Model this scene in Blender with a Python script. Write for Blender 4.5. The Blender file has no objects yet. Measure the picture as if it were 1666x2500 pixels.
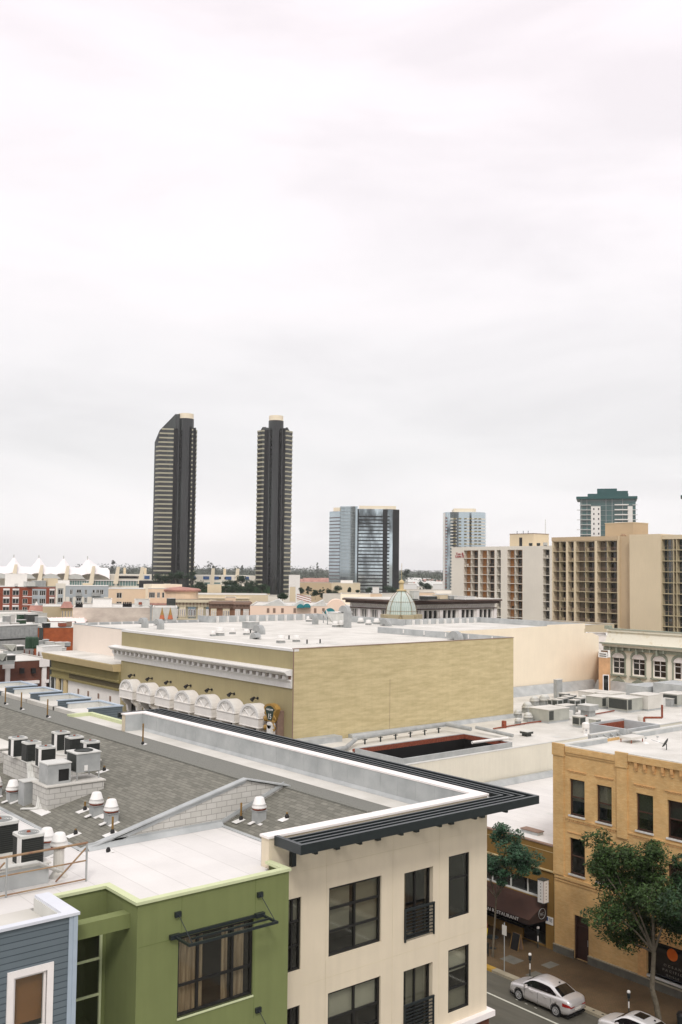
import bpy, bmesh, math, random
from mathutils import Vector, Matrix
random.seed(7)
sc = bpy.context.scene
R = math.radians
# ------------------------------------------------------------ camera
CAMZ = 25.0; FPX = 2415.0; PCX, PCY = 833.0, 1250.0
PITCH = math.atan(144/FPX); ROLL = .011; YAW = R(50.67)
FW = Vector((math.cos(YAW)*math.cos(PITCH), math.sin(YAW)*math.cos(PITCH), math.sin(PITCH)))
_r = Vector((math.sin(YAW), -math.cos(YAW), 0)); _u = _r.cross(FW)
RT = _r*math.cos(ROLL)+_u*math.sin(ROLL); UP = -_r*math.sin(ROLL)+_u*math.cos(ROLL)
cam = bpy.data.cameras.new('camera'); camo = bpy.data.objects.new('camera', cam)
sc.collection.objects.link(camo); sc.camera = camo
cam.sensor_fit = 'VERTICAL'; cam.sensor_height = 36.0; cam.lens = FPX/2500*36
cam.clip_start = .5; cam.clip_end = 20000
camo.matrix_world = Matrix(((RT.x, UP.x, -FW.x, 0), (RT.y, UP.y, -FW.y, 0), (RT.z, UP.z, -FW.z, CAMZ), (0, 0, 0, 1)))
# ------------------------------------------------------------ sky: overcast cloud layer over the sky texture
SUN_EL, SUN_AZ = R(46), R(232)      # azimuth measured from +X, the side behind the camera
w = bpy.data.worlds.new('World'); sc.world = w; w.use_nodes = True
nt = w.node_tree; nt.nodes.clear(); N = nt.nodes.new; L = nt.links.new
out = N('ShaderNodeOutputWorld'); bg = N('ShaderNodeBackground'); bg.inputs[1].default_value = .1
sky = N('ShaderNodeTexSky'); sky.sky_type = 'NISHITA'; sky.sun_disc = False
sky.sun_elevation = SUN_EL; sky.sun_rotation = R(90)-SUN_AZ
tc = N('ShaderNodeTexCoord'); mp = N('ShaderNodeMapping'); mp.inputs['Scale'].default_value = (1.5, 1.5, 5.5)
nz = N('ShaderNodeTexNoise'); nz.inputs['Scale'].default_value = 1.9; nz.inputs['Detail'].default_value = 7; nz.inputs['Roughness'].default_value = .52
nz.inputs['Distortion'].default_value = .35
cr = N('ShaderNodeValToRGB'); e = cr.color_ramp.elements
e[0].position = .32; e[0].color = (.88, .875, .878, 1); e[1].position = .66; e[1].color = (1.03, 1.015, 1.015, 1)
m = cr.color_ramp.elements.new(.5); m.color = (.975, .97, .97, 1)
sx = N('ShaderNodeSeparateXYZ'); gr = N('ShaderNodeValToRGB'); g = gr.color_ramp.elements
g[0].position = .0; g[0].color = (.86, .84, .85, 1); g[1].position = 1.0; g[1].color = (1.15, 1.12, 1.13, 1)
for ps_, c_ in ((.03, (.92, .90, .905)), (.065, (.885, .865, .87)), (.115, (.80, .79, .792)), (.22, (.845, .825, .832)), (.34, (.905, .865, .885)), (.5, (.945, .885, .915)), (.62, (1.0, .95, .975))):
    k = gr.color_ramp.elements.new(ps_); k.color = (*c_, 1)
mu = N('ShaderNodeMix'); mu.data_type = 'RGBA'; mu.blend_type = 'MULTIPLY'; mu.inputs[0].default_value = 1
sc10 = N('ShaderNodeMix'); sc10.data_type = 'RGBA'; sc10.blend_type = 'MULTIPLY'; sc10.inputs[0].default_value = 1; sc10.inputs[7].default_value = (10.7, 10.7, 10.7, 1)
mx = N('ShaderNodeMix'); mx.data_type = 'RGBA'; mx.inputs[0].default_value = .95
L(tc.outputs['Generated'], mp.inputs['Vector']); L(mp.outputs[0], nz.inputs['Vector']); L(nz.outputs['Fac'], cr.inputs[0])
L(tc.outputs['Generated'], sx.inputs[0]); L(sx.outputs[2], gr.inputs[0])
L(cr.outputs[0], mu.inputs[6]); L(gr.outputs[0], mu.inputs[7]); L(mu.outputs[2], sc10.inputs[6])
L(sky.outputs[0], mx.inputs[6]); L(sc10.outputs[2], mx.inputs[7]); L(mx.outputs[2], bg.inputs[0]); L(bg.outputs[0], out.inputs[0])
sl = bpy.data.lights.new('sun', 'SUN'); so = bpy.data.objects.new('sun', sl); sc.collection.objects.link(so)
sl.energy = 1.35; sl.angle = R(12); sl.color = (1, .955, .9)
sd = Vector((math.cos(SUN_AZ)*math.cos(SUN_EL), math.sin(SUN_AZ)*math.cos(SUN_EL), math.sin(SUN_EL)))
so.rotation_euler = sd.to_track_quat('Z', 'Y').to_euler()
sc.view_settings.view_transform = 'Standard'; sc.view_settings.look = 'None'
sc.view_settings.exposure = 0.18; sc.view_settings.gamma = 1.0
sc.cycles.volume_bounces = 0; sc.cycles.max_bounces = 6; sc.cycles.transparent_max_bounces = 8
# ------------------------------------------------------------ survey helpers: a sight line met with a real plane
def ray(px, py): return FW+RT*((px-PCX)/FPX)+UP*((PCY-py)/FPX)
O0 = Vector((0, 0, CAMZ))
def onz(px, py, z): d = ray(px, py); return O0+d*((z-CAMZ)/d.z)
def onx(px, py, x): d = ray(px, py); return O0+d*(x/d.x)
def ony(px, py, y): d = ray(px, py); return O0+d*(y/d.y)
def atd(px, py, D): return O0+ray(px, py)*D
# ------------------------------------------------------------ materials
def lin(c): return tuple((x/12.92 if x <= .04045 else ((x+.055)/1.055)**2.4) for x in c)
def rgb(h): return lin(tuple(int(h[i:i+2], 16)/255 for i in (0, 2, 4)))
def mat(name, col, rough=.8, var=.12, scale=1.5, bump=0, metal=0, spec=.5, detail=6, stretch=(1, 1, 1), tint=None, bscale=None, streak=0, ramp=(.28, .72)):
    """plain surface with soft colour variation; tint = second colour of the mottling"""
    if isinstance(col, str): col = rgb(col)
    mt = bpy.data.materials.new(name); mt.use_nodes = True; t = mt.node_tree; b = t.nodes['Principled BSDF']
    b.inputs['Roughness'].default_value = rough; b.inputs['Metallic'].default_value = metal
    b.inputs['Specular IOR Level'].default_value = spec
    n = t.nodes.new; l = t.links.new
    co = n('ShaderNodeTexCoord'); ma = n('ShaderNodeMapping'); ma.inputs['Scale'].default_value = stretch
    no = n('ShaderNodeTexNoise'); no.inputs['Scale'].default_value = scale; no.inputs['Detail'].default_value = detail; no.inputs['Roughness'].default_value = .6
    l(co.outputs['Object'], ma.inputs[0]); l(ma.outputs[0], no.inputs['Vector'])
    r = n('ShaderNodeValToRGB'); e = r.color_ramp.elements; e[0].position = ramp[0]; e[1].position = ramp[1]
    c2 = rgb(tint) if tint else tuple(c*(1-2*var) for c in col)
    e[0].color = (*c2, 1); e[1].color = (*[min(1, c*(1+var*.4)) for c in col], 1)
    l(no.outputs['Fac'], r.inputs[0]); last = r.outputs[0]
    if streak:      # rain streaks running down
        m2 = n('ShaderNodeMapping'); m2.inputs['Scale'].default_value = (3.5, 3.5, .22)
        n2 = n('ShaderNodeTexNoise'); n2.inputs['Scale'].default_value = 1.4; n2.inputs['Detail'].default_value = 4
        l(co.outputs['Object'], m2.inputs[0]); l(m2.outputs[0], n2.inputs['Vector'])
        mr = n('ShaderNodeMapRange'); mr.inputs[1].default_value = .4; mr.inputs[2].default_value = .75; mr.inputs[3].default_value = 1; mr.inputs[4].default_value = 1-streak
        l(n2.outputs['Fac'], mr.inputs[0])
        mm = n('ShaderNodeMix'); mm.data_type = 'RGBA'; mm.blend_type = 'MULTIPLY'; mm.inputs[0].default_value = 1
        l(last, mm.inputs[6]); l(mr.outputs[0], mm.inputs[7]); last = mm.outputs[2]
    l(last, b.inputs['Base Color'])
    if bump:
        bn = n('ShaderNodeTexNoise'); bn.inputs['Scale'].default_value = bscale or scale*8; bn.inputs['Detail'].default_value = 4
        l(co.outputs['Object'], bn.inputs['Vector'])
        bp = n('ShaderNodeBump'); bp.inputs['Strength'].default_value = bump; bp.inputs['Distance'].default_value = .02
        l(bn.outputs['Fac'], bp.inputs['Height']); l(bp.outputs[0], b.inputs['Normal'])
    return mt
def brickmat(name, c1, c2, mortar, bw, bh, mort=.02, mode='wall', rough=.85, bump=.3, noise=.25, offset=.5, nscale=.8, msm=.1, bias=0., sq=1.):
    """courses; mode wall: (x+y, z); roof: (y, x); floor: (x, y)"""
    mt = bpy.data.materials.new(name); mt.use_nodes = True; t = mt.node_tree; b = t.nodes['Principled BSDF']
    b.inputs['Roughness'].default_value = rough; b.inputs['Specular IOR Level'].default_value = .3
    n = t.nodes.new; l = t.links.new
    co = n('ShaderNodeTexCoord'); s = n('ShaderNodeSeparateXYZ'); c = n('ShaderNodeCombineXYZ'); l(co.outputs['Object'], s.inputs[0])
    if mode == 'wall':
        a = n('ShaderNodeMath'); a.operation = 'ADD'; l(s.outputs[0], a.inputs[0]); l(s.outputs[1], a.inputs[1]); l(a.outputs[0], c.inputs[0]); l(s.outputs[2], c.inputs[1])
    elif mode == 'roof': l(s.outputs[1], c.inputs[0]); l(s.outputs[0], c.inputs[1])
    else: l(s.outputs[0], c.inputs[0]); l(s.outputs[1], c.inputs[1])
    src = c.outputs[0]
    if bw > 50:
        vm = n('ShaderNodeVectorMath'); vm.operation = 'MULTIPLY'; vm.inputs[1].default_value = (.0005, 1, 1); l(src, vm.inputs[0])
        va = n('ShaderNodeVectorMath'); va.operation = 'ADD'; va.inputs[1].default_value = (.3, 0, 0); l(vm.outputs[0], va.inputs[0]); src = va.outputs[0]; bw = 1; offset = 0
    br = n('ShaderNodeTexBrick'); br.offset = offset; br.squash = 1
    br.inputs['Scale'].default_value = 1; br.inputs['Brick Width'].default_value = bw; br.inputs['Row Height'].default_value = bh
    br.inputs['Mortar Size'].default_value = mort; br.inputs['Mortar Smooth'].default_value = msm; br.inputs['Bias'].default_value = bias
    br.inputs['Color1'].default_value = (*rgb(c1), 1); br.inputs['Color2'].default_value = (*rgb(c2), 1); br.inputs['Mortar'].default_value = (*rgb(mortar), 1)
    l(src, br.inputs['Vector'])
    no = n('ShaderNodeTexNoise'); no.inputs['Scale'].default_value = nscale; no.inputs['Detail'].default_value = 8; no.inputs['Roughness'].default_value = .62
    l(co.outputs['Object'], no.inputs['Vector'])
    mr = n('ShaderNodeMapRange'); mr.inputs[1].default_value = .3; mr.inputs[2].default_value = .7; mr.inputs[3].default_value = 1-noise; mr.inputs[4].default_value = 1+noise*.35
    l(no.outputs['Fac'], mr.inputs[0])
    mm = n('ShaderNodeMix'); mm.data_type = 'RGBA'; mm.blend_type = 'MULTIPLY'; mm.inputs[0].default_value = 1
    l(br.outputs['Color'], mm.inputs[6]); l(mr.outputs[0], mm.inputs[7]); l(mm.outputs[2], b.inputs['Base Color'])
    if bump:
        bp = n('ShaderNodeBump'); bp.inputs['Strength'].default_value = bump; bp.inputs['Distance'].default_value = .01; bp.invert = True
        l(br.outputs['Fac'], bp.inputs['Height']); l(bp.outputs[0], b.inputs['Normal'])
    return mt
def glassmat(name, tr=.75, tint=(.75, .8, .78)):
    mt = bpy.data.materials.new(name); mt.use_nodes = True; t = mt.node_tree; t.nodes.clear(); n = t.nodes.new; l = t.links.new
    o = n('ShaderNodeOutputMaterial'); tp = n('ShaderNodeBsdfTransparent'); tp.inputs[0].default_value = (*[x*tr for x in tint], 1)
    gl = n('ShaderNodeBsdfGlossy'); gl.inputs['Roughness'].default_value = .03
    lw = n('ShaderNodeLayerWeight'); lw.inputs[0].default_value = .5; pw = n('ShaderNodeMath'); pw.operation = 'POWER'; pw.inputs[1].default_value = 4; l(lw.outputs['Facing'], pw.inputs[0])
    fr = n('ShaderNodeMapRange'); fr.inputs[3].default_value = .10; fr.inputs[4].default_value = .8; l(pw.outputs[0], fr.inputs[0])
    mx = n('ShaderNodeMixShader'); l(fr.outputs[0], mx.inputs[0]); l(tp.outputs[0], mx.inputs[1]); l(gl.outputs[0], mx.inputs[2]); l(mx.outputs[0], o.inputs[0])
    return mt
M = {}
M['cream'] = mat('cream_stucco', 'dccfb7', .9, .035, .7, .15, bscale=60, streak=.05)
M['green'] = mat('green_stucco', '788150', .9, .07, .55, .15, bscale=60, streak=.08)
M['greentrim'] = mat('pale_green_trim', 'c9d0a6', .8, .05, 2)
M['whitetrim'] = mat('white_trim', 'f0eae6', .7, .04, 2)
M['membrane'] = brickmat('membrane', 'dcd9d5', 'd7d4d0', 'c2bfba', 900, 1.02, .012, 'roof', .7, .1, .10, .5, .5)
M['membrane2'] = mat('white_roof_coating', 'dad7d0', .75, .07, .3, .05, tint='bab7ae', detail=10)
M['flash'] = mat('grey_flashing', 'b6b9b8', .6, .10, .9, .05, tint='9a9e9e')
M['shingle'] = brickmat('asphalt_shingle', '817f75', '6b6a61', '605f57', .36, .145, .010, 'roof', .95, .5, .13, .5, 2.5, bias=-.1)
M['ridgecap'] = mat('shingle_ridge', '7f7f77', .95, .3, 22, .4, tint='5f5f58')
M['block'] = brickmat('white_block', 'c2c0ba', 'b9b7b0', '989690', .42, .2, .012, 'wall', .85, .3, .12)
M['blue'] = brickmat('blue_clapboard', '69747a', '657076', '464f56', 900, .155, .012, 'wall', .7, .5, .08)
M['bluetrim'] = mat('pale_blue_trim', 'a9b6c2', .7, .05, 2)
M['whiteblue'] = mat('white_blue_coping', 'd3d6dd', .7, .03, 2)
M['dark'] = mat('dark_steel', '2f3638', .32, .1, 3, metal=.3)
M['frame'] = mat('window_frame_black', '1b1a18', .5, .05, 3)
M['glass'] = glassmat('clear_glass', .95, (.93,.95,.93))
M['glassd'] = mat('dark_glass', '14171a', .06, .2, .4, spec=.8, detail=2)
M['glassb'] = mat('blue_glass', '2b3a40', .05, .4, .05, spec=1, detail=2)
M['curtain'] = mat('curtain', 'c4ab8c', .9, .2, 4, stretch=(3, 3, .2), tint='6d5540')
M['blind'] = mat('window_blind', '8f8876', .9, .08, 1.2)
M['blindl'] = mat('pale_blind', 'bdb6a4', .9, .05, 2)
M['room'] = mat('room_dark', '2c2722', .9, .2, 1)
M['tan'] = mat('tan_stucco', 'a69a74', .9, .06, .4, .1, streak=.06)
M['tanside'] = mat('painted_brick_tan', 'c7b88f', .92, .1, 1.3, .25, detail=12, stretch=(.5, .5, 3.0), tint='ab9d74', bscale=10, ramp=(.2, .64), streak=.05)
M['pink'] = mat('peach_render', 'f1e4cc', .9, .03, .4, .05, streak=.03)
M['pinkl'] = mat('pale_pink_render', 'eaddd0', .9, .03, .4, .05, streak=.03)
M['whitep'] = mat('white_plaster', 'e6e2dc', .8, .04, 1.2)
M['dentil'] = mat('dentil_brown', '8d7566', .9, .1, 3)
M['olive'] = mat('olive_cornice', '877c50', .9, .06, 1)
M['olivel'] = mat('cornice_top', 'cbb78a', .8, .06, 1)
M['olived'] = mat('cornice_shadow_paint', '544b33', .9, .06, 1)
M['orange'] = brickmat('orange_brick', 'dfbb82', 'd5ab70', 'd0ae7b', .24, .075, .008, 'wall', .9, .3, .22, .5, .7)
M['orangetrim'] = mat('orange_brick_trim', 'd8a970', .9, .14, 5)
M['redbrick'] = brickmat('red_brick', 'a14b2e', '8a3f28', '7d4b3a', .24, .08, .01, 'wall', .9, .2, .2)
M['orangewall'] = mat('rust_brick', 'a8582f', .9, .2, 1.0, tint='8c4420')
M['brown'] = mat('brown_wall', '54352b', .9, .15, 1.0, tint='6b3f2e')
M['ochre'] = mat('ochre_wall', '8a6a32', .9, .08, .6)
M['awning'] = mat('brown_awning', '43291d', .85, .12, 1)
M['black'] = mat('black_and_shade', '0d0c0b', .6, .1, 2)  # black parts, and the painted dark of shafts and openings
M['asphalt'] = mat('asphalt', '625f54', .9, .16, .5, .3, detail=10, bscale=60, tint='4b493f', stretch=(2.2, .35, 1))
M['paint'] = mat('road_paint', 'cfcfc0', .7, .1, 4)
M['yellow'] = mat('yellow_curb_paint', 'b89237', .8, .15, 4)
M['concrete'] = mat('concrete', 'a39a84', .9, .12, 1.0, .1)
M['paver'] = brickmat('brick_paving', '67523a', '5f4f38', '54452f', .2, .1, .008, 'floor', .9, .2, .35, .5, .35)
M['stone'] = mat('stone_base', '6c6a60', .9, .15, 2, .2)
M['beige'] = mat('beige_concrete', 'd6c6a8', .9, .04, .1, streak=.05)
M['beigew'] = mat('off_white_concrete', 'e2dccf', .9, .04, .1, streak=.04)
M['beiged'] = mat('tan_and_shaded_concrete', 'c0aa8a', .9, .05, .2)  # tan concrete, also the painted shade of the hotel's recessed wall
M['hotelor'] = mat('balcony_orange', 'b57c45', .9, .1, .3)
M['hotelbr'] = mat('balcony_brown', '6f6452', .9, .1, .3)
M['slabtan'] = mat('balcony_slab_tan', 'b5a888', .9, .05, .3)
M['white'] = mat('white_metal', 'e6e4e0', .5, .05, 3)
M['grey'] = mat('grey_metal', 'a6a8a6', .55, .10, 1.5, tint='8c8f8e')
M['greyl'] = mat('light_grey_metal', 'cfcfc9', .55, .08, 1.5)
M['greyd'] = mat('dark_coil', '3c403c', .7, .2, 12)
M['coil'] = brickmat('condenser_louvre', '262826', '1e201f', '3c3f3c', 900, .05, .006, 'wall', .6, .3, .1)
M['rust'] = mat('rust', '8e4a32', .9, .3, 6, tint='6b3424')
M['rustpipe'] = mat('rusty_pipe', '9a8664', .8, .3, 4, tint='7d5846')
M['pipebr'] = mat('brown_pipe', '8a6a35', .8, .2, 4)
M['leaf'] = mat('leaf_green', (.046, .09, .018), .6, .45, 1.6, tint='14260d', spec=.3)
M['leaf2'] = mat('leaf_dark', (.03, .075, .028), .6, .5, 1.5, tint='101f10', spec=.3)
M['leafb'] = mat('leaf_bluish', (.045, .11, .055), .6, .5, 1.5, tint='152b1c', spec=.3)
M['farleaf'] = mat('far_foliage', (.085, .11, .075), .8, .4, .01, tint='263022', spec=.1)
M['bark'] = mat('bark', '736b5b', .9, .25, 5, .4)
M['car'] = mat('silver_paint', 'd6d3d2', .3, .02, 3, metal=.5)
M['car2'] = mat('pale_silver_paint', 'e4e2e0', .3, .02, 3, metal=.4)
M['tyre'] = mat('tyre_rubber', '151515', .85, .1, 5)
M['rim'] = mat('alloy_rim', 'c6c6c6', .3, .05, 5, metal=.6)
M['redlens'] = mat('tail_lens', '96201c', .25, .1, 5)
M['orangesign'] = mat('orange_disc', 'e06a14', .6, .05, 3)
M['signgreen'] = mat('sign_green', '22382e', .6, .1, 3)
M['gold'] = mat('gold_paint', 'a9843f', .5, .15, 6)
M['teal'] = mat('teal_canvas', '1f7f86', .7, .1, 2)
M['tealm'] = mat('teal_metal', '1b5150', .35, .1, .3)
M['band'] = mat('tan_spandrel', 'aaa58f', .8, .04, .05)
M['towglass'] = mat('bronze_glass', '2c312f', .10, .35, .05, spec=.75, detail=4, tint='070908', ramp=(.4, .62), stretch=(1.5, 1.5, .25))  # dark mottling painted in place of uneven reflections
M['towglassd'] = mat('black_glass', '08090a', .35, .2, .05, spec=.25)
M['hyglass'] = mat('mirror_glass', 'bccad0', .05, .10, .03, metal=.9, detail=3)
M['hyglassd'] = mat('mirror_glass_dark', 'c6d4da', .06, .2, .045, metal=.9, detail=5, tint='1f272b', ramp=(.36, .54), stretch=(1, 1, .45))  # dark patches in the colour imitate broken reflections
M['tentfab'] = mat('tent_fabric', 'f6f0f0', .9, .02, .05)
M['domeglass'] = mat('dome_panel', 'b3c4bb', .35, .08, 1)
M['copper'] = mat('cornice_brown', '5d4a42', .8, .1, 1)
M['blueaw'] = mat('blue_panel', '1c4f86', .6, .1, .1)
M['redtile'] = mat('red_tile', 'b58578', .9, .2, .4)
M['ribbrown'] = mat('rib_brown', '8f7a5c', .8, .05, 1)
M['unit'] = mat('unit_grey', 'acada3', .6, .12, .8, tint='92938b')
M['vcream'] = mat('victorian_cream', 'd3c9ae', .85, .06, 1)
M['paleblue'] = mat('pale_grey_blue', 'aab1b5', .8, .06, .5)
M['baytrim'] = mat('pale_cream_green', 'd6d9bd', .8, .05, 2)
M['ground'] = mat('ground_far', '77786b', .95, .25, .01)
M['yel'] = mat('bright_yellow', 'd8c22a', .7, .05, 3)
M['redsign'] = mat('red_letters', 'a8202a', .7, .05, 3)
M['bluesign'] = mat('blue_mark', '2a4f86', .7, .05, 3)
M['rustframe'] = mat('brown_sash', '4a3022', .7, .1, 3)
M['faint'] = mat('faint_lettering', '8f8b80', .7, .05)
M['awn2'] = mat('awning_valance', '2e1d15', .85, .1, 1)
M['creamw'] = mat('off_white_side_wall', 'dcd8c8', .9, .05, .4, streak=.05)
# ------------------------------------------------------------ mesh builder
class MB:
    def __init__(s, off=(0, 0, 0)): s.v = []; s.f = []; s.mi = []; s.o = Vector(off); s.cur = 0; s.sm = False
    def vert(s, p): s.v.append((p[0], p[1], p[2])); return len(s.v)-1
    def poly(s, pts): i = [s.vert(p) for p in pts]; s.f.append(i); s.mi.append(s.cur); return s
    def hexa(s, p):   # 8 corners: bottom 4, top 4
        i = [s.vert(q) for q in p]
        for f in ((0, 3, 2, 1), (4, 5, 6, 7), (0, 1, 5, 4), (1, 2, 6, 5), (2, 3, 7, 6), (3, 0, 4, 7)): s.f.append([i[k] for k in f]); s.mi.append(s.cur)
        return s
    def box(s, x0, x1, y0, y1, z0, z1): return s.hexa([(x0, y0, z0), (x1, y0, z0), (x1, y1, z0), (x0, y1, z0), (x0, y0, z1), (x1, y0, z1), (x1, y1, z1), (x0, y1, z1)])
    def cbox(s, c, d, rz=0):
        cx, cy, cz = c; a, b, h = d[0]/2, d[1]/2, d[2]/2; C, S = math.cos(rz), math.sin(rz)
        return s.hexa([(cx+x*C-y*S, cy+x*S+y*C, cz+z) for z in (-h, h) for x, y in ((-a, -b), (a, -b), (a, b), (-a, b))])
    def fbox(s, F, u0, u1, z0, z1, d0, d1):
        return s.hexa([F.P(u, z, d) for z in (z0, z1) for u, d in ((u0, d1), (u1, d1), (u1, d0), (u0, d0))])
    def prism(s, pts, z0, z1):      # pts 2D loop
        n = len(pts); a = [s.vert((x, y, z0)) for x, y in pts]; b = [s.vert((x, y, z1)) for x, y in pts]
        s.f += [a[::-1], b]; s.mi += [s.cur]*2
        for i in range(n): j = (i+1) % n; s.f.append([a[i], a[j], b[j], b[i]]); s.mi.append(s.cur)
        return s
    def ext(s, pts, vec):           # 3D loop extruded
        v = Vector(vec); a = [s.vert(p) for p in pts]; b = [s.vert(Vector(p)+v) for p in pts]; n = len(pts)
        s.f += [a[::-1], b]; s.mi += [s.cur]*2
        for i in range(n): j = (i+1) % n; s.f.append([a[i], a[j], b[j], b[i]]); s.mi.append(s.cur)
        return s
    def cyl(s, p0, p1, r0, r1=None, n=12, cap=True):
        r1 = r0 if r1 is None else r1; p0, p1 = Vector(p0), Vector(p1); d = (p1-p0)
        if d.length < 1e-6: return s
        q = d.to_track_quat('Z', 'Y'); a = []; b = []
        for i in range(n):
            t = 2*math.pi*i/n; e = q @ Vector((math.cos(t), math.sin(t), 0)); a.append(s.vert(p0+e*r0)); b.append(s.vert(p1+e*r1))
        for i in range(n): j = (i+1) % n; s.f.append([a[i], a[j], b[j], b[i]]); s.mi.append(s.cur)
        if cap: s.f += [a[::-1], b]; s.mi += [s.cur]*2
        return s
    def tube(s, pts, r, n=8):
        for i in range(len(pts)-1):
            ra = r[i] if isinstance(r, (list, tuple)) else r; rb = r[i+1] if isinstance(r, (list, tuple)) else r
            s.cyl(pts[i], pts[i+1], ra, rb, n)
        return s
    def lathe(s, c, prof, n=20, cap=True):
        rings = []
        for r, z in prof: rings.append([s.vert((c[0]+r*math.cos(2*math.pi*i/n), c[1]+r*math.sin(2*math.pi*i/n), c[2]+z)) for i in range(n)])
        for a, b in zip(rings, rings[1:]):
            for i in range(n): j = (i+1) % n; s.f.append([a[i], a[j], b[j], b[i]]); s.mi.append(s.cur)
        if cap: s.f += [rings[0][::-1], rings[-1]]; s.mi += [s.cur]*2
        return s
    def build(s, name, mats, parent=None, smooth=False, world=True):
        """world: coordinates are world ones; they are made local to the parent's place"""
        if not isinstance(mats, (list, tuple)): mats = [mats]
        off = Vector((0, 0, 0))
        if parent is not None and world:
            p = parent
            while p is not None: off += p.location; p = p.parent
        me = bpy.data.meshes.new(name); me.from_pydata([(v[0]-off.x, v[1]-off.y, v[2]-off.z) for v in s.v], [], s.f)
        for m_ in mats: me.materials.append(M[m_] if isinstance(m_, str) else m_)
        if len(mats) > 1: me.polygons.foreach_set('material_index', s.mi)
        bm = bmesh.new(); bm.from_mesh(me); bmesh.ops.recalc_face_normals(bm, faces=bm.faces) if len(s.f) < 60000 and not getattr(s, 'norecalc', False) else None
        bm.to_mesh(me); bm.free()
        if smooth: me.polygons.foreach_set('use_smooth', [True]*len(me.polygons))
        me.update(); o = bpy.data.objects.new(name, me); sc.collection.objects.link(o); o.parent = parent
        return o
class Face:
    def __init__(s, o, u, n): s.o = Vector(o); s.u = Vector((*u, 0)); s.n = Vector((*n, 0))
    def P(s, u, z, d=0): return s.o+s.u*u+s.n*d+Vector((0, 0, z))
def FY(y): return Face((0, y, 0), (1, 0), (0, -1))      # wall facing -Y, u = x
def FX(x): return Face((x, 0, 0), (0, 1), (-1, 0))      # wall facing -X, u = y
def facade(mb, F, u0, u1, z0, z1, holes, depth=.2, outline=None):
    us = sorted({u0, u1, *[h[0] for h in holes], *[h[1] for h in holes]}); zs = sorted({z0, z1, *[h[2] for h in holes], *[h[3] for h in holes]})
    us = [u for u in us if u0 <= u <= u1]; zs = [z for z in zs if z0 <= z <= z1]
    for a, b in zip(us, us[1:]):
        for c, d in zip(zs, zs[1:]):
            mu_, mz = (a+b)/2, (c+d)/2
            if any(h[0] < mu_ < h[1] and h[2] < mz < h[3] for h in holes): continue
            mb.poly([F.P(a, c), F.P(b, c), F.P(b, d), F.P(a, d)])
    for h in holes:
        a, b, c, d = h[:4]
        for p, q in (((a, c), (b, c)), ((b, c), (b, d)), ((b, d), (a, d)), ((a, d), (a, c))):
            mb.poly([F.P(*p), F.P(*q), F.P(*q, -depth), F.P(*p, -depth)])
def shell(mb, x0, x1, y0, y1, z0, z1, skip=()):
    q = {'-y': [(x0, y0), (x1, y0)], '+x': [(x1, y0), (x1, y1)], '+y': [(x1, y1), (x0, y1)], '-x': [(x0, y1), (x0, y0)]}
    for kk, ((a, b), (c, d)) in q.items():
        if kk not in skip: mb.poly([(a, b, z0), (c, d, z0), (c, d, z1), (a, b, z1)])
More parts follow.
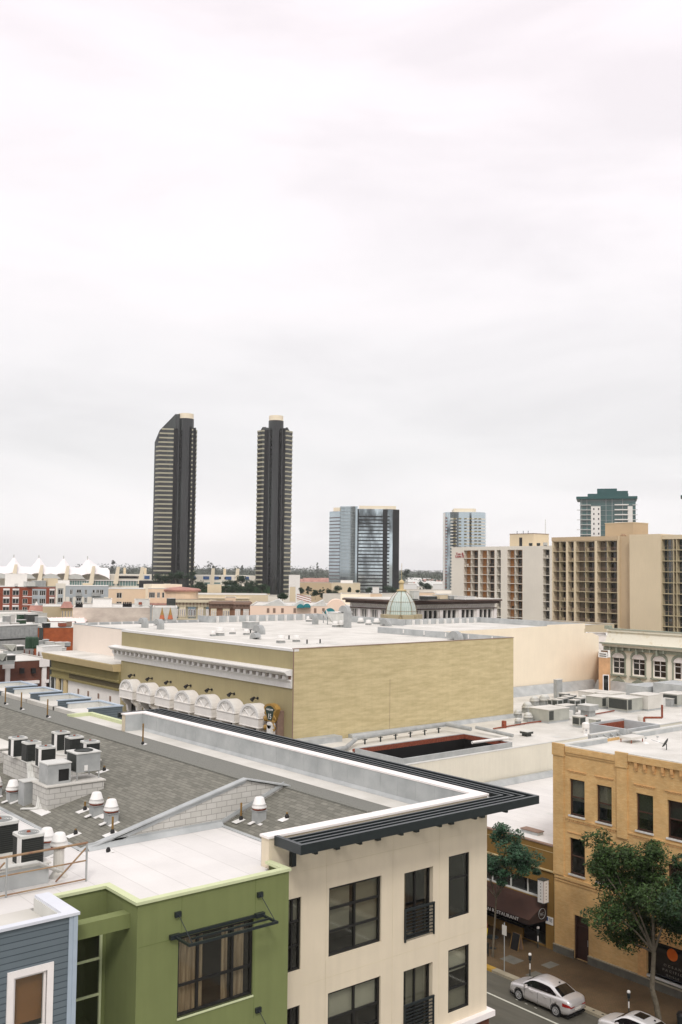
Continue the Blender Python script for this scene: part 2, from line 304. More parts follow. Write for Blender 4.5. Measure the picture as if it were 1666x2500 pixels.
# ------------------------------------------------------------ scene-graph helpers
def thing(name, label, cat, loc=(0, 0, 0), rz=0, group=None):
    o = bpy.data.objects.new(name, None); sc.collection.objects.link(o); o.location = loc; o.rotation_euler = (0, 0, rz)
    o['label'] = label; o['category'] = cat
    if group: o['group'] = group
    o.empty_display_size = .2
    return o
def tag(o, label, cat, group=None):
    o['label'] = label; o['category'] = cat
    if group: o['group'] = group
    return o
def struct(o): o['kind'] = 'structure'; return o
def dup(o, parent=None):
    c = o.copy(); sc.collection.objects.link(c); c.parent = parent
    for ch in o.children: dup(ch, c)
    return c
def place(root, first, loc, rz=0, label=None, s=None):
    o = root if first else dup(root)
    o.location = loc; o.rotation_euler = (0, 0, rz)
    if label: o['label'] = label
    if s: o.scale = (s, s, s) if not isinstance(s, tuple) else s
    return o
def window(parent, F, u0, u1, z0, z1, nu=1, nz=1, fw=.06, depth=.14, frame='frame', pane='glass', cov=None, us=None, zs=None, name='window', backing=True):
    """frame part with a pane sub-part, set back in the reveal; cov = list of (material, u0, u1, z0, z1 fractions) behind the glass"""
    f = MB(); d0, d1 = -depth-.05, -depth+.03
    f.fbox(F, u0, u0+fw, z0, z1, d0, d1); f.fbox(F, u1-fw, u1, z0, z1, d0, d1)
    f.fbox(F, u0+fw, u1-fw, z0, z0+fw, d0, d1); f.fbox(F, u0+fw, u1-fw, z1-fw, z1, d0, d1)
    us = us if us is not None else [i/nu for i in range(1, nu)]; zs = zs if zs is not None else [i/nz for i in range(1, nz)]
    for t in us: c = u0+(u1-u0)*t; f.fbox(F, c-fw*.5, c+fw*.5, z0+fw, z1-fw, d0+.005, d1-.005)
    for t in zs: c = z0+(z1-z0)*t; f.fbox(F, u0+fw, u1-fw, c-fw*.45, c+fw*.45, d0+.008, d1-.008)
    if backing:
        f.cur = 1; f.fbox(F, u0, u1, z0, z1, d0-1.0, d0-.98)
        f.poly([F.P(u0, z0, d0), F.P(u0, z1, d0), F.P(u0, z1, d0-1), F.P(u0, z0, d0-1)]); f.poly([F.P(u1, z0, d0), F.P(u1, z1, d0), F.P(u1, z1, d0-1), F.P(u1, z0, d0-1)])
        f.poly([F.P(u0, z0, d0), F.P(u1, z0, d0), F.P(u1, z0, d0-1), F.P(u0, z0, d0-1)]); f.poly([F.P(u0, z1, d0), F.P(u1, z1, d0), F.P(u1, z1, d0-1), F.P(u0, z1, d0-1)])
    fo = f.build(name, [frame, 'room'], parent)
    p = MB(); p.fbox(F, u0+fw, u1-fw, z0+fw, z1-fw, d0+.02, d0+.035); p.build('pane', pane, fo)
    for c in (cov or []):
        q = MB(); a, b = u0+(u1-u0)*c[1], u0+(u1-u0)*c[2]; lo, hi = z0+(z1-z0)*c[3], z0+(z1-z0)*c[4]
        if c[0] == 'curtain':
            n = max(3, int((b-a)/.05)); pts = [(a+(b-a)*i/n, -(.10+.035*math.sin(i*1.9))) for i in range(n+1)]
            for (ua, da), (ub, db) in zip(pts, pts[1:]): q.poly([F.P(ua, lo, d0+da), F.P(ub, lo, d0+db), F.P(ub, hi, d0+db), F.P(ua, hi, d0+da)])
        else: q.fbox(F, a, b, lo, hi, d0-.09, d0-.08)
        q.build('curtain' if c[0] == 'curtain' else 'blind', c[0], fo)
    return fo
def simplewin(parent, F, u0, u1, z0, z1, frame='whitetrim', pane='glassd', fw=.1, depth=.15, nu=1, nz=1, name='window'):
    f = MB(); f.fbox(F, u0, u1, z0, z1, -depth-.04, -depth); f.cur = 1
    for a, b in ((u0, u0+fw), (u1-fw, u1)): f.fbox(F, a, b, z0, z1, -depth-.01, -depth+.04)
    for a, b in ((z0, z0+fw), (z1-fw, z1)): f.fbox(F, u0+fw, u1-fw, a, b, -depth-.01, -depth+.04)
    for i in range(1, nu): c = u0+(u1-u0)*i/nu; f.fbox(F, c-fw/2, c+fw/2, z0+fw, z1-fw, -depth-.01, -depth+.03)
    for i in range(1, nz): c = z0+(z1-z0)*i/nz; f.fbox(F, u0+fw, u1-fw, c-fw/3, c+fw/3, -depth-.01, -depth+.03)
    return f.build(name, [pane, frame], parent)
def textobj(txt, F, u, z, size, m_, d=.01, name='lettering', parent=None, align='CENTER', flip=1, ext=.01, xs=1.0, slant=None):
    cu = bpy.data.curves.new(name, 'FONT'); cu.body = txt; cu.size = size; cu.align_x = align; cu.extrude = ext; cu.resolution_u = 3
    to = bpy.data.objects.new('t', cu); sc.collection.objects.link(to)
    dg = bpy.context.evaluated_depsgraph_get(); me = bpy.data.meshes.new_from_object(to.evaluated_get(dg)); bpy.data.objects.remove(to)
    off = Vector((0, 0, 0)); p = parent
    while p is not None: off += p.location; p = p.parent
    for v in me.vertices:
        c = v.co; up = F.up if hasattr(F, 'up') else Vector((0, 0, 1)); nn = F.nn if hasattr(F, 'nn') else F.n
        w_ = F.o+F.u*(u+flip*c.x*xs)+up*(z+c.y)+nn*(d+c.z); v.co = w_-off
    me.materials.clear(); me.materials.append(M[m_]); me.name = name
    o = bpy.data.objects.new(name, me); sc.collection.objects.link(o); o.parent = parent
    return o
# ============================================================ GROUND AND STREET
def sheet(name, m_, x0, x1, y0, y1, z): o = MB().poly([(x0, y0, z), (x1, y0, z), (x1, y1, z), (x0, y1, z)]).build(name, m_); return struct(o)
sheet('ground', 'ground', -9000, 9000, -9000, 9000, -.02)
sheet('road', 'asphalt', 33.2, 47.85, -20, 420, 0)
sheet('cross_street', 'asphalt', 53.6, 400, 126.9, 141, 0.0)
struct(MB().box(29.0, 33.2, -20, 420, 0, .15).build('near_sidewalk', 'paver'))
o = MB(); o.box(48.32, 53.6, -20, 126, 0, .15); struct(o.build('sidewalk', 'paver'))
o = MB(); o.box(47.85, 48.32, -20, 43.0, 0, .155); o.box(47.85, 48.32, 48.2, 126, 0, .155); struct(o.build('curb', 'concrete'))
o = MB(); o.box(47.85, 48.32, 43.0, 48.2, 0, .156); struct(o.build('painted_curb', 'yellow'))
o = MB(); o.box(45.32, 45.45, -20, 120, .004, .008)
for i in range(3): o.box(46.0, 46.05, 37.9+i*.7, 38.0+i*.7+.08, .004, .007)
o.box(39.0, 39.1, 20, 50, .004, .008); struct(o.build('lane_marking', 'paint'))
o = MB()
for i in range(9): o.lathe((48.1, 38.6-i*.62, .155), [(.001, 0), (.075, 0), (.075, .004), (.001, .004)], 10)
struct(o.build('curb_inlet_cover', 'black'))
o = MB(); o.box(49.6, 50.6, 42.7, 43.9, .15, .154); o.box(50.9, 51.9, 40.9, 41.6, .15, .154); o.box(48.9, 49.9, 40.1, 41.2, .15, .154); struct(o.build('sidewalk_grate', 'stone'))
# ============================================================ CREAM CORNER BUILDING
YC = 25.0; XC = 27.55
cb = thing('apartment_building', 'cream stucco corner apartment block with black roof trellis and shingled gable roof', 'building', (22, 32, 0))
F = FY(YC)
H1 = [(17.95, 19.06, 12.67, 14.88), (20.17, 22.4, 12.76, 14.92), (23.43, 24.8, 12.5, 14.79), (25.57, 26.62, 12.82, 14.98)]
H2 = [(17.95, 19.06, 9.4, 11.6), (20.17, 22.4, 9.5, 11.66), (23.43, 24.8, 9.35, 11.55), (25.57, 26.62, 9.6, 11.75)]
o = MB(); facade(o, F, 17.8, XC, 0, 16.85, H1+H2, .22)
o.poly([(XC, YC, 0), (XC, 51, 0), (XC, 51, 16.85), (XC, YC, 16.85)]); o.poly([(26.1, 51, 0), (XC, 51, 0), (XC, 51, 16.85), (26.1, 51, 16.85)])
o.poly([(17.8, YC, 0), (17.8, YC+.4, 0), (17.8, YC+.4, 16.85), (17.8, YC, 16.85)]); o.poly([(17.8, YC+.4, 15.5), (19.5, YC+.4, 15.5), (19.5, YC+.4, 16.85), (17.8, YC+.4, 16.85)])
o.poly([(26.1, 50.6, 15.5), (26.1, 51, 15.5), (26.1, 51, 16.85), (26.1, 50.6, 16.85)]); o.poly([(17.8, YC+.4, 0), (17.8, 51, 0), (17.8, 51, 15.6), (17.8, YC+.4, 15.6)])
o.poly([(17.8, 51, 0), (26.1, 51, 0), (26.1, 51, 15.6), (17.8, 51, 15.6)])
o.build('wall', 'cream', cb)
# score joints of the stucco
o = MB()
for z in (15.1+.55, 12.15): o.fbox(F, 19.1, XC-.01, z, z+.012, -.002, .003)
for x in (20.05, 22.9, 25.1): o.fbox(F, x, x+.012, 9.6, 16.2, -.002, .003)
o.build('stucco_joint', mat('stucco_joint', 'd6c9ab', .9), cb)
o = MB(); cz = 16.85
o.box(17.74, XC+.05, YC-.05, YC+.42, cz, cz+.07); o.box(XC-.42, XC+.05, YC+.42, 51.05, cz, cz+.07); o.box(26.05, XC-.42, 50.58, 51.05, cz, cz+.07)
o.build('coping', 'whitetrim', cb)
o = MB()       # grey membrane up the inside of the parapets, with a cant strip
xi = XC-.4
o.poly([(xi, YC+.4, 15.9), (xi, 50.6, 15.9), (xi, 50.6, 16.85), (xi, YC+.4, 16.85)]); o.poly([(17.8, YC+.41, 15.9), (xi, YC+.41, 15.9), (xi, YC+.41, 16.85), (17.8, YC+.41, 16.85)])
o.poly([(26.1, 50.59, 15.9), (xi, 50.59, 15.9), (xi, 50.59, 16.85), (26.1, 50.59, 16.85)])
o.poly([(xi-.12, YC+.4, 15.955), (xi-.12, 50.6, 15.955), (xi-.01, 50.6, 16.1), (xi-.01, YC+.4, 16.1)])
for i in range(24): y = 26.3+i*1.03; o.box(xi-.012, xi-.001, y, y+.035, 15.96, 16.85)
o.build('parapet_lining', 'flash', cb)
MB().box(26.06, XC-.4, YC+.42, 50.6, 15.7, 15.95).build('flat_roof', 'membrane2', cb)
# low cornice band and brick base
o = MB(); o.box(17.9, XC+.22, YC-.22, YC, 9.02, 9.22); o.box(XC, XC+.22, YC, 51, 9.02, 9.22); o.build('cornice_band', 'whitetrim', cb)
o = MB(); o.box(17.9, XC+.06, YC-.06, YC-.002, 0, 9.02); o.box(XC+.002, XC+.06, YC, 51, 0, 9.02); o.build('brick_base', 'brown', cb)
# windows
cv = [('curtain', .02, .14, 0, 1)]
window(cb, F, *H1[0], us=[.72], nz=3, cov=[('blind', 0, 1, .66, 1)], depth=.08)
window(cb, F, *H1[1], us=[.51], zs=[.35, .68], fw=.075, depth=.1, cov=[('blind', 0, .46, .3, 1), ('blind', .55, 1, .02, 1)])
window(cb, F, *H1[3], zs=[.62], depth=.06, cov=[('curtain', .0, .2, 0, .5)], fw=.05)
window(cb, F, *H2[0], us=[.72], nz=3, depth=.08)
window(cb, F, *H2[1], us=[.51], zs=[.33, .6], fw=.075, depth=.1, cov=[('blindl', 0, .97, .55, 1)])
window(cb, F, *H2[3], zs=[.36, .68], depth=.06, cov=[('blindl', 0, 1, .6, 1), ('blind', 0, 1, .0, .33)], fw=.06)
for hh in (H1[2], H2[2]):
    d = window(cb, F, *hh, us=[.5], depth=.2, fw=.06, name='balcony_door', cov=[('blind', .3, .95, .4, .98)] if hh is H2[2] else [('curtain', .02, .25, 0, 1)])
    r = MB()
    for i in range(9): z = hh[2]+.08+i*.115; r.fbox(F, hh[0]+.02, hh[1]+.04, z, z+.03, .0, .03)
    for u in (hh[0]+.02, hh[1]-.0): r.fbox(F, u, u+.04, hh[2], hh[2]+1.06, -.005, .06)
    r.fbox(F, hh[0]+.02, hh[1]+.06, hh[2]+1.04, hh[2]+1.09, -.01, .05); r.build('balcony_rail', 'dark', cb)
# trellis
tr = MB(); xo, yo, xl, yl = 28.8, 23.6, 17.95, 51.35; T = 16.93
def ell(mb, off, wd, zb, zt, endgap=0):
    x, y = xo-off, yo+off
    mb.box(xl+endgap, x, y, y+wd, zb, zt); mb.box(x-wd, x, y+wd, yl-endgap, zb, zt)
ell(tr, 0, .13, 16.64, T)
for q in (.34, .62, .90): ell(tr, q, .085, 16.74, T-.02, .13)
tr.box(xl, xl+.13, yo+.13, YC-.06, 16.64, T); tr.box(26.0, xo-.13, yl-.13, yl, 16.64, T)
tro = tr.build('trellis', 'dark', cb)
for x in (18.65, 20.4, 22.15, 23.9, 25.6, 27.2):
    b = MB(); b.box(x-.05, x+.05, yo+.13, YC-.055, 16.52, 16.7); b.box(x-.08, x+.08, YC-.055-.1, YC-.003, 15.9 if x < 19 else 16.12, 16.6); b.build('bracket', 'dark', tro)
for i in range(13):
    y = 26.6+i*2; b = MB(); b.box(XC+.055, xo-.13, y-.05, y+.05, 16.47, 16.58+.08); b.box(XC+.003, XC+.155, y-.08, y+.08, 16.22, 16.6); b.build('bracket', 'dark', tro)
# ---- shingle roofs: rear gable (ridge x 20.4) and the lower front one against the block end wall
ye, yr = 62.5, 30.2
zl = lambda x: 15.95+.2387*(x-14.2)
zr_ = lambda x: 17.43-.262*(x-20.4)
o = MB(); o.poly([(14.2, yr, 15.95), (20.4, yr, 17.43), (20.4, ye, 17.43), (14.2, ye, 15.95)])
rf = o.build('shingle_roof', 'shingle', cb)
o = MB(); o.poly([(20.4, yr, 17.43), (26.06, yr, zr_(26.06)), (26.06, 57.0, zr_(26.06)), (20.4, 57.0, 17.43)]); o.poly([(20.4, 57., 17.43), (26.9, 57., zr_(26.9)), (26.9, 76, zr_(26.9)), (20.4, 76, 17.43)])
o.poly([(22.2, yr, zr_(22.2)), (26.06, yr, zr_(26.06)), (26.06, YC+.42, zr_(26.06)), (22.2, YC+.42, zr_(22.2))])
o.build('far_shingle_slope', 'ridgecap', rf)
o = MB(); o.poly([(14.2, ye, 15.95), (20.4, ye, 17.43), (20.4, 76, 17.43), (14.2, 76, 15.95)]); o.build('shingle_roof', 'shingle', cb)
o = MB(); fz = zr_(22.2); o.poly([(19.45, yr, 15.97), (22.2, yr, fz), (22.2, YC+.42, fz), (19.45, YC+.42, 15.97)]); o.build('front_shingle_roof', 'shingle', cb)
o = MB(); o.box(20.26, 20.54, yr, 76, 17.40, 17.445); o.box(22.1, 22.3, YC+.42, yr, fz-.03, fz+.02); o.build('ridge_cap', 'ridgecap', cb)
o = MB(); o.ext([(14.3, yr-.02, 15.9), (19.4, yr-.02, 15.9), (22.2, yr-.02, fz-.02), (20.4, yr-.02, 17.40)], (0, .2, 0)); o.build('block_gable_wall', 'block', cb)
def slab(mb, p, q, y0, y1, t):
    mb.hexa([(p[0], y0, p[1]), (q[0], y0, q[1]), (q[0], y1, q[1]), (p[0], y1, p[1]), (p[0], y0, p[1]+t), (q[0], y0, q[1]+t), (q[0], y1, q[1]+t), (p[0], y1, p[1]+t)])
o = MB(); slab(o, (14.05, 15.93), (20.4, 17.44), yr-.14, yr+.12, .05); slab(o, (20.4, 17.44), (22.35, fz+.0), yr-.14, yr+.12, .05)
slab(o, (14.3, 15.78), (20.4, 17.33), yr-.05, yr-.03, .12); o.build('gable_coping', 'flash', cb)
o = MB(); o.box(14.3, 19.4, yr-.05, yr-.025, 15.95, 16.16); o.hexa([(14.3, yr-.25, 15.955), (19.4, yr-.25, 15.955), (19.4, yr-.04, 15.955), (14.3, yr-.04, 15.955), (14.3, yr-.08, 16.1), (19.4, yr-.08, 16.1), (19.4, yr-.04, 16.1), (14.3, yr-.04, 16.1)])
slab(o, (19.4, 16.02), (22.1, fz+.05), yr-.06, yr-.025, .14)
o.box(19.3, 19.45, YC+.42, yr-.05, 15.955, 15.99); o.box(14.05, 14.2, yr, 76, 15.95, 15.985); o.build('flashing', 'flash', cb)
# ============================================================ GREEN BUILDING
gb = thing('apartment_building', 'lime green stucco block with a white flat roof, between the grey-blue and cream blocks', 'building', (15, 27, 0))
G = FY(24.0); GB = FY(25.8)
hg = (14.12, 16.6, 12.87, 15.0); hg2 = (14.12, 16.6, 9.6, 11.75); hb = (11.25, 12.78, 12.3, 15.15)
o = MB(); facade(o, G, 12.87, 17.83, 0, 16.13, [hg, hg2], .22)
o.poly([(17.83, 24, 0), (17.83, 25, 0), (17.83, 25, 16.13), (17.83, 24, 16.13)])
o.poly([(12.87, 24, 0), (12.87, 25.8, 0), (12.87, 25.8, 16.13), (12.87, 24, 16.13)])
facade(o, GB, 11.0, 12.87, 0, 16.13, [hb], .1)
o.build('wall', 'green', gb)
o = MB(); o.box(12.8, 17.87, 23.94, 24.16, 16.13, 16.21); o.box(12.8, 13.02, 24.16, 25.74, 16.13, 16.21); o.box(11.06, 13.02, 25.74, 25.96, 16.13, 16.21); o.box(17.65, 17.87, 24.16, 24.98, 16.13, 16.21)
o.build('coping', 'greentrim', gb)
o = MB(); o.prism([(13.02, 24.16), (17.65, 24.16), (17.65, 25.0), (17.79, 25.0), (17.79, 25.42), (19.45, 25.42), (19.45, 30.0), (14.2, 30.0), (14.2, 76), (5, 76), (5, 25.96), (13.02, 25.96)], 15.7, 15.951)
o.build('flat_roof', 'membrane', gb)
MB().box(11.05, 12.88, 24.42, 24.78, 15.42, 15.8).build('lintel_beam', 'green', gb)
window(gb, G, *hg, us=[.27, .73], zs=[.38], fw=.07, depth=.1, cov=[('curtain', .02, .38, 0, 1), ('curtain', .62, .7, 0, 1), ('curtain', .76, .93, 0, 1)])
window(gb, G, *hg2, us=[.27, .73], zs=[.38], fw=.07, depth=.1, cov=[('curtain', .05, .3, 0, 1)])
window(gb, GB, *hb, us=[.2], zs=[.34, .68], fw=.06, depth=.05, frame='greentrim')
MB().fbox(G, hg[0], hg[1], hg[2]-.05, hg[2], -.05, .03).build('sill', 'greentrim', gb)
def canopy(z):
    c = MB(); a, b = 13.95, 16.85
    c.box(a, b, 23.15, 23.21, z-.05, z+.02); c.box(a, b, 23.93, 23.99, z-.05, z+.03); c.box(a+.3, b, 23.5, 23.55, z-.03, z+.02)
    for x in (a, b-.06): c.box(x, x+.06, 23.21, 23.93, z-.045, z+.015)
    c.cbox((a+.02, 23.93, z), (.3, .12, .12)); c.cbox((b-.1, 23.93, z), (.3, .12, .12))
    for x in (a+.12, b-.08): c.cbox((x, 23.96, z+.56), (.18, .08, .14)); c.cyl((x, 23.93, z+.56), (x, 23.2, z+.02), .012, n=6)
    return c.build('window_canopy', 'dark', gb)
canopy(15.09); canopy(11.85)
o = MB()
for x in (14.2, 16.63): o.fbox(G, x, x+.012, 12.2 if x > 15 else 15.1, 16.1, -.002, .003)
o.fbox(G, 12.9, 14.0, 15.0, 15.012, -.002, .003); o.build('stucco_joint', mat('green_joint', '66733e', .9), gb)
# green bay at the far end of the roof
o = MB(); o.box(25.9, 27.35, 51.1, 57.4, 0, 15.8); o.build('rear_bay_wall', 'green', gb)
o = MB(); o.box(27.1, 27.35, 51.2, 57.4, 15.8, 16.15); o.box(25.7, 27.1, 57.15, 57.4, 15.8, 16.15); o.build('coping', 'greentrim', gb)
MB().box(25.9, 27.1, 51.1, 57.15, 15.8, 15.96).build('rear_flat_roof', 'membrane2', gb)
# ============================================================ BLUE CLAPBOARD BUILDING
bb = thing('apartment_building', 'grey-blue clapboard block with a white-framed window, at the lower left', 'building', (9, 25, 0))
B = FY(23.85); hw = (9.5, 10.34, 12.7, 15.12)
o = MB(); facade(o, B, 3, 11.05, 0, 16.3, [hw], .1); o.poly([(11.05, 23.85, 0), (11.05, 25.8, 0), (11.05, 25.8, 16.3), (11.05, 23.85, 16.3)]); o.build('wall', 'blue', bb)
o = MB(); o.box(10.99, 11.1, 23.8, 23.88, 0, 16.3); o.fbox(B, 10.88, 10.99, 0, 16.3, .002, .03); o.build('corner_board', 'bluetrim', bb)
o = MB(); o.box(3, 11.14, 23.77, 24.0, 16.3, 16.37); o.box(10.75, 11.14, 24.0, 25.72, 16.3, 16.37); o.build('coping', 'whiteblue', bb)
o = MB(); o.box(3, 10.72, 23.87, 24.0, 15.95, 16.3); o.box(10.72, 11.03, 23.87, 25.7, 15.95, 16.3); o.build('parapet', 'greyl', bb)
MB().box(3, 10.72, 24.0, 25.96, 15.6, 15.953).build('flat_roof', 'membrane2', bb)
wf = window(bb, B, *hw, zs=[.45], fw=.06, depth=.06, frame='whitetrim', cov=[(mat('roller_shade', 'a06a3c', .9, .05, 2), .0, .95, .5, 1)])
o = MB()
for a, b, c, d in ((hw[0]-.16, hw[0], hw[2]-.1, hw[3]+.16), (hw[1], hw[1]+.16, hw[2]-.1, hw[3]+.16), (hw[0], hw[1], hw[3], hw[3]+.16), (hw[0], hw[1], hw[2]-.1, hw[2])): o.fbox(B, a, b, c, d, -.06, .04)
o.build('window_trim', 'whitetrim', bb)
# rear blue bays
for i, (y0, y1) in enumerate(((57.7, 60.9), (62.3, 65.4), (66.9, 70.0), (71.4, 74.4))):
    o = MB(); o.box(27.3, 29.55, y0, y1, 0, 15.9); o.box(27.3, 29.55, y0, y0+.16, 15.9, 16.28)
    by = o.build('blue_bay', 'blue', bb); o = MB(); o.box(27.3, 29.39, y1-.16, y1, 15.9, 16.28); o.box(29.39, 29.55, y0+.16, y1, 15.9, 16.28); o.build('parapet_lining', 'greyl', by)
    o = MB(); o.box(27.22, 29.6, y0-.05, y0+.2, 16.28, 16.35); o.box(27.22, 29.35, y1-.2, y1+.05, 16.28, 16.35); o.box(29.35, 29.6, y0+.2, y1+.05, 16.28, 16.35)
    o.build('bay_coping', 'bluetrim', by)
    MB().box(27.28, 29.39, y0+.16, y1-.16, 15.9, 15.95).build('bay_roof', 'membrane2', by)
    if i < 3: MB().box(26.9, 27.3, y0-.2, y1+1.4, 15.7, 15.97).build('roof_edge', 'membrane2', bb)
# ============================================================ ROOFTOP EQUIPMENT OF THE NEAR ROOF
SL = lambda x: 15.95+.2387*(x-14.2)
def plinth(label, x0, x1, y0, y1, zt):
    t = thing('equipment_plinth', label, 'plinth', ((x0+x1)/2, (y0+y1)/2, SL(x0)))
    o = MB(); zb = lambda x: SL(x)-.03
    o.hexa([(x0, y0, zb(x0)), (x1, y0, zb(x1)), (x1, y1, zb(x1)), (x0, y1, zb(x0)), (x0, y0, zt), (x1, y0, zt), (x1, y1, zt), (x0, y1, zt)]); o.build('block_base', 'block', t)
    MB().box(x0-.05, x1+.05, y0-.05, y1+.05, zt, zt+.05).build('cap', 'membrane2', t)
    o = MB(); o.hexa([(x0-.3, y0-.3, SL(x0-.3)+.005), (x0+.05, y0-.3, SL(x0+.05)+.005), (x0+.05, y0+.9, SL(x0+.05)+.005), (x0-.3, y0+.9, SL(x0-.3)+.005), (x0-.3, y0-.3, SL(x0-.3)+.02), (x0+.05, y0-.3, SL(x0+.05)+.02), (x0+.05, y0+.9, SL(x0+.05)+.02), (x0-.3, y0+.9, SL(x0-.3)+.02)]); o.build('sealed_flashing', 'white', t)
    return t
PA = 16.98; PB = 17.2
plinth('narrow white block plinth under the open grey cabinet and the legged fan box', 15.0, 17.25, 35.05, 36.35, PA)
plinth('wide white block plinth on the shingle slope, carrying six black condensers', 15.85, 18.35, 37.7, 41.6, PB)
plinth('low grey plinth at the left edge of the shingle slope', 14.9, 17.2, 43.2, 46.5, 17.05)
def condenser():
    t = thing('ac_condenser', '', 'air conditioner', group='black condensers on the wide block plinth')
    o = MB(); w_ = .36; o.prism([(-w_, -w_+.06), (-w_+.06, -w_), (w_-.06, -w_), (w_, -w_+.06), (w_, w_-.06), (w_-.06, w_), (-w_+.06, w_), (-w_, w_-.06)], .04, .72); o.build('louvred_case', 'coil', t, world=False)
    o = MB(); w_ = .375; o.prism([(-w_, -w_+.07), (-w_+.07, -w_), (w_-.07, -w_), (w_, -w_+.07), (w_, w_-.07), (w_-.07, w_), (-w_+.07, w_), (-w_, w_-.07)], .72, .79); op = MB(); op.prism([(-w_, -w_+.07), (-w_+.07, -w_), (w_-.07, -w_), (w_, -w_+.07), (w_, w_-.07), (w_-.07, w_), (-w_+.07, w_), (-w_, w_-.07)], 0, .04); op.build('base_pan', 'greyl', t, world=False)
    tp = o.build('top_cover', 'greyl', t, world=False)
    o = MB()
    for r in (.1, .17, .24, .30): o.lathe((0, 0, .795), [(r-.008, 0), (r+.008, 0), (r+.008, .012), (r-.008, .012), (r-.008, 0)], 18, cap=False)
    for i in range(8): a = i*math.pi/4; o.cyl((.05*math.cos(a), .05*math.sin(a), .80), (.31*math.cos(a), .31*math.sin(a), .80), .007, n=4)
    o.build('fan_guard', 'grey', tp, world=False)
    MB().lathe((0, 0, .79), [(.001, 0), (.07, 0), (.05, .05), (.001, .055)], 10).build('fan_hub', 'rust', tp, world=False)
    MB().box(-.37, -.345, -.34, -.06, .05, .72).build('access_panel', 'white', t, world=False)
    return t
cn = condenser()
for i, (px, py, lab, rz) in enumerate((((45), 1848, 'black condenser at the far left end of the wide block plinth', 0), (78, 1860, 'black condenser second along the near row, white box on its face', 1.57), (113, 1873, 'black condenser nearest the viewer on the wide block plinth, white panel at left', 0),
        (150, 1833, 'black condenser farthest back on the wide block plinth, white panel at left', 0), (183, 1845, 'black condenser with a broad white front panel between two others at the back', -1.57 ), (222, 1858, 'black condenser at the right corner of the wide block plinth', 0))):
    p = onz(px, py, PB+.05); place(cn, i == 0, (p.x+.05, p.y+.2, PB+.05), rz, lab, (.84, .84, .98))
c2 = place(cn, False, (11.2, 29.6, 16.55), 0, 'large black condenser on the flat roof behind the rusty railing', s=(1.25, 1.25, 1.2)); c2['group'] = 'condensers behind the railing'
c2 = place(cn, False, (11.45, 27.95, 16.55), 0, 'smaller black condenser on the flat roof, second behind the rusty railing', s=(.95, .95, 1.1)); c2['group'] = 'condensers behind the railing'
c2 = place(cn, False, (10.0, 27.85, 16.55), 0, 'condenser cut by the left edge of the photo, white side showing', s=(.95, .95, 1.0)); c2['group'] = 'condensers behind the railing'
t = thing('equipment_platform', 'low grey platform under the condensers behind the railing', 'platform', (10.5, 29, 15.95)); MB().box(7.5, 12.0, 27.75, 31.2, 15.952, 16.5).build('curb', 'flash', t); MB().box(7.45, 12.05, 27.7, 31.25, 16.5, 16.55).build('top_sheet', 'membrane2', t)
# open grey cabinet and the fan box on legs
p = onz(122, 1945, PA+.05)
t = thing('ac_cabinet', 'grey sheet metal cabinet with a dark square opening, on the narrow plinth', 'air conditioner', (15.35, 35.65, PA+.05))
o = MB(); x0, x1, y0, y1, z0 = 15.1, 16.0, 35.25, 36.05, PA+.05
facade(o, FY(y0), x0, x1, z0, z0+.72, [(x0+.42, x1-.06, z0+.08, z0+.52)], .05); shell(o, x0, x1, y0, y1, z0, z0+.72, ('-y',)); o.build('case', 'grey', t); MB().box(x0-.02, x1+.02, y0-.03, y1+.02, z0+.72, z0+.76).build('lid', 'greyl', t)
MB().box(x0+.4, x1-.04, y0+.05, y0+.07, z0+.05, z0+.6).build('opening', 'black', t)
t = thing('fan_box', 'grey fan box standing on thin legs on the narrow plinth', 'air conditioner', (16.7, 35.7, PA+.05)); z0 = PA+.05
o = MB(); o.box(16.25, 17.2, 35.3, 36.2, z0+.3, z0+.98); cs = o.build('case', 'grey', t)
for x in (16.27, 17.15):
    for y in (35.32, 36.15): MB().box(x, x+.035, y, y+.035, z0, z0+.3).build('leg', 'grey', t)
MB().box(16.22, 17.23, 35.27, 36.23, z0+.98, z0+1.02).build('lid', 'greyl', t)
o = MB(); o.lathe((16.72, 35.75, z0+1.02), [(.34, 0), (.36, .03), (.33, .04), (.33, 0)], 20, cap=False); o.lathe((16.72, 35.75, z0+1.021), [(.001, 0), (.32, 0), (.32, .004), (.001, .004)], 20); o.build('fan_ring', 'greyd', t)
MB().box(16.245, 16.252, 35.35, 36.15, z0+.34, z0+.95).build('coil', 'greyd', t)
MB().box(16.55, 16.68, 35.27, 35.3, z0+.35, z0+.55).build('control_box', 'white', t)
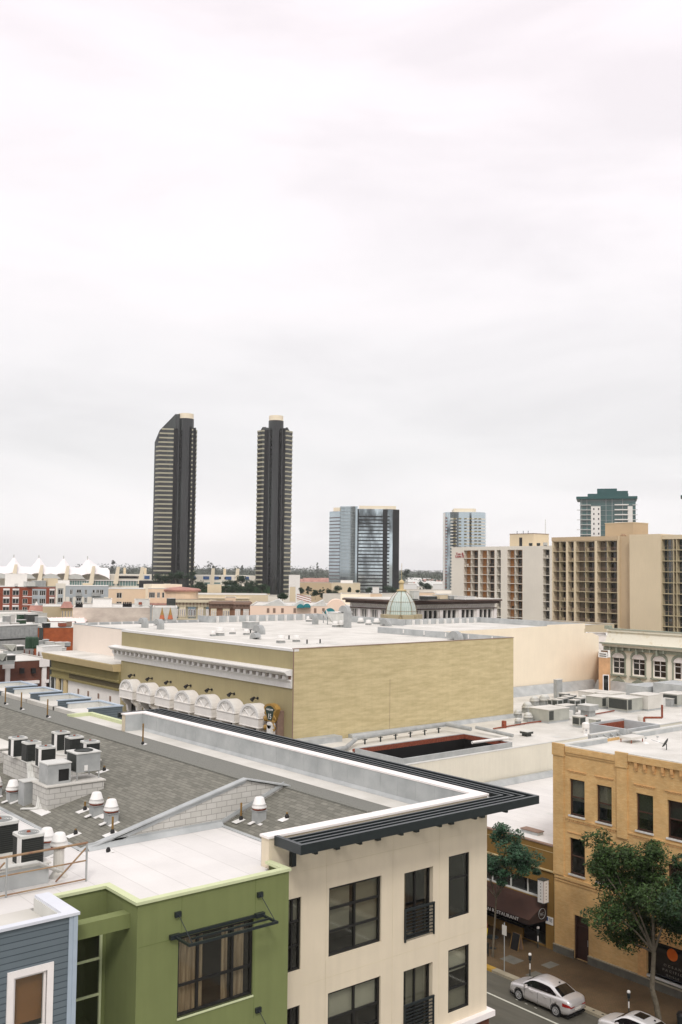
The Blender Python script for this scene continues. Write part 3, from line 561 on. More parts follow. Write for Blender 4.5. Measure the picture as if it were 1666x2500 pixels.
# roof exhaust hoods
def hood(label, loc, curbh=.42, s=1., grp='white mushroom exhaust hoods on the near roof', duct=False):
    t = thing('exhaust_hood', label, 'roof vent', loc, 0, grp)
    o = MB()
    if duct: o.lathe((0, 0, -.05), [(.36, 0), (.36, .04), (.2, .25), (.19, curbh), (.26, curbh+.05)], 14)
    else: o.box(-.23, .23, -.23, .23, -.15, curbh); o.box(-.27, .27, -.27, .27, curbh-.03, curbh)
    o.build('curb', 'grey' if not duct else 'membrane2', t, world=False)
    z = curbh; MB().lathe((0, 0, z), [(.2, 0), (.3, .03), (.3, .07), (.2, .08)], 18).build('base_ring', 'rust', t, world=False)
    MB().lathe((0, 0, z+.07), [(.29, 0), (.33, .03), (.33, .07), (.28, .16), (.30, .17), (.27, .20), (.2, .42), (.16, .45), (.001, .46)], 24).build('cowl', 'white', t, smooth=True, world=False)
    if not duct:
        o = MB()
        for x, y in ((-.5, -.05), (-.25, -.45)): o.hexa([(x, y, -.05), (x+.45, y, .06), (x+.45, y+.2, .06), (x, y+.2, -.05), (x, y, -.02), (x+.45, y, .08), (x+.45, y+.2, .08), (x, y+.2, -.02)])
        o.build('sealed_flashing', 'white', t, world=False)
    t.scale = (s*.8, s*.8, s*.84); return t
hood('white mushroom exhaust hood, left of the pair on the shingle slope', (15.85, 32.75, SL(15.85)))
hood('white mushroom exhaust hood, right of the pair on the shingle slope', (15.8, 31.5, SL(15.8)))
hood('white mushroom exhaust hood alone beside the triangular block wall', (20.2, 29.0, 16.2), .5)
hood('white mushroom exhaust hood beside the grey cabinet at the left edge', (14.75, 37.65, SL(14.75)))
hood('white mushroom exhaust hood cut by the left edge of the photo', (14.55, 38.9, SL(14.6)))
hood('white exhaust hood behind the second condenser near the railing', (13.05, 30.4, 15.95), .5)
hood('white exhaust hood on a tall flared duct by the end of the railing', (12.45, 28.1, 15.95), 1.0, duct=True)
t = thing('metal_cabinet', 'narrow grey metal cabinet on the shingle slope beside two white hoods', 'cabinet', (15.0, 36.8, SL(15))); MB().box(14.75, 15.3, 36.55, 37.1, SL(14.7), 16.95).build('case', 'grey', t); MB().box(14.72, 15.33, 36.52, 37.13, 16.95, 16.98).build('lid', 'greyl', t)
def vpipe(label, x, y, z, h=.55, grp='brown vent pipes on the shingle roof'):
    t = thing('vent_pipe', label, 'vent pipe', (x, y, z), 0, grp); MB().cyl((0, 0, .1), (0, 0, h), .035).build('pipe', 'pipebr', t, world=False); MB().lathe((0, 0, -.05), [(.06, 0), (.075, .12), (.04, .2)], 12).build('boot', 'black', t, world=False)
    MB().hexa([(-.3, -.15, -.06), (.15, -.15, .03), (.15, .15, .03), (-.3, .15, -.06), (-.3, -.15, -.045), (.15, -.15, .045), (.15, .15, .045), (-.3, .15, -.045)]).build('flashing', 'white', t, world=False)
for lab, px, py, h in (('brown vent pipe rising behind the pair of white hoods', 265, 1990, .6), ('brown vent pipe in front of the pair of white hoods', 275, 2035, .55), ('short dark vent pipe below the pair of white hoods, by the railing', 185, 2037, .18), ('short dark vent pipe right of the block plinths', 255, 1882, .2), ('short dark vent pipe left of the pair of hoods', 208, 1978, .3)):
    d = ray(px, py); tt = (15.95-.2387*14.2-25)/(d.z-.2387*d.x); p = O0+d*tt; vpipe(lab, p.x, p.y, p.z, h)
vpipe('brown vent pipe on the front shingle slope beside the lone hood', 19.95, 28.75+1.0, 16.15, .6)
vpipe('short dark vent pipe right of the lone hood', 20.75, 28.1, 16.42, .2)
for lab, px, py in (('tall brown vent pipe on the far shingle slope before the first blue bay', 13, 1720), ('tall brown vent pipe on the far shingle slope between blue bays', 52, 1733), ('tall brown vent pipe on the far shingle slope nearest the green coping', 116, 1752), ('brown vent pipe on the far slope beside the cream parapet', 349, 1818)):
    d = ray(px, py); tt = (17.43+.262*20.4-25)/(d.z+.262*d.x); p = O0+d*tt; vpipe(lab, p.x, p.y, p.z, .95)
vpipe('short dark vent pipe on the white flat roof by the block wall', 14.75, 29.55, 15.95, .1)
# insulated pipe bundles
def cable(label, pts, r, m_='greyl', name='pipe_bundle', cat='pipes', n=3):
    o = MB()
    for i in range(n): o.tube([(p[0]+.05*i, p[1]-.04*i, p[2]+.02*(i % 2)) for p in pts], r, 6)
    return tag(o.build(name, m_), label, cat)
cable('white insulated pipes dropping down the side of the wide block plinth', [(15.9, 39.3, 17.3), (15.72, 38.7, 17.25), (15.72, 38.6, 16.9), (15.6, 38.2, 16.55), (15.3, 37.6, 16.35)], .04, n=5)
cable('white insulated pipes running from the grey cabinet to the narrow plinth', [(14.5, 36.2, 16.08), (14.85, 35.6, 16.15), (15.05, 35.9, 16.6)], .035, n=4)
cable('white pipes looped between the condensers on the wide plinth', [(16.5, 38.6, 17.28), (17.0, 38.3, 17.29), (17.6, 38.9, 17.28), (17.2, 39.7, 17.27)], .02)
cable('white pipes along the front of the condenser platform', [(8.5, 27.72, 16.62), (10.5, 27.75, 16.62), (11.5, 27.6, 16.65), (12.3, 27.75, 16.2)], .04)
t = thing('satellite_dish', 'dark satellite dish on a pole at the left edge, above the flat roof', 'satellite dish', (13.0, 35.2, 15.95))
o = MB(); q = Vector((-.6, .3, .5)).to_track_quat('Z', 'Y'); c0 = Vector((13.0, 35.2, 17.4)); rings = []
for r, z in ((.001, 0), (.2, .03), (.38, .1), (.37, .12), (.2, .05), (.001, .02)): rings.append([o.vert(c0+q @ Vector((r*math.cos(a*math.pi/9), r*1.1*math.sin(a*math.pi/9), z))) for a in range(18)])
for a, b in zip(rings, rings[1:]):
    for i in range(18): j = (i+1) % 18; o.f.append([a[i], a[j], b[j], b[i]]); o.mi.append(0)
o.build('dish', 'greyd', t, smooth=True); MB().cyl((13.05, 35.2, 15.95), (13.02, 35.2, 17.4), .035).build('pole', 'dark', t); MB().tube([(13, 35.2, 17.3), (12.75, 35.3, 17.45), (12.65, 35.35, 17.62)], .015, 6).build('feed_arm', 'dark', t)
# rusty railing
t = thing('railing', 'rusty pipe railing with diagonal braces on the white flat roof', 'railing', (11, 27.25, 15.95)); y = 27.2; x0, x1 = 8.2, 12.9
for z in (17.05, 16.55, 16.02): MB().cyl((x0, y, z), (x1+.02, y, z), .032 if z > 17 else .022).build('rail', 'rustpipe', t)
for x in (x0, 10.55, x1): MB().cyl((x, y, 15.95), (x, y, 17.05), .03).build('post', 'grey', t)
for x in (10.5, x1-.02): MB().cyl((x, y+.02, 16.9), (x-.75, y+.35, 16.0), .025).build('brace', 'rustpipe', t)
# ============================================================ ORANGE BRICK BUILDING (x 53.5, across the street)
XF = 53.5; FS = FX(XF)
ob = thing('brick_building', 'orange brick two-storey corner building with dark sash windows and a corbelled cornice', 'building', (60, 36, 0))
W = [(40.12, 41.32, 9.25, 11.57), (38.05, 39.2, 9.25, 11.55), (35.07, 36.26, 9.3, 11.54), (32.9, 34.1, 9.3, 11.52), (40.12, 41.33, 5.48, 7.78), (38.05, 39.2, 5.48, 7.78), (35.07, 36.26, 5.48, 7.78), (32.9, 34.1, 5.48, 7.78)]
door = (39.85, 40.98, .15, 2.92); shop = (28.5, 35.6, .9, 2.95)
o = MB(); facade(o, FS, 26, 42.58, 0, 13.55, W+[door, shop, (28.5, 35.6, .55, .9)], .22)
facade(o, FY(26), XF, 75, 0, 13.6, [], .2); o.poly([(XF, 42.58, 0), (75, 42.58, 0), (75, 42.58, 13.4), (XF, 42.58, 13.4)])
o.build('wall', 'orange', ob)
o = MB()    # pilasters and string courses
o.fbox(FS, 41.75, 42.6, 5.15, 13.6, .002, .1); o.fbox(FS, 41.68, 42.65, 12.95, 13.74, .002, .15)
o.fbox(FS, 36.85, 37.6, 8.6, 13.7, .002, .12); o.fbox(FS, 36.8, 37.68, 12.95, 13.88, .002, .18)
o.fbox(FS, 37.7, 41.6, 13.25, 13.62, .002, .12); o.fbox(FS, 37.7, 41.6, 13.1, 13.25, .002, .06)
o.fbox(FS, 26, 36.75, 13.4, 13.8, .002, .16)
o.fbox(FS, 26, 42.5, 5.0, 5.2, .002, .1); o.fbox(FS, 26, 42.5, 4.8, 4.9, .002, .05)
o.fbox(FS, 37.6, 41.6, 8.95, 9.05, .002, .06); o.fbox(FS, 26, 36.8, 8.95, 9.05, .002, .06)
o.build('brick_trim', 'orange', ob)
for y0, y1 in ((37.8, 41.6), (26, 36.7)):
    o = MB()
    for i in range(int((y1-y0)/.16)): o.fbox(FS, y0+i*.16, y0+i*.16+.08, 8.82, 8.95, .002, .05)
    o.build('dentil_course', 'orangetrim', ob)
o = MB()
for i in range(int(16/.16)): o.fbox(FS, 26.3+i*.16, 26.38+i*.16, 4.9, 5.0, .002, .05)
o.build('dentil_course', 'orangetrim', ob)
for i in range(15):
    y = 36.2-i*.62; o = MB(); o.fbox(FS, y-.09, y+.09, 13.05, 13.4, .002, .14); o.fbox(FS, y-.07, y+.07, 12.88, 13.05, .002, .09); o.build('corbel', 'orangetrim', ob)
for w_ in W:
    o = MB()
    for i in range(7):
        a = w_[0]-.05+i*(w_[1]-w_[0]+.1)/7
        if w_[2] > 9: o.fbox(FS, a, a+.1, w_[3]+.42, w_[3]+.5, .002, .04)
    o.fbox(FS, w_[0]-.15, w_[1]+.15, w_[3]+.5 if w_[2] > 9 else w_[3]+.3, w_[3]+.54 if w_[2] > 9 else w_[3]+.36, .002, .05); o.build('lintel_trim', 'orangetrim', ob)
    k = W.index(w_); b_ = {0: [('blind', 0, 1, .38, 1)], 1: [('blind', 0, 1, .36, 1)], 2: [('greyd', 0, 1, .3, 1)], 3: [('greyd', 0, 1, .5, 1)]}.get(k, [])
    wo = window(ob, FS, *w_, zs=[.5], fw=.08, depth=.16, frame='rustframe', cov=b_)
    MB().fbox(FS, w_[0]-.05, w_[1]+.05, w_[2]-.1, w_[2], -.15, .1).build('sill', 'membrane2', wo)
o = MB(); o.fbox(FS, *door, -.25, -.2); o.fbox(FS, door[0], door[0]+.1, door[2], door[3], -.2, -.1); o.fbox(FS, door[1]-.1, door[1], door[2], door[3], -.2, -.1); o.fbox(FS, door[0]+.1, door[1]-.1, 2.2, 2.3, -.2, -.12)
do = o.build('door', mat('dark_red_door', '3a211a', .6, .15, 3), ob); MB().fbox(FS, door[0]+.16, door[0]+.2, 1.1, 1.5, -.2, -.15).build('handle', 'grey', do)
o = MB(); o.fbox(FS, 26, door[0], 0, .62, .002, .12); o.fbox(FS, door[1], 42.6, 0, .62, .002, .12); o.build('stone_plinth', 'stone', ob)
o = MB(); o.fbox(FS, 26, door[0], .62, .68, .002, .15); o.fbox(FS, door[1], 42.6, .62, .68, .002, .15); o.build('plinth_cap', 'concrete', ob)
o = MB(); o.fbox(FS, 28.5, 35.6, .9, 2.95, -.2, -.17); sf = o.build('shop_window', 'glassd', ob)
o = MB(); o.fbox(FS, 28.3, 35.75, .78, .9, -.1, .1); o.build('shop_sill', 'greyl', sf)
o = MB(); o.fbox(FS, 35.55, 36.15, .68, 3.35, .002, .12); o.fbox(FS, 28.3, 35.55, 3.0, 3.35, .002, .12); o.build('shop_surround', 'orangetrim', ob)
o = MB(); pts = [FS.P(33.95+.36*math.cos(a*math.pi/14), 2.42+.36*math.sin(a*math.pi/14), -.165) for a in range(28)]; o.ext(pts, (-.01, 0, 0)); o.build('orange_disc_sign', 'orangesign', sf)
for t_, z, s_, in (('O C E A N', 1.62, .2), ('P A C I F I C', 1.34, .2), ('G R I L L E', 1.08, .15)): textobj(t_, Face((XF, 0, 0), (0, 1), (-1, 0)), 33.95, z, s_, 'faint', d=-.16, parent=sf, flip=-1, ext=.003, xs=1.15 if s_ > .25 else 1.3)
# roof of the orange building
o = MB(); o.prism([(XF+.3, 26), (75, 26), (75, 42.3), (62.4, 42.3), (62.4, 43.7), (59, 43.7), (59, 42.3), (XF+.3, 42.3)], 13.0, 13.2); o.build('flat_roof', 'membrane2', ob)
o = MB(); o.box(XF-.04, XF+.34, 37.6, 41.7, 13.62, 13.68); o.box(XF-.04, XF+.34, 26, 36.8, 13.8, 13.86); o.box(XF+.3, 59, 42.28, 42.62, 13.5, 13.58); o.box(58.98, 62.4, 43.68, 43.95, 13.5, 13.58); o.box(62.4, 75, 42.28, 42.62, 13.5, 13.58)
o.build('coping', 'greyl', ob)
o = MB(); o.box(XF+.3, 59, 42.28, 42.6, 13.2, 13.5); o.box(58.98, 62.4, 43.68, 43.92, 10, 13.5); o.box(62.4, 75, 42.28, 42.6, 13.2, 13.5); o.box(XF+.05, XF+.34, 26, 42.28, 13.2, 13.62); o.build('parapet', 'flash', ob)
t = thing('roof_hatch', 'flat white roof hatch on short legs, on the orange brick building', 'roof hatch', (60.7, 41.8, 13.2))
o = MB(); o.box(60.0, 61.5, 41.0, 42.0, 13.45, 13.62); o.build('lid', 'membrane2', t)
for x in (60.05, 61.4):
    for y in (41.05, 41.9): MB().box(x, x+.05, y, y+.05, 13.2, 13.45).build('leg', 'rust', t)
t = thing('satellite_dish', 'small grey satellite dish on the orange brick building roof', 'satellite dish', (59.9, 38.2, 13.2))
o = MB(); q = Vector((-.3, .8, .5)).to_track_quat('Z', 'Y'); c0 = Vector((59.9, 38.2, 13.62)); rings = [[o.vert(c0+q @ Vector((r*math.cos(a*math.pi/8), r*math.sin(a*math.pi/8), z))) for a in range(16)] for r, z in ((.001, 0), (.25, .04), (.36, .1), (.35, .12), (.001, .03))]
for a, b in zip(rings, rings[1:]):
    for i in range(16): j = (i+1) % 16; o.f.append([a[i], a[j], b[j], b[i]]); o.mi.append(0)
o.build('dish', 'greyd', t, smooth=True); MB().cyl((59.9, 38.2, 13.2), (59.9, 38.2, 13.6), .03).build('pole', 'dark', t); MB().cyl((59.9, 38.25, 13.55), (59.5, 39.1, 13.8), .015).build('feed_arm', 'grey', t)
for i, (px, py) in enumerate(((1577, 1815), (1606, 1812), (1432, 1795))):
    p = onz(px, py, 13.2); t = thing('roof_vent', ['small white cone vent in the middle of the orange building roof', 'small white cone vent beside the small satellite dish', 'small white cone vent by the notch of the orange building roof'][i], 'roof vent', (p.x, p.y, 13.2), 0, 'small cone vents on the orange building')
    MB().lathe((0, 0, 0), [(.22, 0), (.2, .03), (.06, .12), (.05, .35)], 12).build('cone', 'white', t, world=False); MB().lathe((0, 0, .35), [(.09, 0), (.09, .05), (.02, .08)], 12).build('cap', 'grey', t, world=False)
for i in range(4): y = 43.6; x = 59.6+i*.8; tag(MB().cyl((x, y, 13.45), (x+.02, y-.6, 13.2), .04).cyl((x, y, 13.45), (x+.25, y-.02, 13.2), .03).build('parapet_strut', 'grey'), ['grey brace of the notched parapet, nearest its left end', 'grey brace of the notched parapet, second from its left end', 'grey brace of the notched parapet, third from its left end', 'grey brace of the notched parapet, at its right end'][i], 'brace', 'parapet braces')
# ============================================================ OCHRE RESTAURANT
rb = thing('restaurant_building', 'low ochre restaurant with a white roof beside the orange brick building', 'building', (58, 50, 0))
o = MB(); facade(o, FS, 42.62, 57.99, 0, 6.85, [(43.2, 57, 3.25, 4.3), (43.3, 57, .15, 2.3)], .35); o.poly([(XF, 58, 0), (83, 58, 0), (83, 58, 6.85), (XF, 58, 6.85)]); o.build('wall', 'ochre', rb)
o = MB(); o.fbox(FS, 42.62, 58, 5.2, 5.28, .002, .12); o.fbox(FS, 42.62, 58, 6.45, 6.48, .002, .02); o.build('ledge', 'olivel', rb)
MB().box(XF-.05, XF+.25, 42.62, 58, 6.85, 6.93).build('coping', 'dentil', rb)
o = MB(); o.box(XF+.2, 90, 42.62, 57.9, 6.5, 6.8); o.build('flat_roof', 'membrane', rb)
o = MB(); o.hexa([(XF+.3, 57.3, 6.81), (82, 57.3, 6.81), (82, 57.88, 6.81), (XF+.3, 57.88, 6.81), (XF+.3, 57.6, 7.25), (82, 57.6, 7.25), (82, 57.88, 7.25), (XF+.3, 57.88, 7.25)]); o.build('roof_upstand', 'flash', rb)
o = MB(); o.fbox(FS, 43.2, 57, 3.25, 4.3, -.35, -.3); up = o.build('upper_window', 'glassd', rb)
o = MB()
for u in (43.2, 45.0, 46.5, 48.2, 50, 52): o.fbox(FS, u, u+.07, 3.25, 4.3, -.3, -.22)
o.fbox(FS, 43.2, 57, 3.2, 3.3, -.3, -.05); o.build('mullions', 'greyl', up)
o = MB(); o.fbox(FS, 43.3, 57, .15, 2.3, -2.2, -2.1); o.fbox(FS, 44.2, 57, .15, .8, -.4, -.3); o.build('shopfront', 'black', rb)
MB().fbox(FS, 45.4, 57, .15, .75, -.3, -.2).build('low_wall', 'ochre', rb)
# awning
o = MB(); a = FS
o.poly([a.P(43.15, 3.2, .02), a.P(57, 3.2, .02), a.P(57, 2.35, 1.9), a.P(43.15, 2.35, 1.9)]); aw = o.build('awning', 'awning', rb)
o = MB(); o.poly([a.P(43.15, 3.2, .02), a.P(43.15, 2.35, 1.9), a.P(43.15, 2.05, 1.9), a.P(43.15, 1.95, .02)]); o.poly([a.P(43.15, 2.35, 1.9), a.P(57, 2.35, 1.9), a.P(57, 2.05, 1.9), a.P(43.15, 2.05, 1.9)]); o.build('valance', 'awn2', aw)
textobj('PERSIAN RESTAURANT', Face((XF-1.91, 0, 0), (0, 1), (-1, 0)), 44.0, 2.08, .31, 'white', d=.01, name='lettering', parent=aw, flip=-1, align='RIGHT', ext=.004, xs=1.22)
FR = Face((0, 43.13, 0), (1, 0), (0, -1)); o = MB(); pts = [(52.9+.34*math.cos(t_*math.pi/14), 43.135, 2.52+.34*math.sin(t_*math.pi/14)) for t_ in range(28)]
for p, q in zip(pts, pts[1:]+pts[:1]): o.cyl((p[0], 43.12, p[2]), (q[0], 43.12, q[2]), .02, n=5)
o.build('round_emblem', 'grey', aw); textobj('RC', FR, 52.9, 2.4, .26, 'grey', d=.01, parent=aw, ext=.003)
# white box sign, small sign, sandwich board, flag banner
t = thing('box_sign', 'tall white two-sided box sign with a red corner line, on the ochre wall', 'sign', (53.1, 43.1, 3.2))
MB().box(52.65, 53.15, 42.78, 43.28, 3.3, 4.75).build('light_box', 'white', t); o = MB()
for z in (3.27, 4.75): o.box(52.62, 53.18, 42.75, 43.31, z, z+.04)
o.build('edge_frame', 'greyd', t); MB().box(52.635, 52.65, 42.765, 42.78, 3.31, 4.75).build('corner_strip', 'rust', t)
textobj('M\nA\nS\nS\nA\nG\nE', Face((0, 42.78, 0), (1, 0), (0, -1)), 52.9, 4.5, .17, 'greyd', d=.002, parent=t, ext=.002) if False else None
o = MB()
for i in range(6): z = 4.5-i*.2; o.box(52.87, 52.93, 42.772, 42.779, z, z+.06); o.box(52.641, 52.649, 43.0, 43.06, z, z+.06)
o.build('small_marks', 'greyd', t); MB().box(53.15, 53.5, 43.0, 43.06, 4.4, 4.46).build('bracket', 'dark', t)
t = thing('wall_sign', 'small white and blue sign on the ochre wall below the box sign', 'sign', (53.4, 42.9, 1.7)); MB().fbox(FS, 42.66, 43.28, 1.75, 2.25, .02, .05).build('panel', 'white', t); MB().fbox(FS, 43.06, 43.24, 1.95, 2.2, .051, .056).build('blue_mark', 'bluesign', t)
o = MB()
for i, z in enumerate((2.1, 2.02, 1.94)): o.fbox(FS, 42.72, 43.0-.03*i, z, z+.035, .051, .054)
o.build('text_line', 'greyd', t)
t = thing('sandwich_board', 'wooden sandwich board standing under the restaurant awning', 'sandwich board', (51.7, 44.3, .15))
o = MB(); o.hexa([(51.5, 44.0, .15), (51.55, 44.0, .15), (51.55, 44.65, .15), (51.5, 44.65, .15), (51.73, 44.0, 1.15), (51.77, 44.0, 1.15), (51.77, 44.65, 1.15), (51.73, 44.65, 1.15)]); o.build('panel', 'black', t)
o = MB(); o.hexa([(51.98, 44.0, .15), (52.03, 44.0, .15), (52.03, 44.65, .15), (51.98, 44.65, .15), (51.77, 44.0, 1.15), (51.81, 44.0, 1.15), (51.81, 44.65, 1.15), (51.77, 44.65, 1.15)]); o.build('panel', 'dentil', t)
o = MB(); o.cyl((51.48, 43.98, .15), (51.75, 43.98, 1.17), .025, n=6); o.cyl((52.05, 43.98, .15), (51.79, 43.98, 1.17), .025, n=6); o.cyl((51.48, 44.67, .15), (51.75, 44.67, 1.17), .025, n=6); o.build('wooden_edge', 'pipebr', t)
t = thing('banner', 'yellow and red banner half hidden behind the cream corner', 'banner', (50.2, 45.9, .15)); MB().cyl((50.2, 45.95, .15), (50.2, 45.95, 2.2), .02).build('pole', 'dark', t)
o = MB(); o.ext([(50.2, 45.9, .75), (50.2, 45.55, .95), (50.2, 45.45, 1.5), (50.2, 45.9, 1.5)], (.02, 0, 0)); o.build('yellow_cloth', 'yel', t); o = MB(); o.ext([(50.2, 45.9, 1.51), (50.2, 45.45, 1.51), (50.2, 45.6, 2.1), (50.2, 45.9, 2.1)], (.02, 0, 0)); o.build('red_cloth', 'rust', t)
t = thing('cafe_table', 'dark cafe table on the sidewalk in front of the restaurant', 'table', (50.6, 45.4, .15)); MB().lathe((50.6, 45.4, .85), [(.001, 0), (.4, 0), (.4, .04), (.001, .04)], 16).build('table_top', 'dark', t); MB().cyl((50.6, 45.4, .15), (50.6, 45.4, .85), .04).build('stem', 'dark', t); MB().lathe((50.6, 45.4, .15), [(.001, 0), (.25, 0), (.05, .05), (.001, .05)], 12).build('foot', 'dark', t)
for i in range(5):
    y = 44.6+i*.95; tag(MB().box(49.3, 49.35, y, y+.03, .15, 1.0).box(49.3, 49.35, y+.8, y+.83, .15, 1.0).box(49.3, 49.35, y+.03, y+.8, .95, 1.0).box(49.31, 49.34, y+.03, y+.8, .3, .93).build('patio_barrier', 'dark'), 'dark barrier panel around the restaurant patio', 'barrier', 'patio barrier panels')
# roof things of the restaurant
t = thing('roof_vent', 'round white vent cap on the low white restaurant roof', 'roof vent', (56.0, 43.9, 6.8)); MB().cyl((56.0, 43.9, 6.8), (56.0, 43.9, 7.15), .16).build('stem', 'greyl', t); MB().lathe((56.0, 43.9, 7.12), [(.2, 0), (.24, .05), (.22, .2), (.001, .24)], 18).build('cap', 'white', t, smooth=True)
t = thing('roof_antenna', 'thin white pole lying on a stand on the low white roof', 'antenna', (60, 44.3, 6.8)); MB().cyl((60.1, 44.2, 6.95), (60.6, 46.2, 7.45), .05).build('pole', 'white', t); MB().box(59.9, 60.3, 43.9, 44.4, 6.8, 6.9).build('foot', 'greyl', t)
t = thing('roof_skylight', 'flat rust-edged skylight on the low roof behind the left tree', 'skylight', (55.4, 46.0, 6.8)); MB().box(55.0, 55.6, 45.2, 46.7, 6.8, 7.0).build('curb', 'flash', t); MB().box(54.95, 55.65, 45.15, 46.75, 7.0, 7.06).build('lid', 'dentil', t)
t = thing('roof_skylight', 'white domed skylight on the low roof against the orange building', 'skylight', (66.5, 48.5, 6.8)); MB().box(65.6, 67.2, 48.0, 49.8, 6.8, 6.95).build('curb', 'rust', t); o = MB(); o.hexa([(65.6, 48.0, 6.95), (67.2, 48.0, 6.95), (67.2, 49.8, 6.95), (65.6, 49.8, 6.95), (66.1, 48.5, 7.2), (66.7, 48.5, 7.2), (66.7, 49.3, 7.2), (66.1, 49.3, 7.2)]); o.build('dome', 'white', t)
# ============================================================ ROOF WITH THE HVAC UNITS
hb_ = thing('commercial_building', 'cream-walled building with a white roof crowded with rooftop units', 'building', (80, 68, 0))
HZ = 9.45
o = MB(); o.box(XF, 117, 58, 58.2, 6.86, 9.68); o.poly([(XF-.01, 58, 0), (XF-.01, 71.8, 0), (XF-.01, 71.8, 9.9), (XF-.01, 58, 9.9)]); o.poly([(117, 58, 0), (117, 83.9, 0), (117, 83.9, 9.5), (117, 58, 9.5)])
o.build('wall', 'creamw', hb_)
WX0, WX1, WY0, WY1 = 54.9, 67.9, 58.9, 64.5
o = MB(); o.box(XF+.3, WX0, 58.2, 71.75, 9.2, HZ); o.box(WX1, 117, 58.2, 71.75, 9.2, HZ); o.box(WX0, WX1, 58.2, WY0, 9.2, HZ); o.box(WX0, WX1, WY1, 71.75, 9.2, HZ); o.box(83.35, 117, 71.75, 83.9, 9.2, HZ); o.build('flat_roof', 'membrane2', hb_)
o = MB(); o.box(XF, 117, 57.97, 58.23, 9.68, 9.75); o.build('coping', 'greyl', hb_); MB().box(XF, XF+.3, 58.23, 71.75, 9.2, 9.75).build('parapet', 'greyl', hb_)
o = MB(); o.hexa([(60, 71.1, HZ+.005), (84, 71.1, HZ+.005), (84, 71.78, HZ+.005), (60, 71.78, HZ+.005), (60, 71.3, HZ+.35), (84, 71.3, HZ+.35), (84, 71.78, HZ+.35), (60, 71.78, HZ+.35)]); o.box(XF, 58.3, 70.6, 71.78, HZ, 9.95)
o.hexa([(83.6, 82.6, HZ+.005), (113.5, 82.6, HZ+.005), (113.5, 83.88, HZ+.005), (83.6, 83.88, HZ+.005), (83.6, 83.5, HZ+1.1), (113.5, 83.5, HZ+1.1), (113.5, 83.88, HZ+1.1), (83.6, 83.88, HZ+1.1)])
o.hexa([(112.3, 58.3, HZ+.005), (113.3, 58.3, HZ+.005), (113.3, 82.6, HZ+.005), (112.3, 82.6, HZ+.005), (113.0, 58.3, HZ+1.2), (113.3, 58.3, HZ+1.2), (113.3, 82.6, HZ+1.2), (113.0, 82.6, HZ+1.2)])
o.box(108, 113, 71.5, 74.6, HZ, HZ+1.6); o.box(108.5, 113, 66, 71.0, HZ, HZ+2.2); o.build('roof_upstand', 'flash', hb_)
o = MB(); o.box(WX0-.12, WX1+.12, WY0-.15, WY0, HZ, 10.05); o.box(WX0-.12, WX1+.12, WY1, WY1+.15, HZ, 10.05); o.box(WX0-.12, WX0, WY0, WY1, HZ, 10.05); o.box(WX1, WX1+.12, WY0, WY1, HZ, 10.05); o.build('lightwell_curb', 'flash', hb_)
o = MB(); o.box(WX0+.002, WX1-.002, WY1-.03, WY1-.002, 9.6, 10.0); o.box(WX1-.03, WX1-.002, WY0, WY1-.03, 9.6, 10.0); o.build('lightwell_lining', 'rust', hb_)
o = MB(); o.poly([(WX0, WY0, 4), (WX1, WY0, 4), (WX1, WY1, 4), (WX0, WY1, 4)]); shell(o, WX0+.001, WX1-.035, WY0+.001, WY1-.035, 4, 9.6); o.build('lightwell_shaft', 'black', hb_)  # darkness of the well painted as black shaft walls
# big ducts
o = MB(); pts = [onz(790, 1835, 9.75), onz(845, 1826, 9.75), onz(872, 1802, 10.1), onz(1088, 1768, 10.2), onz(1150, 1780, 10.1)]
tag(MB().tube(pts, .2, 12).build('duct_pipe', 'grey', smooth=False), 'long grey pipe bending round the lightwell at the foot of the tan wall', 'pipe')
tag(MB().tube([onz(1163, 1776, 10.0), onz(1252, 1796, 9.85)], [.17, .17], 12).build('duct_pipe', 'grey'), 'shorter grey pipe with a hooked end right of the lightwell', 'pipe')
tag(MB().tube([onz(1153, 1813, 10.2), onz(1240, 1802, 10.2)], .13, 10).build('wrapped_pipe', 'white'), 'white wrapped pipe over the right end of the lightwell', 'pipe')
for i in range(6):
    p = pts[2].lerp(pts[3], (i+.5)/6); p = Vector((p.x, p.y, HZ)); tag(MB().box(p.x-.05, p.x+.05, p.y-.05, p.y+.05, HZ, 9.95).box(p.x-.25, p.x+.25, p.y-.04, p.y+.04, 9.82, 9.88).build('pipe_stand', 'dark'), 'dark steel stand under the long grey pipe', 'pipe stand', 'stands under the long grey pipe')
t = thing('roof_box', 'small rust red box left of the lightwell', 'box', (56.5, 64.9, HZ)); p = onz(880, 1834, HZ+.1); MB().cbox((p.x, p.y, HZ+.2), (1.2, .7, .22)).build('lid', 'rust', t); MB().cbox((p.x, p.y, HZ+.05), (1.0, .5, .1)).build('base', 'greyd', t)
for i, (a, b) in enumerate((((1205, 1779), (1295, 1764)), ((1295, 1764), (1360, 1757)), ((1405, 1752), (1500, 1735)))):
    p, q = onz(*a, HZ+.12), onz(*b, HZ+.12); o = MB(); o.tube([p, q], .07, 8); tag(o.build('rusty_pipe', 'rust'), ['rusty pipe from the small red box towards the first large unit', 'rusty pipe in front of the large cream rooftop unit', 'rusty pipe between the mushroom fan and the large dark-coil unit'][i], 'pipe')
p = onz(1231, 1777, HZ); tag(MB().lathe((p.x, p.y, HZ), [(.001, 0), (.25, 0), (.25, .65), (.2, .7), (.001, .7)], 12).build('red_canister', 'rust'), 'rust red canister at the foot of the tan wall', 'canister')
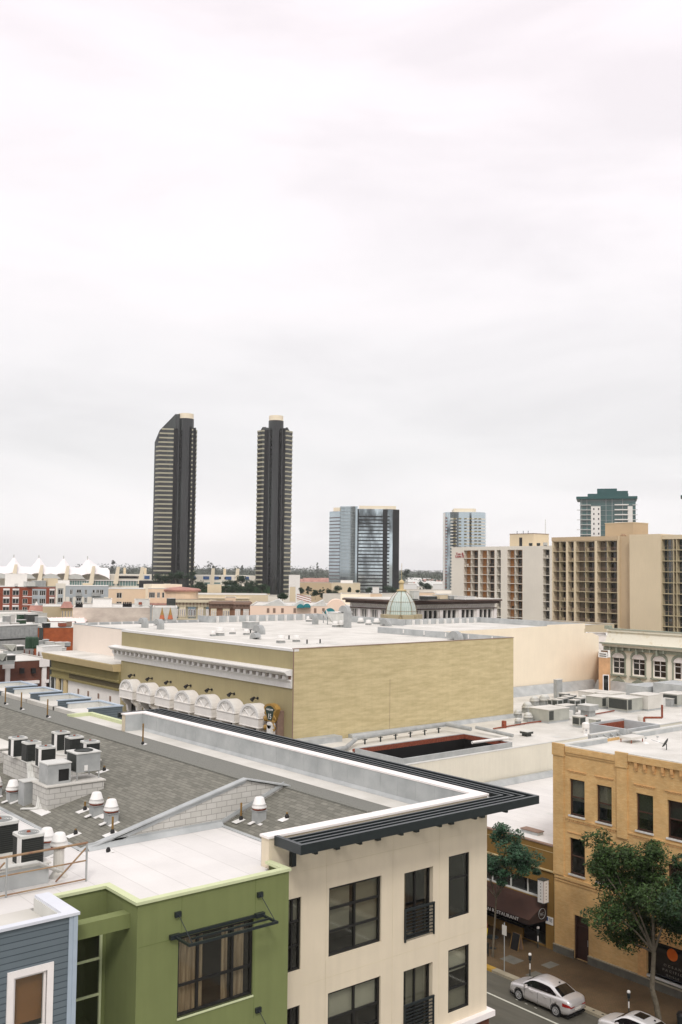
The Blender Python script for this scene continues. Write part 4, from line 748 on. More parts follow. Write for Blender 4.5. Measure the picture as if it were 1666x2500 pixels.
# packaged units
def pkg(label, px, py, dx, dy, dz, coil=('-x',), zb=HZ, legs=.22, body='unit', cat='rooftop unit', grp='packaged rooftop units', coilu=(.0, 1.), split=0):
    p = onz(px, py, zb+legs); x0, y0 = p.x, p.y; z0 = zb+legs; t = thing('rooftop_unit', label, cat, (x0, y0, zb), 0, grp)
    MB().box(x0, x0+dx, y0, y0+dy, z0, z0+dz).build('case', body, t)
    MB().box(x0-.04, x0+dx+.04, y0-.04, y0+dy+.04, z0+dz, z0+dz+.06).build('lid', 'membrane2', t)
    if '-x' in coil: MB().box(x0-.02, x0-.003, y0+.1, y0+dy-.1, z0+.12, z0+dz-.1).build('coil', 'greyd', t)
    if '-y' in coil: MB().box(x0+.08, x0+dx*coilu[1]-.05, y0-.02, y0-.003, z0+.12, z0+dz-.1).build('coil', 'greyd', t)
    o = MB(); o.box(x0+.05, x0+dx-.05, y0+.05, y0+dy-.05, zb, z0); o.build('base_frame', 'flash', t)
    if split: MB().box(x0+dx*.98, x0+dx*1.35, y0+dy*.15, y0+dy*.85, z0+.05, z0+dz*.65).build('intake_hood', 'greyl', t)
    return t
pkg('large cream rooftop unit at left, coil face dark on a narrow strip', 1340, 1762, 3.4, 2.6, 1.15, ('-y',), coilu=(0, .25), split=1)
pkg('small cube condenser with two dark coil faces, left of the pair before the roof edge', 1416, 1772, .95, .95, .85, ('-x', '-y'))
pkg('small cube condenser, right of the pair before the roof edge', 1455, 1778, .85, .85, .8, ('-y',))
pkg('middle-sized rooftop unit in front of the two low domed units', 1470, 1727, 2.7, 2.2, 1.1, ('-y',), coilu=(0, .3))
pkg('large rooftop unit with a big dark coil facing left', 1533, 1736, 2.9, 2.6, 1.3, ('-x', '-y'), coilu=(0, .28))
pkg('large pale rooftop unit right of the one with the big dark coil', 1583, 1732, 3.0, 2.4, 1.5, (), body='membrane2', split=1)
pkg('low domed grey unit near the far upstand, left one', 1448, 1708, 3.2, 2.2, .8, (), body='membrane2')
pkg('low domed grey unit near the far upstand, right one', 1490, 1712, 3.2, 2.2, .8, (), body='membrane2')
pkg('rooftop unit with a dark coil at the right edge of the photo', 1655, 1722, 3.2, 2.4, 1.2, ('-x',))
pkg('small grey box unit before the one at the right edge', 1640, 1722, 1.2, 1.2, .7, (), body='grey')
pkg('low grey unit with a projecting hood behind the large cream unit', 1378, 1745, 2.0, 1.2, .9, (), body='grey', split=1)
smalls = [(1375, 1722, .9), (1388, 1720, 1.0), (1405, 1727, .9), (1418, 1722, .9), (1348, 1722, .7), (1362, 1726, .9), (1400, 1710, .7), (1380, 1712, 1.0)]
for i, (px, py, s_) in enumerate(smalls):
    t = pkg('dark little condenser in the cluster by the far peach wall', px, py, .95*s_, .95*s_, .85*s_, ('-x', '-y'), body='grey', cat='air conditioner', grp='little condensers clustered by the peach wall')
pkg('tall thin dark grey cabinet in the cluster by the peach wall', 1360, 1702, 1.1, .5, 2.1, (), body='grey')
def mush(label, px, py, s_=1., zb=HZ, grp='squat grey exhaust fans on the HVAC roof'):
    p = onz(px, py, zb); t = thing('exhaust_fan', label, 'roof vent', (p.x, p.y, zb), 0, grp)
    MB().box(-.4, .4, -.4, .4, 0, .45).build('curb', 'grey', t, world=False); MB().lathe((0, 0, .45), [(.35, 0), (.55, .05), (.6, .2), (.45, .28), (.5, .32), (.3, .6), (.001, .64)], 18).build('cowl', 'greyl', t, smooth=True, world=False)
    t.scale = (s_,)*3; return t
for lab, px, py, s_ in (('white-grey fan cowl leftmost behind the tan corner', 1288, 1740, 1.1), ('white-grey fan cowl second from the tan corner, set back', 1305, 1722, 1.0), ('white-grey fan cowl above the large cream unit', 1330, 1722, 1.2), ('squat fan cowl at the lower left beside the tan corner', 1290, 1762, .9), ('fan cowl at the very foot of the tan corner', 1265, 1752, .8), ('low fan cowl against the tan corner', 1265, 1768, .6), ('fan cowl between the cream unit and the peach wall', 1308, 1752, .9), ('slim fan cowl in the cluster of little condensers', 1425, 1712, .7)):
    mush(lab, px, py, s_)
def turret(label, px, py, w_, h, zb=HZ, col='grey', legs=True):
    p = onz(px, py, zb); t = thing('hooded_vent', label, 'roof vent', (p.x, p.y, zb), 0)
    MB().box(-w_*.35, w_*.35, -w_*.35, w_*.35, 0, h*.55).build('curb', col, t, world=False); MB().box(-w_/2, w_/2, -w_/2, w_/2, h*.55, h).build('hood', col, t, world=False); MB().box(-w_/2-.03, w_/2+.03, -w_/2-.03, w_/2+.03, h, h+.05).build('lid', 'greyl', t, world=False)
turret('grey square hooded vent in front of the middle-sized rooftop unit', 1436, 1748, 1.6, 1.2)
turret('low dark hooded vent standing alone on the white roof', 1286, 1797, .9, .45, col='greyd')
t = thing('roof_vent', 'white cylindrical vent at the end of the rust-edged parapet', 'roof vent', (84, 60, HZ)); p = onz(1431, 1790, HZ); MB().lathe((p.x, p.y, HZ), [(.3, 0), (.3, .5), (.38, .52), (.38, .95), (.2, 1.05), (.001, 1.06)], 16).build('cap', 'white', t)
t = thing('roof_vent', 'cream cylindrical vent left of the open brick shaft', 'roof vent', (92, 60, HZ)); p = onz(1568, 1768, HZ); MB().lathe((p.x, p.y, HZ), [(.4, 0), (.4, .4), (.45, .42), (.45, .8), (.3, .95), (.001, .96)], 16).build('cap', 'membrane2', t)
p, q = onz(1573, 1752, 11.4), onz(1617, 1752, 11.4)
tag(MB().tube([(p.x, p.y, HZ), p, q, (q.x, q.y, 12.6)], .1, 8).build('gas_pipe', 'rust'), 'rust red pipe bent up over the right part of the white roof', 'pipe')
t = thing('brick_shaft', 'open shaft with a rusty red inner wall and grey upstand on the right roof', 'shaft', (66, 42.5, 9.5))
o = MB(); o.box(62.6, 66.6, 43.0, 43.2, 11, 13.7); o.box(62.5, 62.7, 43.2, 46.2, 11, 13.7); o.box(66.5, 66.7, 43.2, 46.2, 11, 13.7); o.box(62.5, 66.7, 46.2, 46.4, 11, 13.75); o.build('upstand', 'flash', t); MB().box(62.72, 66.48, 46.1, 46.19, 11, 13.6).build('inner_wall', 'rust', t)
# ============================================================ THEATRE
th = thing('theatre_building', 'large tan theatre block with a blank painted side wall and white arched hoods', 'theatre', (68, 88, 0))
TX1, TY0, TY1 = 83.3, 71.8, 105.1
o = MB(); o.poly([(XF, TY0, 0), (XF, TY1, 0), (XF, TY1, 17.72), (XF, TY0, 17.72)]); o.build('front_wall', 'tan', th)
o = MB(); o.poly([(XF, TY0, 0), (TX1, TY0, 0), (TX1, TY0, 17.95), (XF, TY0, 17.95)]); o.poly([(TX1, TY0, 0), (TX1, 84, 0), (TX1, 84, 17.95), (TX1, TY0, 17.95)]); o.build('side_wall', 'tanside', th)
o = MB(); o.box(XF-.04, XF+.05, TY0-.03, TY0-.002, 8, 17.95); o.fbox(FY(TY0), 65.2, 65.23, 9.5, 14.6, -.002, .01); o.box(XF-.02, TX1+.05, TY0-.05, TY0+.2, 17.95, 18.0); o.build('edge_trim', 'dentil', th)
o = MB(); o.box(XF-.05, XF+.6, TY0-.02, TY1, 17.72, 17.95); o.build('coping', 'white', th)
o = MB(); o.prism([(XF+.6, TY0+.2), (83.0, TY0+.2), (83.0, 93.8), (96.7, 103.5), (96.7, 123.4), (58, 126.4), (58, TY1), (XF+.6, TY1)], 16.5, 17.3)
o.build('flat_roof', 'membrane2', th)
# rear volume walls
BK = 'flash'
o = MB(); o.poly([(57.3, TY1, 0), (57.3, 126.7, 0), (57.3, 126.7, 17.45), (57.3, TY1, 17.45)]); o.build('rear_wall', 'pinkl', th)
o = MB(); o.box(57.27, 57.6, TY1, 126.7, 17.45, 17.52); o.box(57.35, 57.6, TY1, 126.7, 16.5, 17.45); o.box(57.6, 77, 126.4, 126.7, 0, 17.6); o.box(76.9, 96.9, 123.6, 123.9, 0, 18.25); o.box(76.7, 76.9, 123.6, 126.7, 0, 18.25); o.box(96.6, 96.9, 103.5, 123.6, 0, 18.22); o.box(96.9, 112.3, 103.3, 103.6, 0, 18.22); o.box(112.0, 112.3, 84.3, 103.3, 0, 18.22)
o.box(83.02, 83.3, TY0+.2, 93.8, 17.3, 18.02)
o.build('parapet', BK, th)
for i in range(11): x = 58.9+i*1.75; MB().box(x-.025, x+.035, 125.9, 126.39, 17.3, 17.62).build('parapet_buttress', 'white', th)
for i in range(11): x = 78+i*1.75; MB().box(x-.025, x+.035, 123.0, 123.59, 17.3, 18.2).build('parapet_buttress', 'white', th)
for i in range(9): x = 98+i*1.6; MB().box(x-.025, x+.035, 102.8, 103.29, 17.3, 18.15).build('parapet_buttress', 'white', th)
for i in range(5): y = 74.5+i*3.6; MB().box(82.9, 83.01, y, y+.12, 17.5, 17.95).build('parapet_buttress', 'white', th)
# peach volume
o = MB(); o.poly([(83.3, 84, 0), (112.1, 84, 0), (112.1, 84, 18.2), (97.2, 84, 17.95), (83.3, 84, 17.9)]); o.poly([(112.1, 84, 0), (115.3, 84, 0), (115.3, 84, 16.4), (113.8, 84, 16.9), (112.1, 84, 16.9)]); o.poly([(115.3, 84, 0), (115.3, 95, 0), (115.3, 95, 16.4), (115.3, 84, 16.4)]); o.build('peach_wall', 'pink', th)
o = MB(); o.prism([(83.4, 84.3), (112, 84.3), (112, 103.3), (96.9, 103.3), (83.4, 93.9)], 16.6, 17.45); o.prism([(112.3, 84.1), (115.2, 84.1), (115.2, 95), (112.3, 95)], 15.8, 16.35); o.build('peach_flat_roof', 'membrane2', th)
o = MB(); o.box(83.3, 112.3, 83.97, 84.25, 18.2, 18.24) if False else o.box(104.5, 112.3, 84.02, 84.3, 17.5, 18.18); o.build('peach_parapet', 'pink', th)
# cornice of the street front
o = MB(); y0, y1 = TY0+.1, 106.6
prof = [(0, 14.42), (-.12, 14.42), (-.18, 14.9), (-.3, 15.12), (-.3, 15.2), (-.12, 15.2), (-.12, 15.55), (-.62, 15.6), (-.82, 15.82), (-.95, 15.88), (-.95, 15.98), (-.1, 16.12), (0, 16.12)]
o.ext([(XF+a-.002, y0, z) for a, z in prof], (0, y1-y0, 0)); co_ = o.build('cornice', 'white', th)
for i in range(33):
    y = y0+.45+i*1.05; MB().box(XF-.52, XF-.13, y, y+.42, 15.22, 15.54).build('dentil', 'white', co_)
MB().box(XF-.135, XF-.125, y0+.05, y1, 15.21, 15.545).build('dentil_recess', 'dentil', co_)
# arched hoods
def hood_arch():
    t = bpy.data.objects.new('arched_hood', None); sc.collection.objects.link(t); t.parent = th
    w_, xf = 1.56, -1.3
    def arc(r, z0, n=14): return [(r*math.cos(math.pi*i/n), z0-.08+.80*r*math.sin(math.pi*i/n)) for i in range(n+1)]
    o = MB(); a = arc(w_, 11.45); o.ext([(xf+.12, y, z) for y, z in a], (1.15, 0, 0)); o.build('vault', 'whitep', t, world=False)
    o = MB(); A = arc(w_+.03, 11.45); Bi = arc(w_-.26, 11.45)
    for i in range(14): o.hexa([(xf, A[i][0], A[i][1]), (xf+.2, A[i][0], A[i][1]), (xf+.2, A[i+1][0], A[i+1][1]), (xf, A[i+1][0], A[i+1][1]), (xf, Bi[i][0], Bi[i][1]), (xf+.2, Bi[i][0], Bi[i][1]), (xf+.2, Bi[i+1][0], Bi[i+1][1]), (xf, Bi[i+1][0], Bi[i+1][1])])
    A2 = arc(w_-.3, 11.45); B2 = arc(w_-.42, 11.45)
    for i in range(14): o.hexa([(xf+.06, A2[i][0], A2[i][1]), (xf+.12, A2[i][0], A2[i][1]), (xf+.12, A2[i+1][0], A2[i+1][1]), (xf+.06, A2[i+1][0], A2[i+1][1]), (xf+.06, B2[i][0], B2[i][1]), (xf+.12, B2[i][0], B2[i][1]), (xf+.12, B2[i+1][0], B2[i+1][1]), (xf+.06, B2[i+1][0], B2[i+1][1])])
    for k in range(1, 4): an = math.pi*k/4; o.cyl((xf+.1, 0, 11.45), (xf+.1, 1.15*math.cos(an), 11.4+.92*math.sin(an)), .045, n=6)
    o.build('arch_rim', 'white', t, world=False)
    o = MB(); o.box(xf, -.02, -w_, w_, 10.62, 11.4); o.box(xf-.06, -.02, -w_-.06, w_+.06, 11.4, 11.47); o.box(xf-.05, -.02, -w_-.05, w_+.05, 10.55, 10.62); o.build('box', 'whitep', t, world=False)
    o = MB()
    for s_ in (-1, 1):
        o.ext([(-.02, s_*1.35, 10.55), (xf+.15, s_*1.35, 10.55), (xf+.2, s_*1.35, 10.2), (-.55, s_*1.35, 9.7), (-.45, s_*1.35, 9.1), (-.25, s_*1.35, 8.6), (-.02, s_*1.35, 8.5)], (0, -s_*.42, 0))
        o.box(-.2, -.02, s_*1.35-(.42 if s_ > 0 else 0), s_*1.35+(.42 if s_ < 0 else 0), 5, 8.5)
    o.box(-.1, -.02, -w_, -1.36, 5, 10.5); o.box(-.1, -.02, 1.36, w_, 5, 10.5)
    o.build('corbels', 'whitep', t, world=False); MB().box(-.06, -.02, -.92, .92, 6, 10.5).build('opening', 'black', t, world=False)  # black sheet on the wall stands in for the shaded recess
    return t
ha = hood_arch(); LY = [77.05, 81.05, 85.12, 89.2, 93.3, 97.4, 101.5]
def lampf():
    t = bpy.data.objects.new('wall_lamp', None); sc.collection.objects.link(t); t.parent = th
    o = MB(); o.cyl((-.02, 0, 0), (-.5, 0, .05), .05, n=8); o.cyl((-.0, 0, 0), (-.05, 0, 0), .14, n=10); o.build('arm', 'black', t, world=False)
    MB().cyl((-.38, 0, .12), (-.72, 0, -.14), .1, .2, 12).build('lamp_shade', 'black', t, world=False); return t
la = lampf()
def dupc(o, par):
    c = o.copy(); sc.collection.objects.link(c); c.parent = par
    for ch in o.children: dupc(ch, c)
    return c
for i, y in enumerate(LY):
    h_ = ha if i == 0 else dupc(ha, th); h_.location = (XF-th.location.x, y-.22-th.location.y, 0)
    l_ = la if i == 0 else dupc(la, th); l_.location = (XF-th.location.x, y+.25-th.location.y, 13.0)
# marquee pylon: GASLAMP 15
sg = thing('theatre_sign', 'gold-framed fan-shaped vertical sign reading 15 at the corner of the tan theatre', 'sign', (52.6, 73.7, 8))
o = MB(); X = 52.35
o.ext([(X, 72.72, 12.55), (X, 72.9, 12.78), (X, 73.3, 12.93), (X, 73.7, 12.98), (X, 74.1, 12.93), (X, 74.5, 12.78), (X, 74.68, 12.55), (X, 74.1, 11.4), (X, 73.3, 11.4)], (.5, 0, 0)); o.build('sign_head', 'gold', sg)
o = MB(); o.ext([(X-.02, 72.95, 12.5), (X-.02, 73.3, 12.72), (X-.02, 73.7, 12.8), (X-.02, 74.1, 12.72), (X-.02, 74.45, 12.5), (X-.02, 74.0, 11.48), (X-.02, 73.4, 11.48)], (.015, 0, 0)); o.build('dark_panel', 'signgreen', sg)
FSg = Face((X, 0, 0), (0, 1), (-1, 0)); textobj('15', FSg, 73.7, 11.62, .66, 'white', d=.03, parent=sg, flip=-1, ext=.01, xs=.85)
textobj('GASLAMP', FSg, 73.7, 12.36, .24, 'white', d=.03, parent=sg, flip=-1, ext=.01, xs=1.0)
o = MB(); o.box(X-.1, X+.4, 73.38, 74.02, 5.5, 11.05); o.cyl((X-.1, 73.7, 11.05), (X+.4, 73.7, 11.05), .319, n=20); o.build('white_column', 'white', sg)
o = MB(); o.box(X+.5, X+1.13, 73.1, 74.3, 5.5, 12.3); o.build('column_backing', 'dentil', sg)
for z, s_ in ((12.05, .75), (11.55, 1), (10.75, .95)):
    MB().lathe((X+.35, 74.6, z), [(.001, -.28*s_), (.3*s_, -.24*s_), (.38*s_, 0), (.3*s_, .2*s_), (.001, .25*s_)], 12).build('gold_scroll', 'gold', sg, smooth=True)
o = MB(); o.tube([(X, 73.0, 12.4), (X, 73.1, 12.0), (X, 72.8, 11.7), (X, 72.9, 11.4), (X, 73.2, 11.5), (X, 73.15, 11.2), (X, 72.85, 10.9), (X, 73.0, 10.6), (X, 73.2, 10.75)], .06, 6); o.build('gold_curl', 'gold', sg)
# street tree tip just showing above the trellis, by the sign
# roof equipment of the theatre
def goose(label, px, py, w_, h, face=1, zb=17.3, th_=None):
    p = onz(px, py, zb); t = thing('gooseneck_duct', label, 'duct', (p.x, p.y, zb), 0, 'curved gooseneck ducts on the theatre roof'); o = MB(); n = 10; r = w_*.5; q_ = w_*.5-.42*w_
    ring = [(r, 0)]+[(r*math.cos(math.pi*i/n*.93), h-r+r*math.sin(math.pi*i/n*.93)) for i in range(n+1)]; inner = [(q_, 0)]+[(q_*math.cos(math.pi*i/n*.93), h-r+q_*math.sin(math.pi*i/n*.93)) for i in range(n+1)]
    for i in range(len(ring)-1): o.hexa([(-.35, face*-ring[i][0], ring[i][1]), (.35, face*-ring[i][0], ring[i][1]), (.35, face*-ring[i+1][0], ring[i+1][1]), (-.35, face*-ring[i+1][0], ring[i+1][1]), (-.35, face*-inner[i][0], inner[i][1]), (.35, face*-inner[i][0], inner[i][1]), (.35, face*-inner[i+1][0], inner[i+1][1]), (-.35, face*-inner[i+1][0], inner[i+1][1])])
    o.build('bend', 'grey', t, world=False, smooth=False); e = ring[-1]; f = inner[-1]; MB().box(-.36, .36, min(face*-e[0], face*-f[0])-.02, max(face*-e[0], face*-f[0])+.02, min(e[1], f[1])-.06, min(e[1], f[1])-.02).build('mouth', 'black', t, world=False)
    return t
goose('grey gooseneck duct at the front left of the theatre roof, left one', 350, 1532, 1.6, 1.3)
goose('grey gooseneck duct at the front left of the theatre roof, right one', 388, 1536, 1.6, 1.3)
goose('tall gooseneck duct rising above the far parapet of the theatre', 842, 1532, 2.0, 3.0)
goose('short gooseneck duct near the middle of the theatre roof', 766, 1524, 1.4, 1.5)
goose('gooseneck duct standing behind the middle fans of the theatre roof', 632, 1548, 1.8, 1.1)
goose('small bent duct low on the theatre roof, mouth to the right', 624, 1560, 1.3, .7, -1)
goose('gooseneck duct with a red-brown mouth by the far step', 942, 1528, 1.8, 1.0)
goose('half-round duct on the blank wall parapet of the theatre', 1112, 1562, 2.0, 1.0)
tp_ = thing('exhaust_fan', '', 'roof vent', (0, 0, 0), 0, 'white exhaust fans on the theatre roof')
MB().box(-.32, .32, -.32, .32, 0, .22).build('curb', 'grey', tp_, world=False); MB().lathe((0, 0, .22), [(.3, 0), (.46, .05), (.46, .14), (.33, .18), (.38, .24), (.34, .52), (.001, .56)], 18).build('cowl', 'white', tp_, world=False)
fans = [(537, 1552, 1.25, 'largest white fan of the left group on the theatre roof'), (520, 1553, .8, 'low white fan left of the largest one of the left group'), (568, 1548, .9, 'white fan standing apart right of the left group'), (602, 1550, .9, 'white fan left of the middle goosenecks'), (686, 1570, 1.1, 'white fan in the front row, left of its pair'), (724, 1567, .95, 'white fan in the front row, right of its pair'),
        (820, 1531, 1.1, 'white fan left of three under the tall gooseneck'), (835, 1531, 1.2, 'white fan middle of three under the tall gooseneck'), (849, 1530, 1.2, 'white fan right of three under the tall gooseneck'), (755, 1518, 1.1, 'white fan by the far parapet'), (881, 1522, 1.1, 'white fan right of the tall gooseneck'), (900, 1526, 1.0, 'low white fan before the far step'), (920, 1524, 1.1, 'white fan at the far step')]
for i, (px, py, s_, lab) in enumerate(fans): p = onz(px, py, 17.3); place(tp_, i == 0, (p.x, p.y, 17.3), 0, lab, s_)
for i, (px, py, lab) in enumerate(((750, 1573, 'short black vent pipe at the front edge of the theatre roof'), (782, 1572, 'thin vent pipe at the front edge of the theatre roof'), (612, 1547, 'thin vent pipe behind the small bent duct'), (706, 1562, 'small square duct outlet behind the front pair of fans'))):
    p = onz(px, py, 17.3); t = thing('vent_pipe', lab, 'vent pipe', (p.x, p.y, 17.3), 0, 'vent pipes on the theatre roof'); MB().cyl((0, 0, 0), (0, 0, .5), .08).build('pipe', 'greyd', t, world=False); MB().box(-.3, .3, -.3, .3, 0, .06).build('flashing', 'greyl', t, world=False)
for i, (px, py, lab) in enumerate(((800, 1525, 'white satellite dish tilted left under the far parapet'), (790, 1521, 'small white dish left of the tilted one'))):
    p = onz(px, py, 17.3); t = thing('satellite_dish', lab, 'satellite dish', (p.x, p.y, 17.3), 0, 'dishes on the theatre roof'); o = MB(); q = Vector((.6, -.5, .4)).to_track_quat('Z', 'Y'); R_ = 1.1-.4*i
    rings = [[o.vert(Vector((0, 0, 1.1))+q @ Vector((r*R_*math.cos(a*math.pi/8), r*R_*math.sin(a*math.pi/8), z*R_))) for a in range(16)] for r, z in ((.001, 0), (.6, .08), (1, .26), (.97, .28), (.001, .04))]
    for a, b in zip(rings, rings[1:]):
        for k in range(16): j = (k+1) % 16; o.f.append([a[k], a[j], b[j], b[k]]); o.mi.append(0)
    o.build('dish', 'greyl', t, smooth=True, world=False); MB().cyl((0, 0, 0), (0, 0, 1.1), .07).build('mast', 'grey', t, world=False)
p = onz(820, 1520, 17.3); t = thing('rooftop_unit', 'large boxy unit behind the fans under the tall gooseneck', 'rooftop unit', (p.x+2, p.y+2, 17.3)); MB().box(p.x+1, p.x+4, p.y+1, p.y+3, 17.3, 18.7).build('case', 'greyl', t); MB().box(p.x+.9, p.x+4.1, p.y+.9, p.y+3.1, 18.7, 18.78).build('lid', 'white', t)
p = onz(600, 1538, 17.3); t = thing('rooftop_unit', 'slatted box unit before the middle gooseneck of the theatre roof', 'rooftop unit', (p.x, p.y, 17.3)); MB().box(p.x, p.x+1.6, p.y-.8, p.y+.8, 17.5, 18.3).build('case', 'coil' if False else 'grey', t); MB().box(p.x-.05, p.x+1.65, p.y-.85, p.y+.85, 18.3, 18.36).build('lid', 'greyl', t)
# ============================================================ OLIVE CORNICE BUILDING beyond the theatre front
ol = thing('corner_building', 'white stucco building with a deep olive cornice beside the tan theatre', 'building', (60, 115, 0))
hs = [(106.9+0, 108.0, 6.6, 8.6), (110.3, 111.2, 6.7, 8.3), (113.1, 113.9, 6.7, 8.2), (115.9, 116.8, 6.7, 8.1)]
o = MB(); facade(o, FS, 105.1, 119.4, 0, 10.9, hs, .3); o.build('wall', 'whitep', ol)
ww = [(107.0, 7.0), (110.7, 6.8), (113.5, 6.8), (116.3, 6.8)]
for h_ in hs: simplewin(ol, FS, *h_, frame='dark', depth=.28, fw=.08); MB().fbox(FS, h_[0]-.35, h_[1]+.35, h_[3], h_[3]+.75, .002, .05).build('lintel_panel', 'beiged', ol)
for y in (107.6, 110.7, 113.5, 116.3): MB().fbox(FS, y-.2, y+.2, 9.45, 10.05, .002, .05).build('wall_plaque', 'dentil', ol)
t_ = MB()
for i in range(12): t_.fbox(FS, 105.3, 106.3, 6.4+i*.2, 6.53+i*.2, .0, .06)
t_.build('shutter', 'greyl', ol)
o = MB(); o.ext([(XF+a, 105.1, z) for a, z in ((0, 10.9), (-.35, 10.9), (-.35, 11.1), (-.12, 11.15), (-.12, 11.75), (-.35, 11.8), (-.4, 11.98), (-.15, 12.1), (-.2, 12.9), (-.35, 13.1), (0, 13.1))], (0, 19.2, 0)); o.build('frieze', 'olive', ol)
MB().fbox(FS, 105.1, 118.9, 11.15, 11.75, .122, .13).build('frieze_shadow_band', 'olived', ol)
o = MB(); o.ext([(XF+a, 105.12, z) for a, z in ((0, 13.1), (-.9, 13.15), (-1.15, 13.9), (-1.15, 13.98), (0, 13.98))], (0, 20.2, 0)); o.build('cornice', 'olivel', ol)
MB().box(XF-1.1, 57.3, 105.12, 125.3, 13.98, 14.03).build('flat_roof', 'membrane2', ol)
o = MB(); o.box(XF, 57.3, 119.4, 125.3, 0, 13.9); o.build('corner_wall', 'glassd', ol)
for y in (119.5, 121.8): MB().fbox(FS, y, y+.9, 0, 11, .0, .2).build('pilaster', 'olivel', ol)
for y in (121.0, 123.2, 124.6): MB().fbox(FS, y, y+.25, 0, 11, .0, .08).build('mullion', 'greyl', ol)
# ============================================================ TREES
def tree(name, label, base, h, crown, nclump, leaves, seed, leafm='leaf', ls=.13, tr=.14, cat='tree', grp=None, limbs=6, clr=.55, fork=None, lean=(0, 0)):
    """crown = (cx, cy, cz, rx, ry, rz) relative to base"""
    rnd = random.Random(seed); t = thing(name, label, cat, base, 0, grp); bx, by, bz = 0, 0, 0
    cx, cy, cz, rx, ry, rz = crown; f = Vector(fork) if fork else Vector((cx*.4, cy*.4, cz-rz*1.0))
    o = MB(); mid = f*.5+Vector((lean[0], lean[1], 0)); o.tube([(0, 0, 0), (mid.x*.5, mid.y*.5, mid.z*.6), mid, f], [tr*1.25, tr, tr*.9, tr*.8], 10)
    cl = []; lob = []
    for i in range(max(5, nclump//6)):
        while True:
            v = Vector((rnd.uniform(-1, 1), rnd.uniform(-1, 1), rnd.uniform(-1, 1)))
            if .3 < v.length < .95: break
        lob.append(v)
    for i in range(nclump):
        v = lob[i % len(lob)]+Vector((rnd.gauss(0, .22), rnd.gauss(0, .22), rnd.gauss(0, .2))); cl.append(Vector((cx+v.x*rx, cy+v.y*ry, cz+v.z*rz*(1 if v.z > 0 else .85))))
    for c in cl[:limbs*2-2 if limbs > 1 else limbs]:
        m_ = f.lerp(c, .5)+Vector((rnd.uniform(-.2, .2), rnd.uniform(-.2, .2), .1)); o.tube([f, m_, c], [tr*.5, tr*.3, tr*.1], 6)
    o.build('trunk', 'bark', t, world=False)
    q = MB(); q.norecalc = True
    for c in cl:
        r = rnd.uniform(.45, 1.15)*clr; fl = rnd.uniform(.6, .9)
        for k in range(leaves):
            d = Vector((rnd.gauss(0, 1), rnd.gauss(0, 1), rnd.gauss(0, 1))).normalized()*r*rnd.uniform(.35, 1.12)**.6; d.z *= fl
            p = c+d; a = Vector((rnd.uniform(-1, 1), rnd.uniform(-1, 1), rnd.uniform(-.6, .6))).normalized(); b = a.cross(Vector((rnd.uniform(-1, 1), rnd.uniform(-1, 1), 1.2)).normalized()).normalized(); s_ = ls*rnd.uniform(.6, 1.25)
            q.poly([p-a*s_, p-b*s_*.5, p+a*s_, p+b*s_*.5])
    q.build('crown', leafm, t, world=False); return t
tree('street_tree', 'large dark green street tree in front of the orange brick building', (49.6, 32.2, .15), 10, (-.4, 1.3, 6.6, 2.4, 3.1, 2.6), 96, 380, 3, ls=.095, tr=.15, clr=.86, fork=(-.5, .0, 4.0), lean=(-.25, .15))
tree('street_tree', 'dark street tree mostly beyond the right edge, behind the large one', (50.4, 29.6, .15), 10, (0, -.2, 6.3, 2.4, 2.6, 3.0), 55, 420, 5, leafm='leaf2', ls=.1, tr=.16, clr=.85, fork=(.1, .0, 3.8))
tree('street_tree', 'bluish green street tree in front of the ochre restaurant, by the cream corner', (49.5, 44.4, .15), 8, (-.1, -1.0, 6.6, 1.6, 2.7, 1.75), 54, 330, 8, leafm='leafb', ls=.085, tr=.07, clr=.6, fork=(0, -.3, 3.8))
tree('street_tree', 'tall thin treetop showing behind the cream corner, over the white roof', (50.2, 48.3, .15), 8, (0, -.6, 7.6, 1.0, 1.5, 1.2), 14, 220, 9, leafm='leaf2', ls=.1, tr=.1, clr=.5, fork=(0, 0, 4))
tree('street_tree', 'tip of a green street tree below the gold theatre sign', (48.8, 69.0, .15), 11, (0, 0, 7.6, 1.0, 1.2, 1.9), 20, 200, 10, leafm='leafb', ls=.12, tr=.1, clr=.5, fork=(0, 0, 4))
# ============================================================ METERS, POSTS
def meter(label, x, y):
    t = thing('parking_meter', label, 'parking meter', (x, y, .15), 0, 'parking meters'); MB().cyl((0, 0, 0), (0, 0, .95), .035).build('post', 'greyd', t, world=False); MB().cyl((0, 0, .45), (0, 0, .8), .042).build('reflective_sleeve', 'white', t, world=False)
    MB().lathe((0, 0, .95), [(.04, 0), (.085, .04), (.1, .22), (.09, .34), (.001, .35)], 12).build('meter_head', 'dark', t, world=False); MB().lathe((0, 0, 1.28), [(.1, 0), (.105, .06), (.07, .13), (.001, .15)], 12).build('dome', 'white', t, world=False, smooth=True)
meter('parking meter with a white dome beside the silver sedan', 48.95, 40.85); meter('parking meter beyond the second silver car', 49.1, 33.85); meter('parking meter half hidden at the patio of the restaurant', 53.0, 43.55)
t = thing('street_sign', 'slim post with a small white sign in front of the restaurant', 'sign post', (48.35, 42.4, .15)); MB().cyl((48.35, 42.4, .15), (48.35, 42.4, 3.1), .03).build('post', 'grey', t); MB().box(48.3, 48.33, 42.2, 42.55, 2.35, 2.95).build('plate', 'membrane2', t)
t = thing('litter_bin', 'dark litter bin at the right edge of the sidewalk', 'bin', (49.9, 31.0, .15)); MB().lathe((49.9, 31.0, .15), [(.24, 0), (.3, .8), (.31, .82), (.001, .83)], 16).build('body', 'dark', t); MB().lathe((49.9, 31.0, .98), [(.31, 0), (.22, .14), (.001, .16)], 16).build('lid', 'black', t)
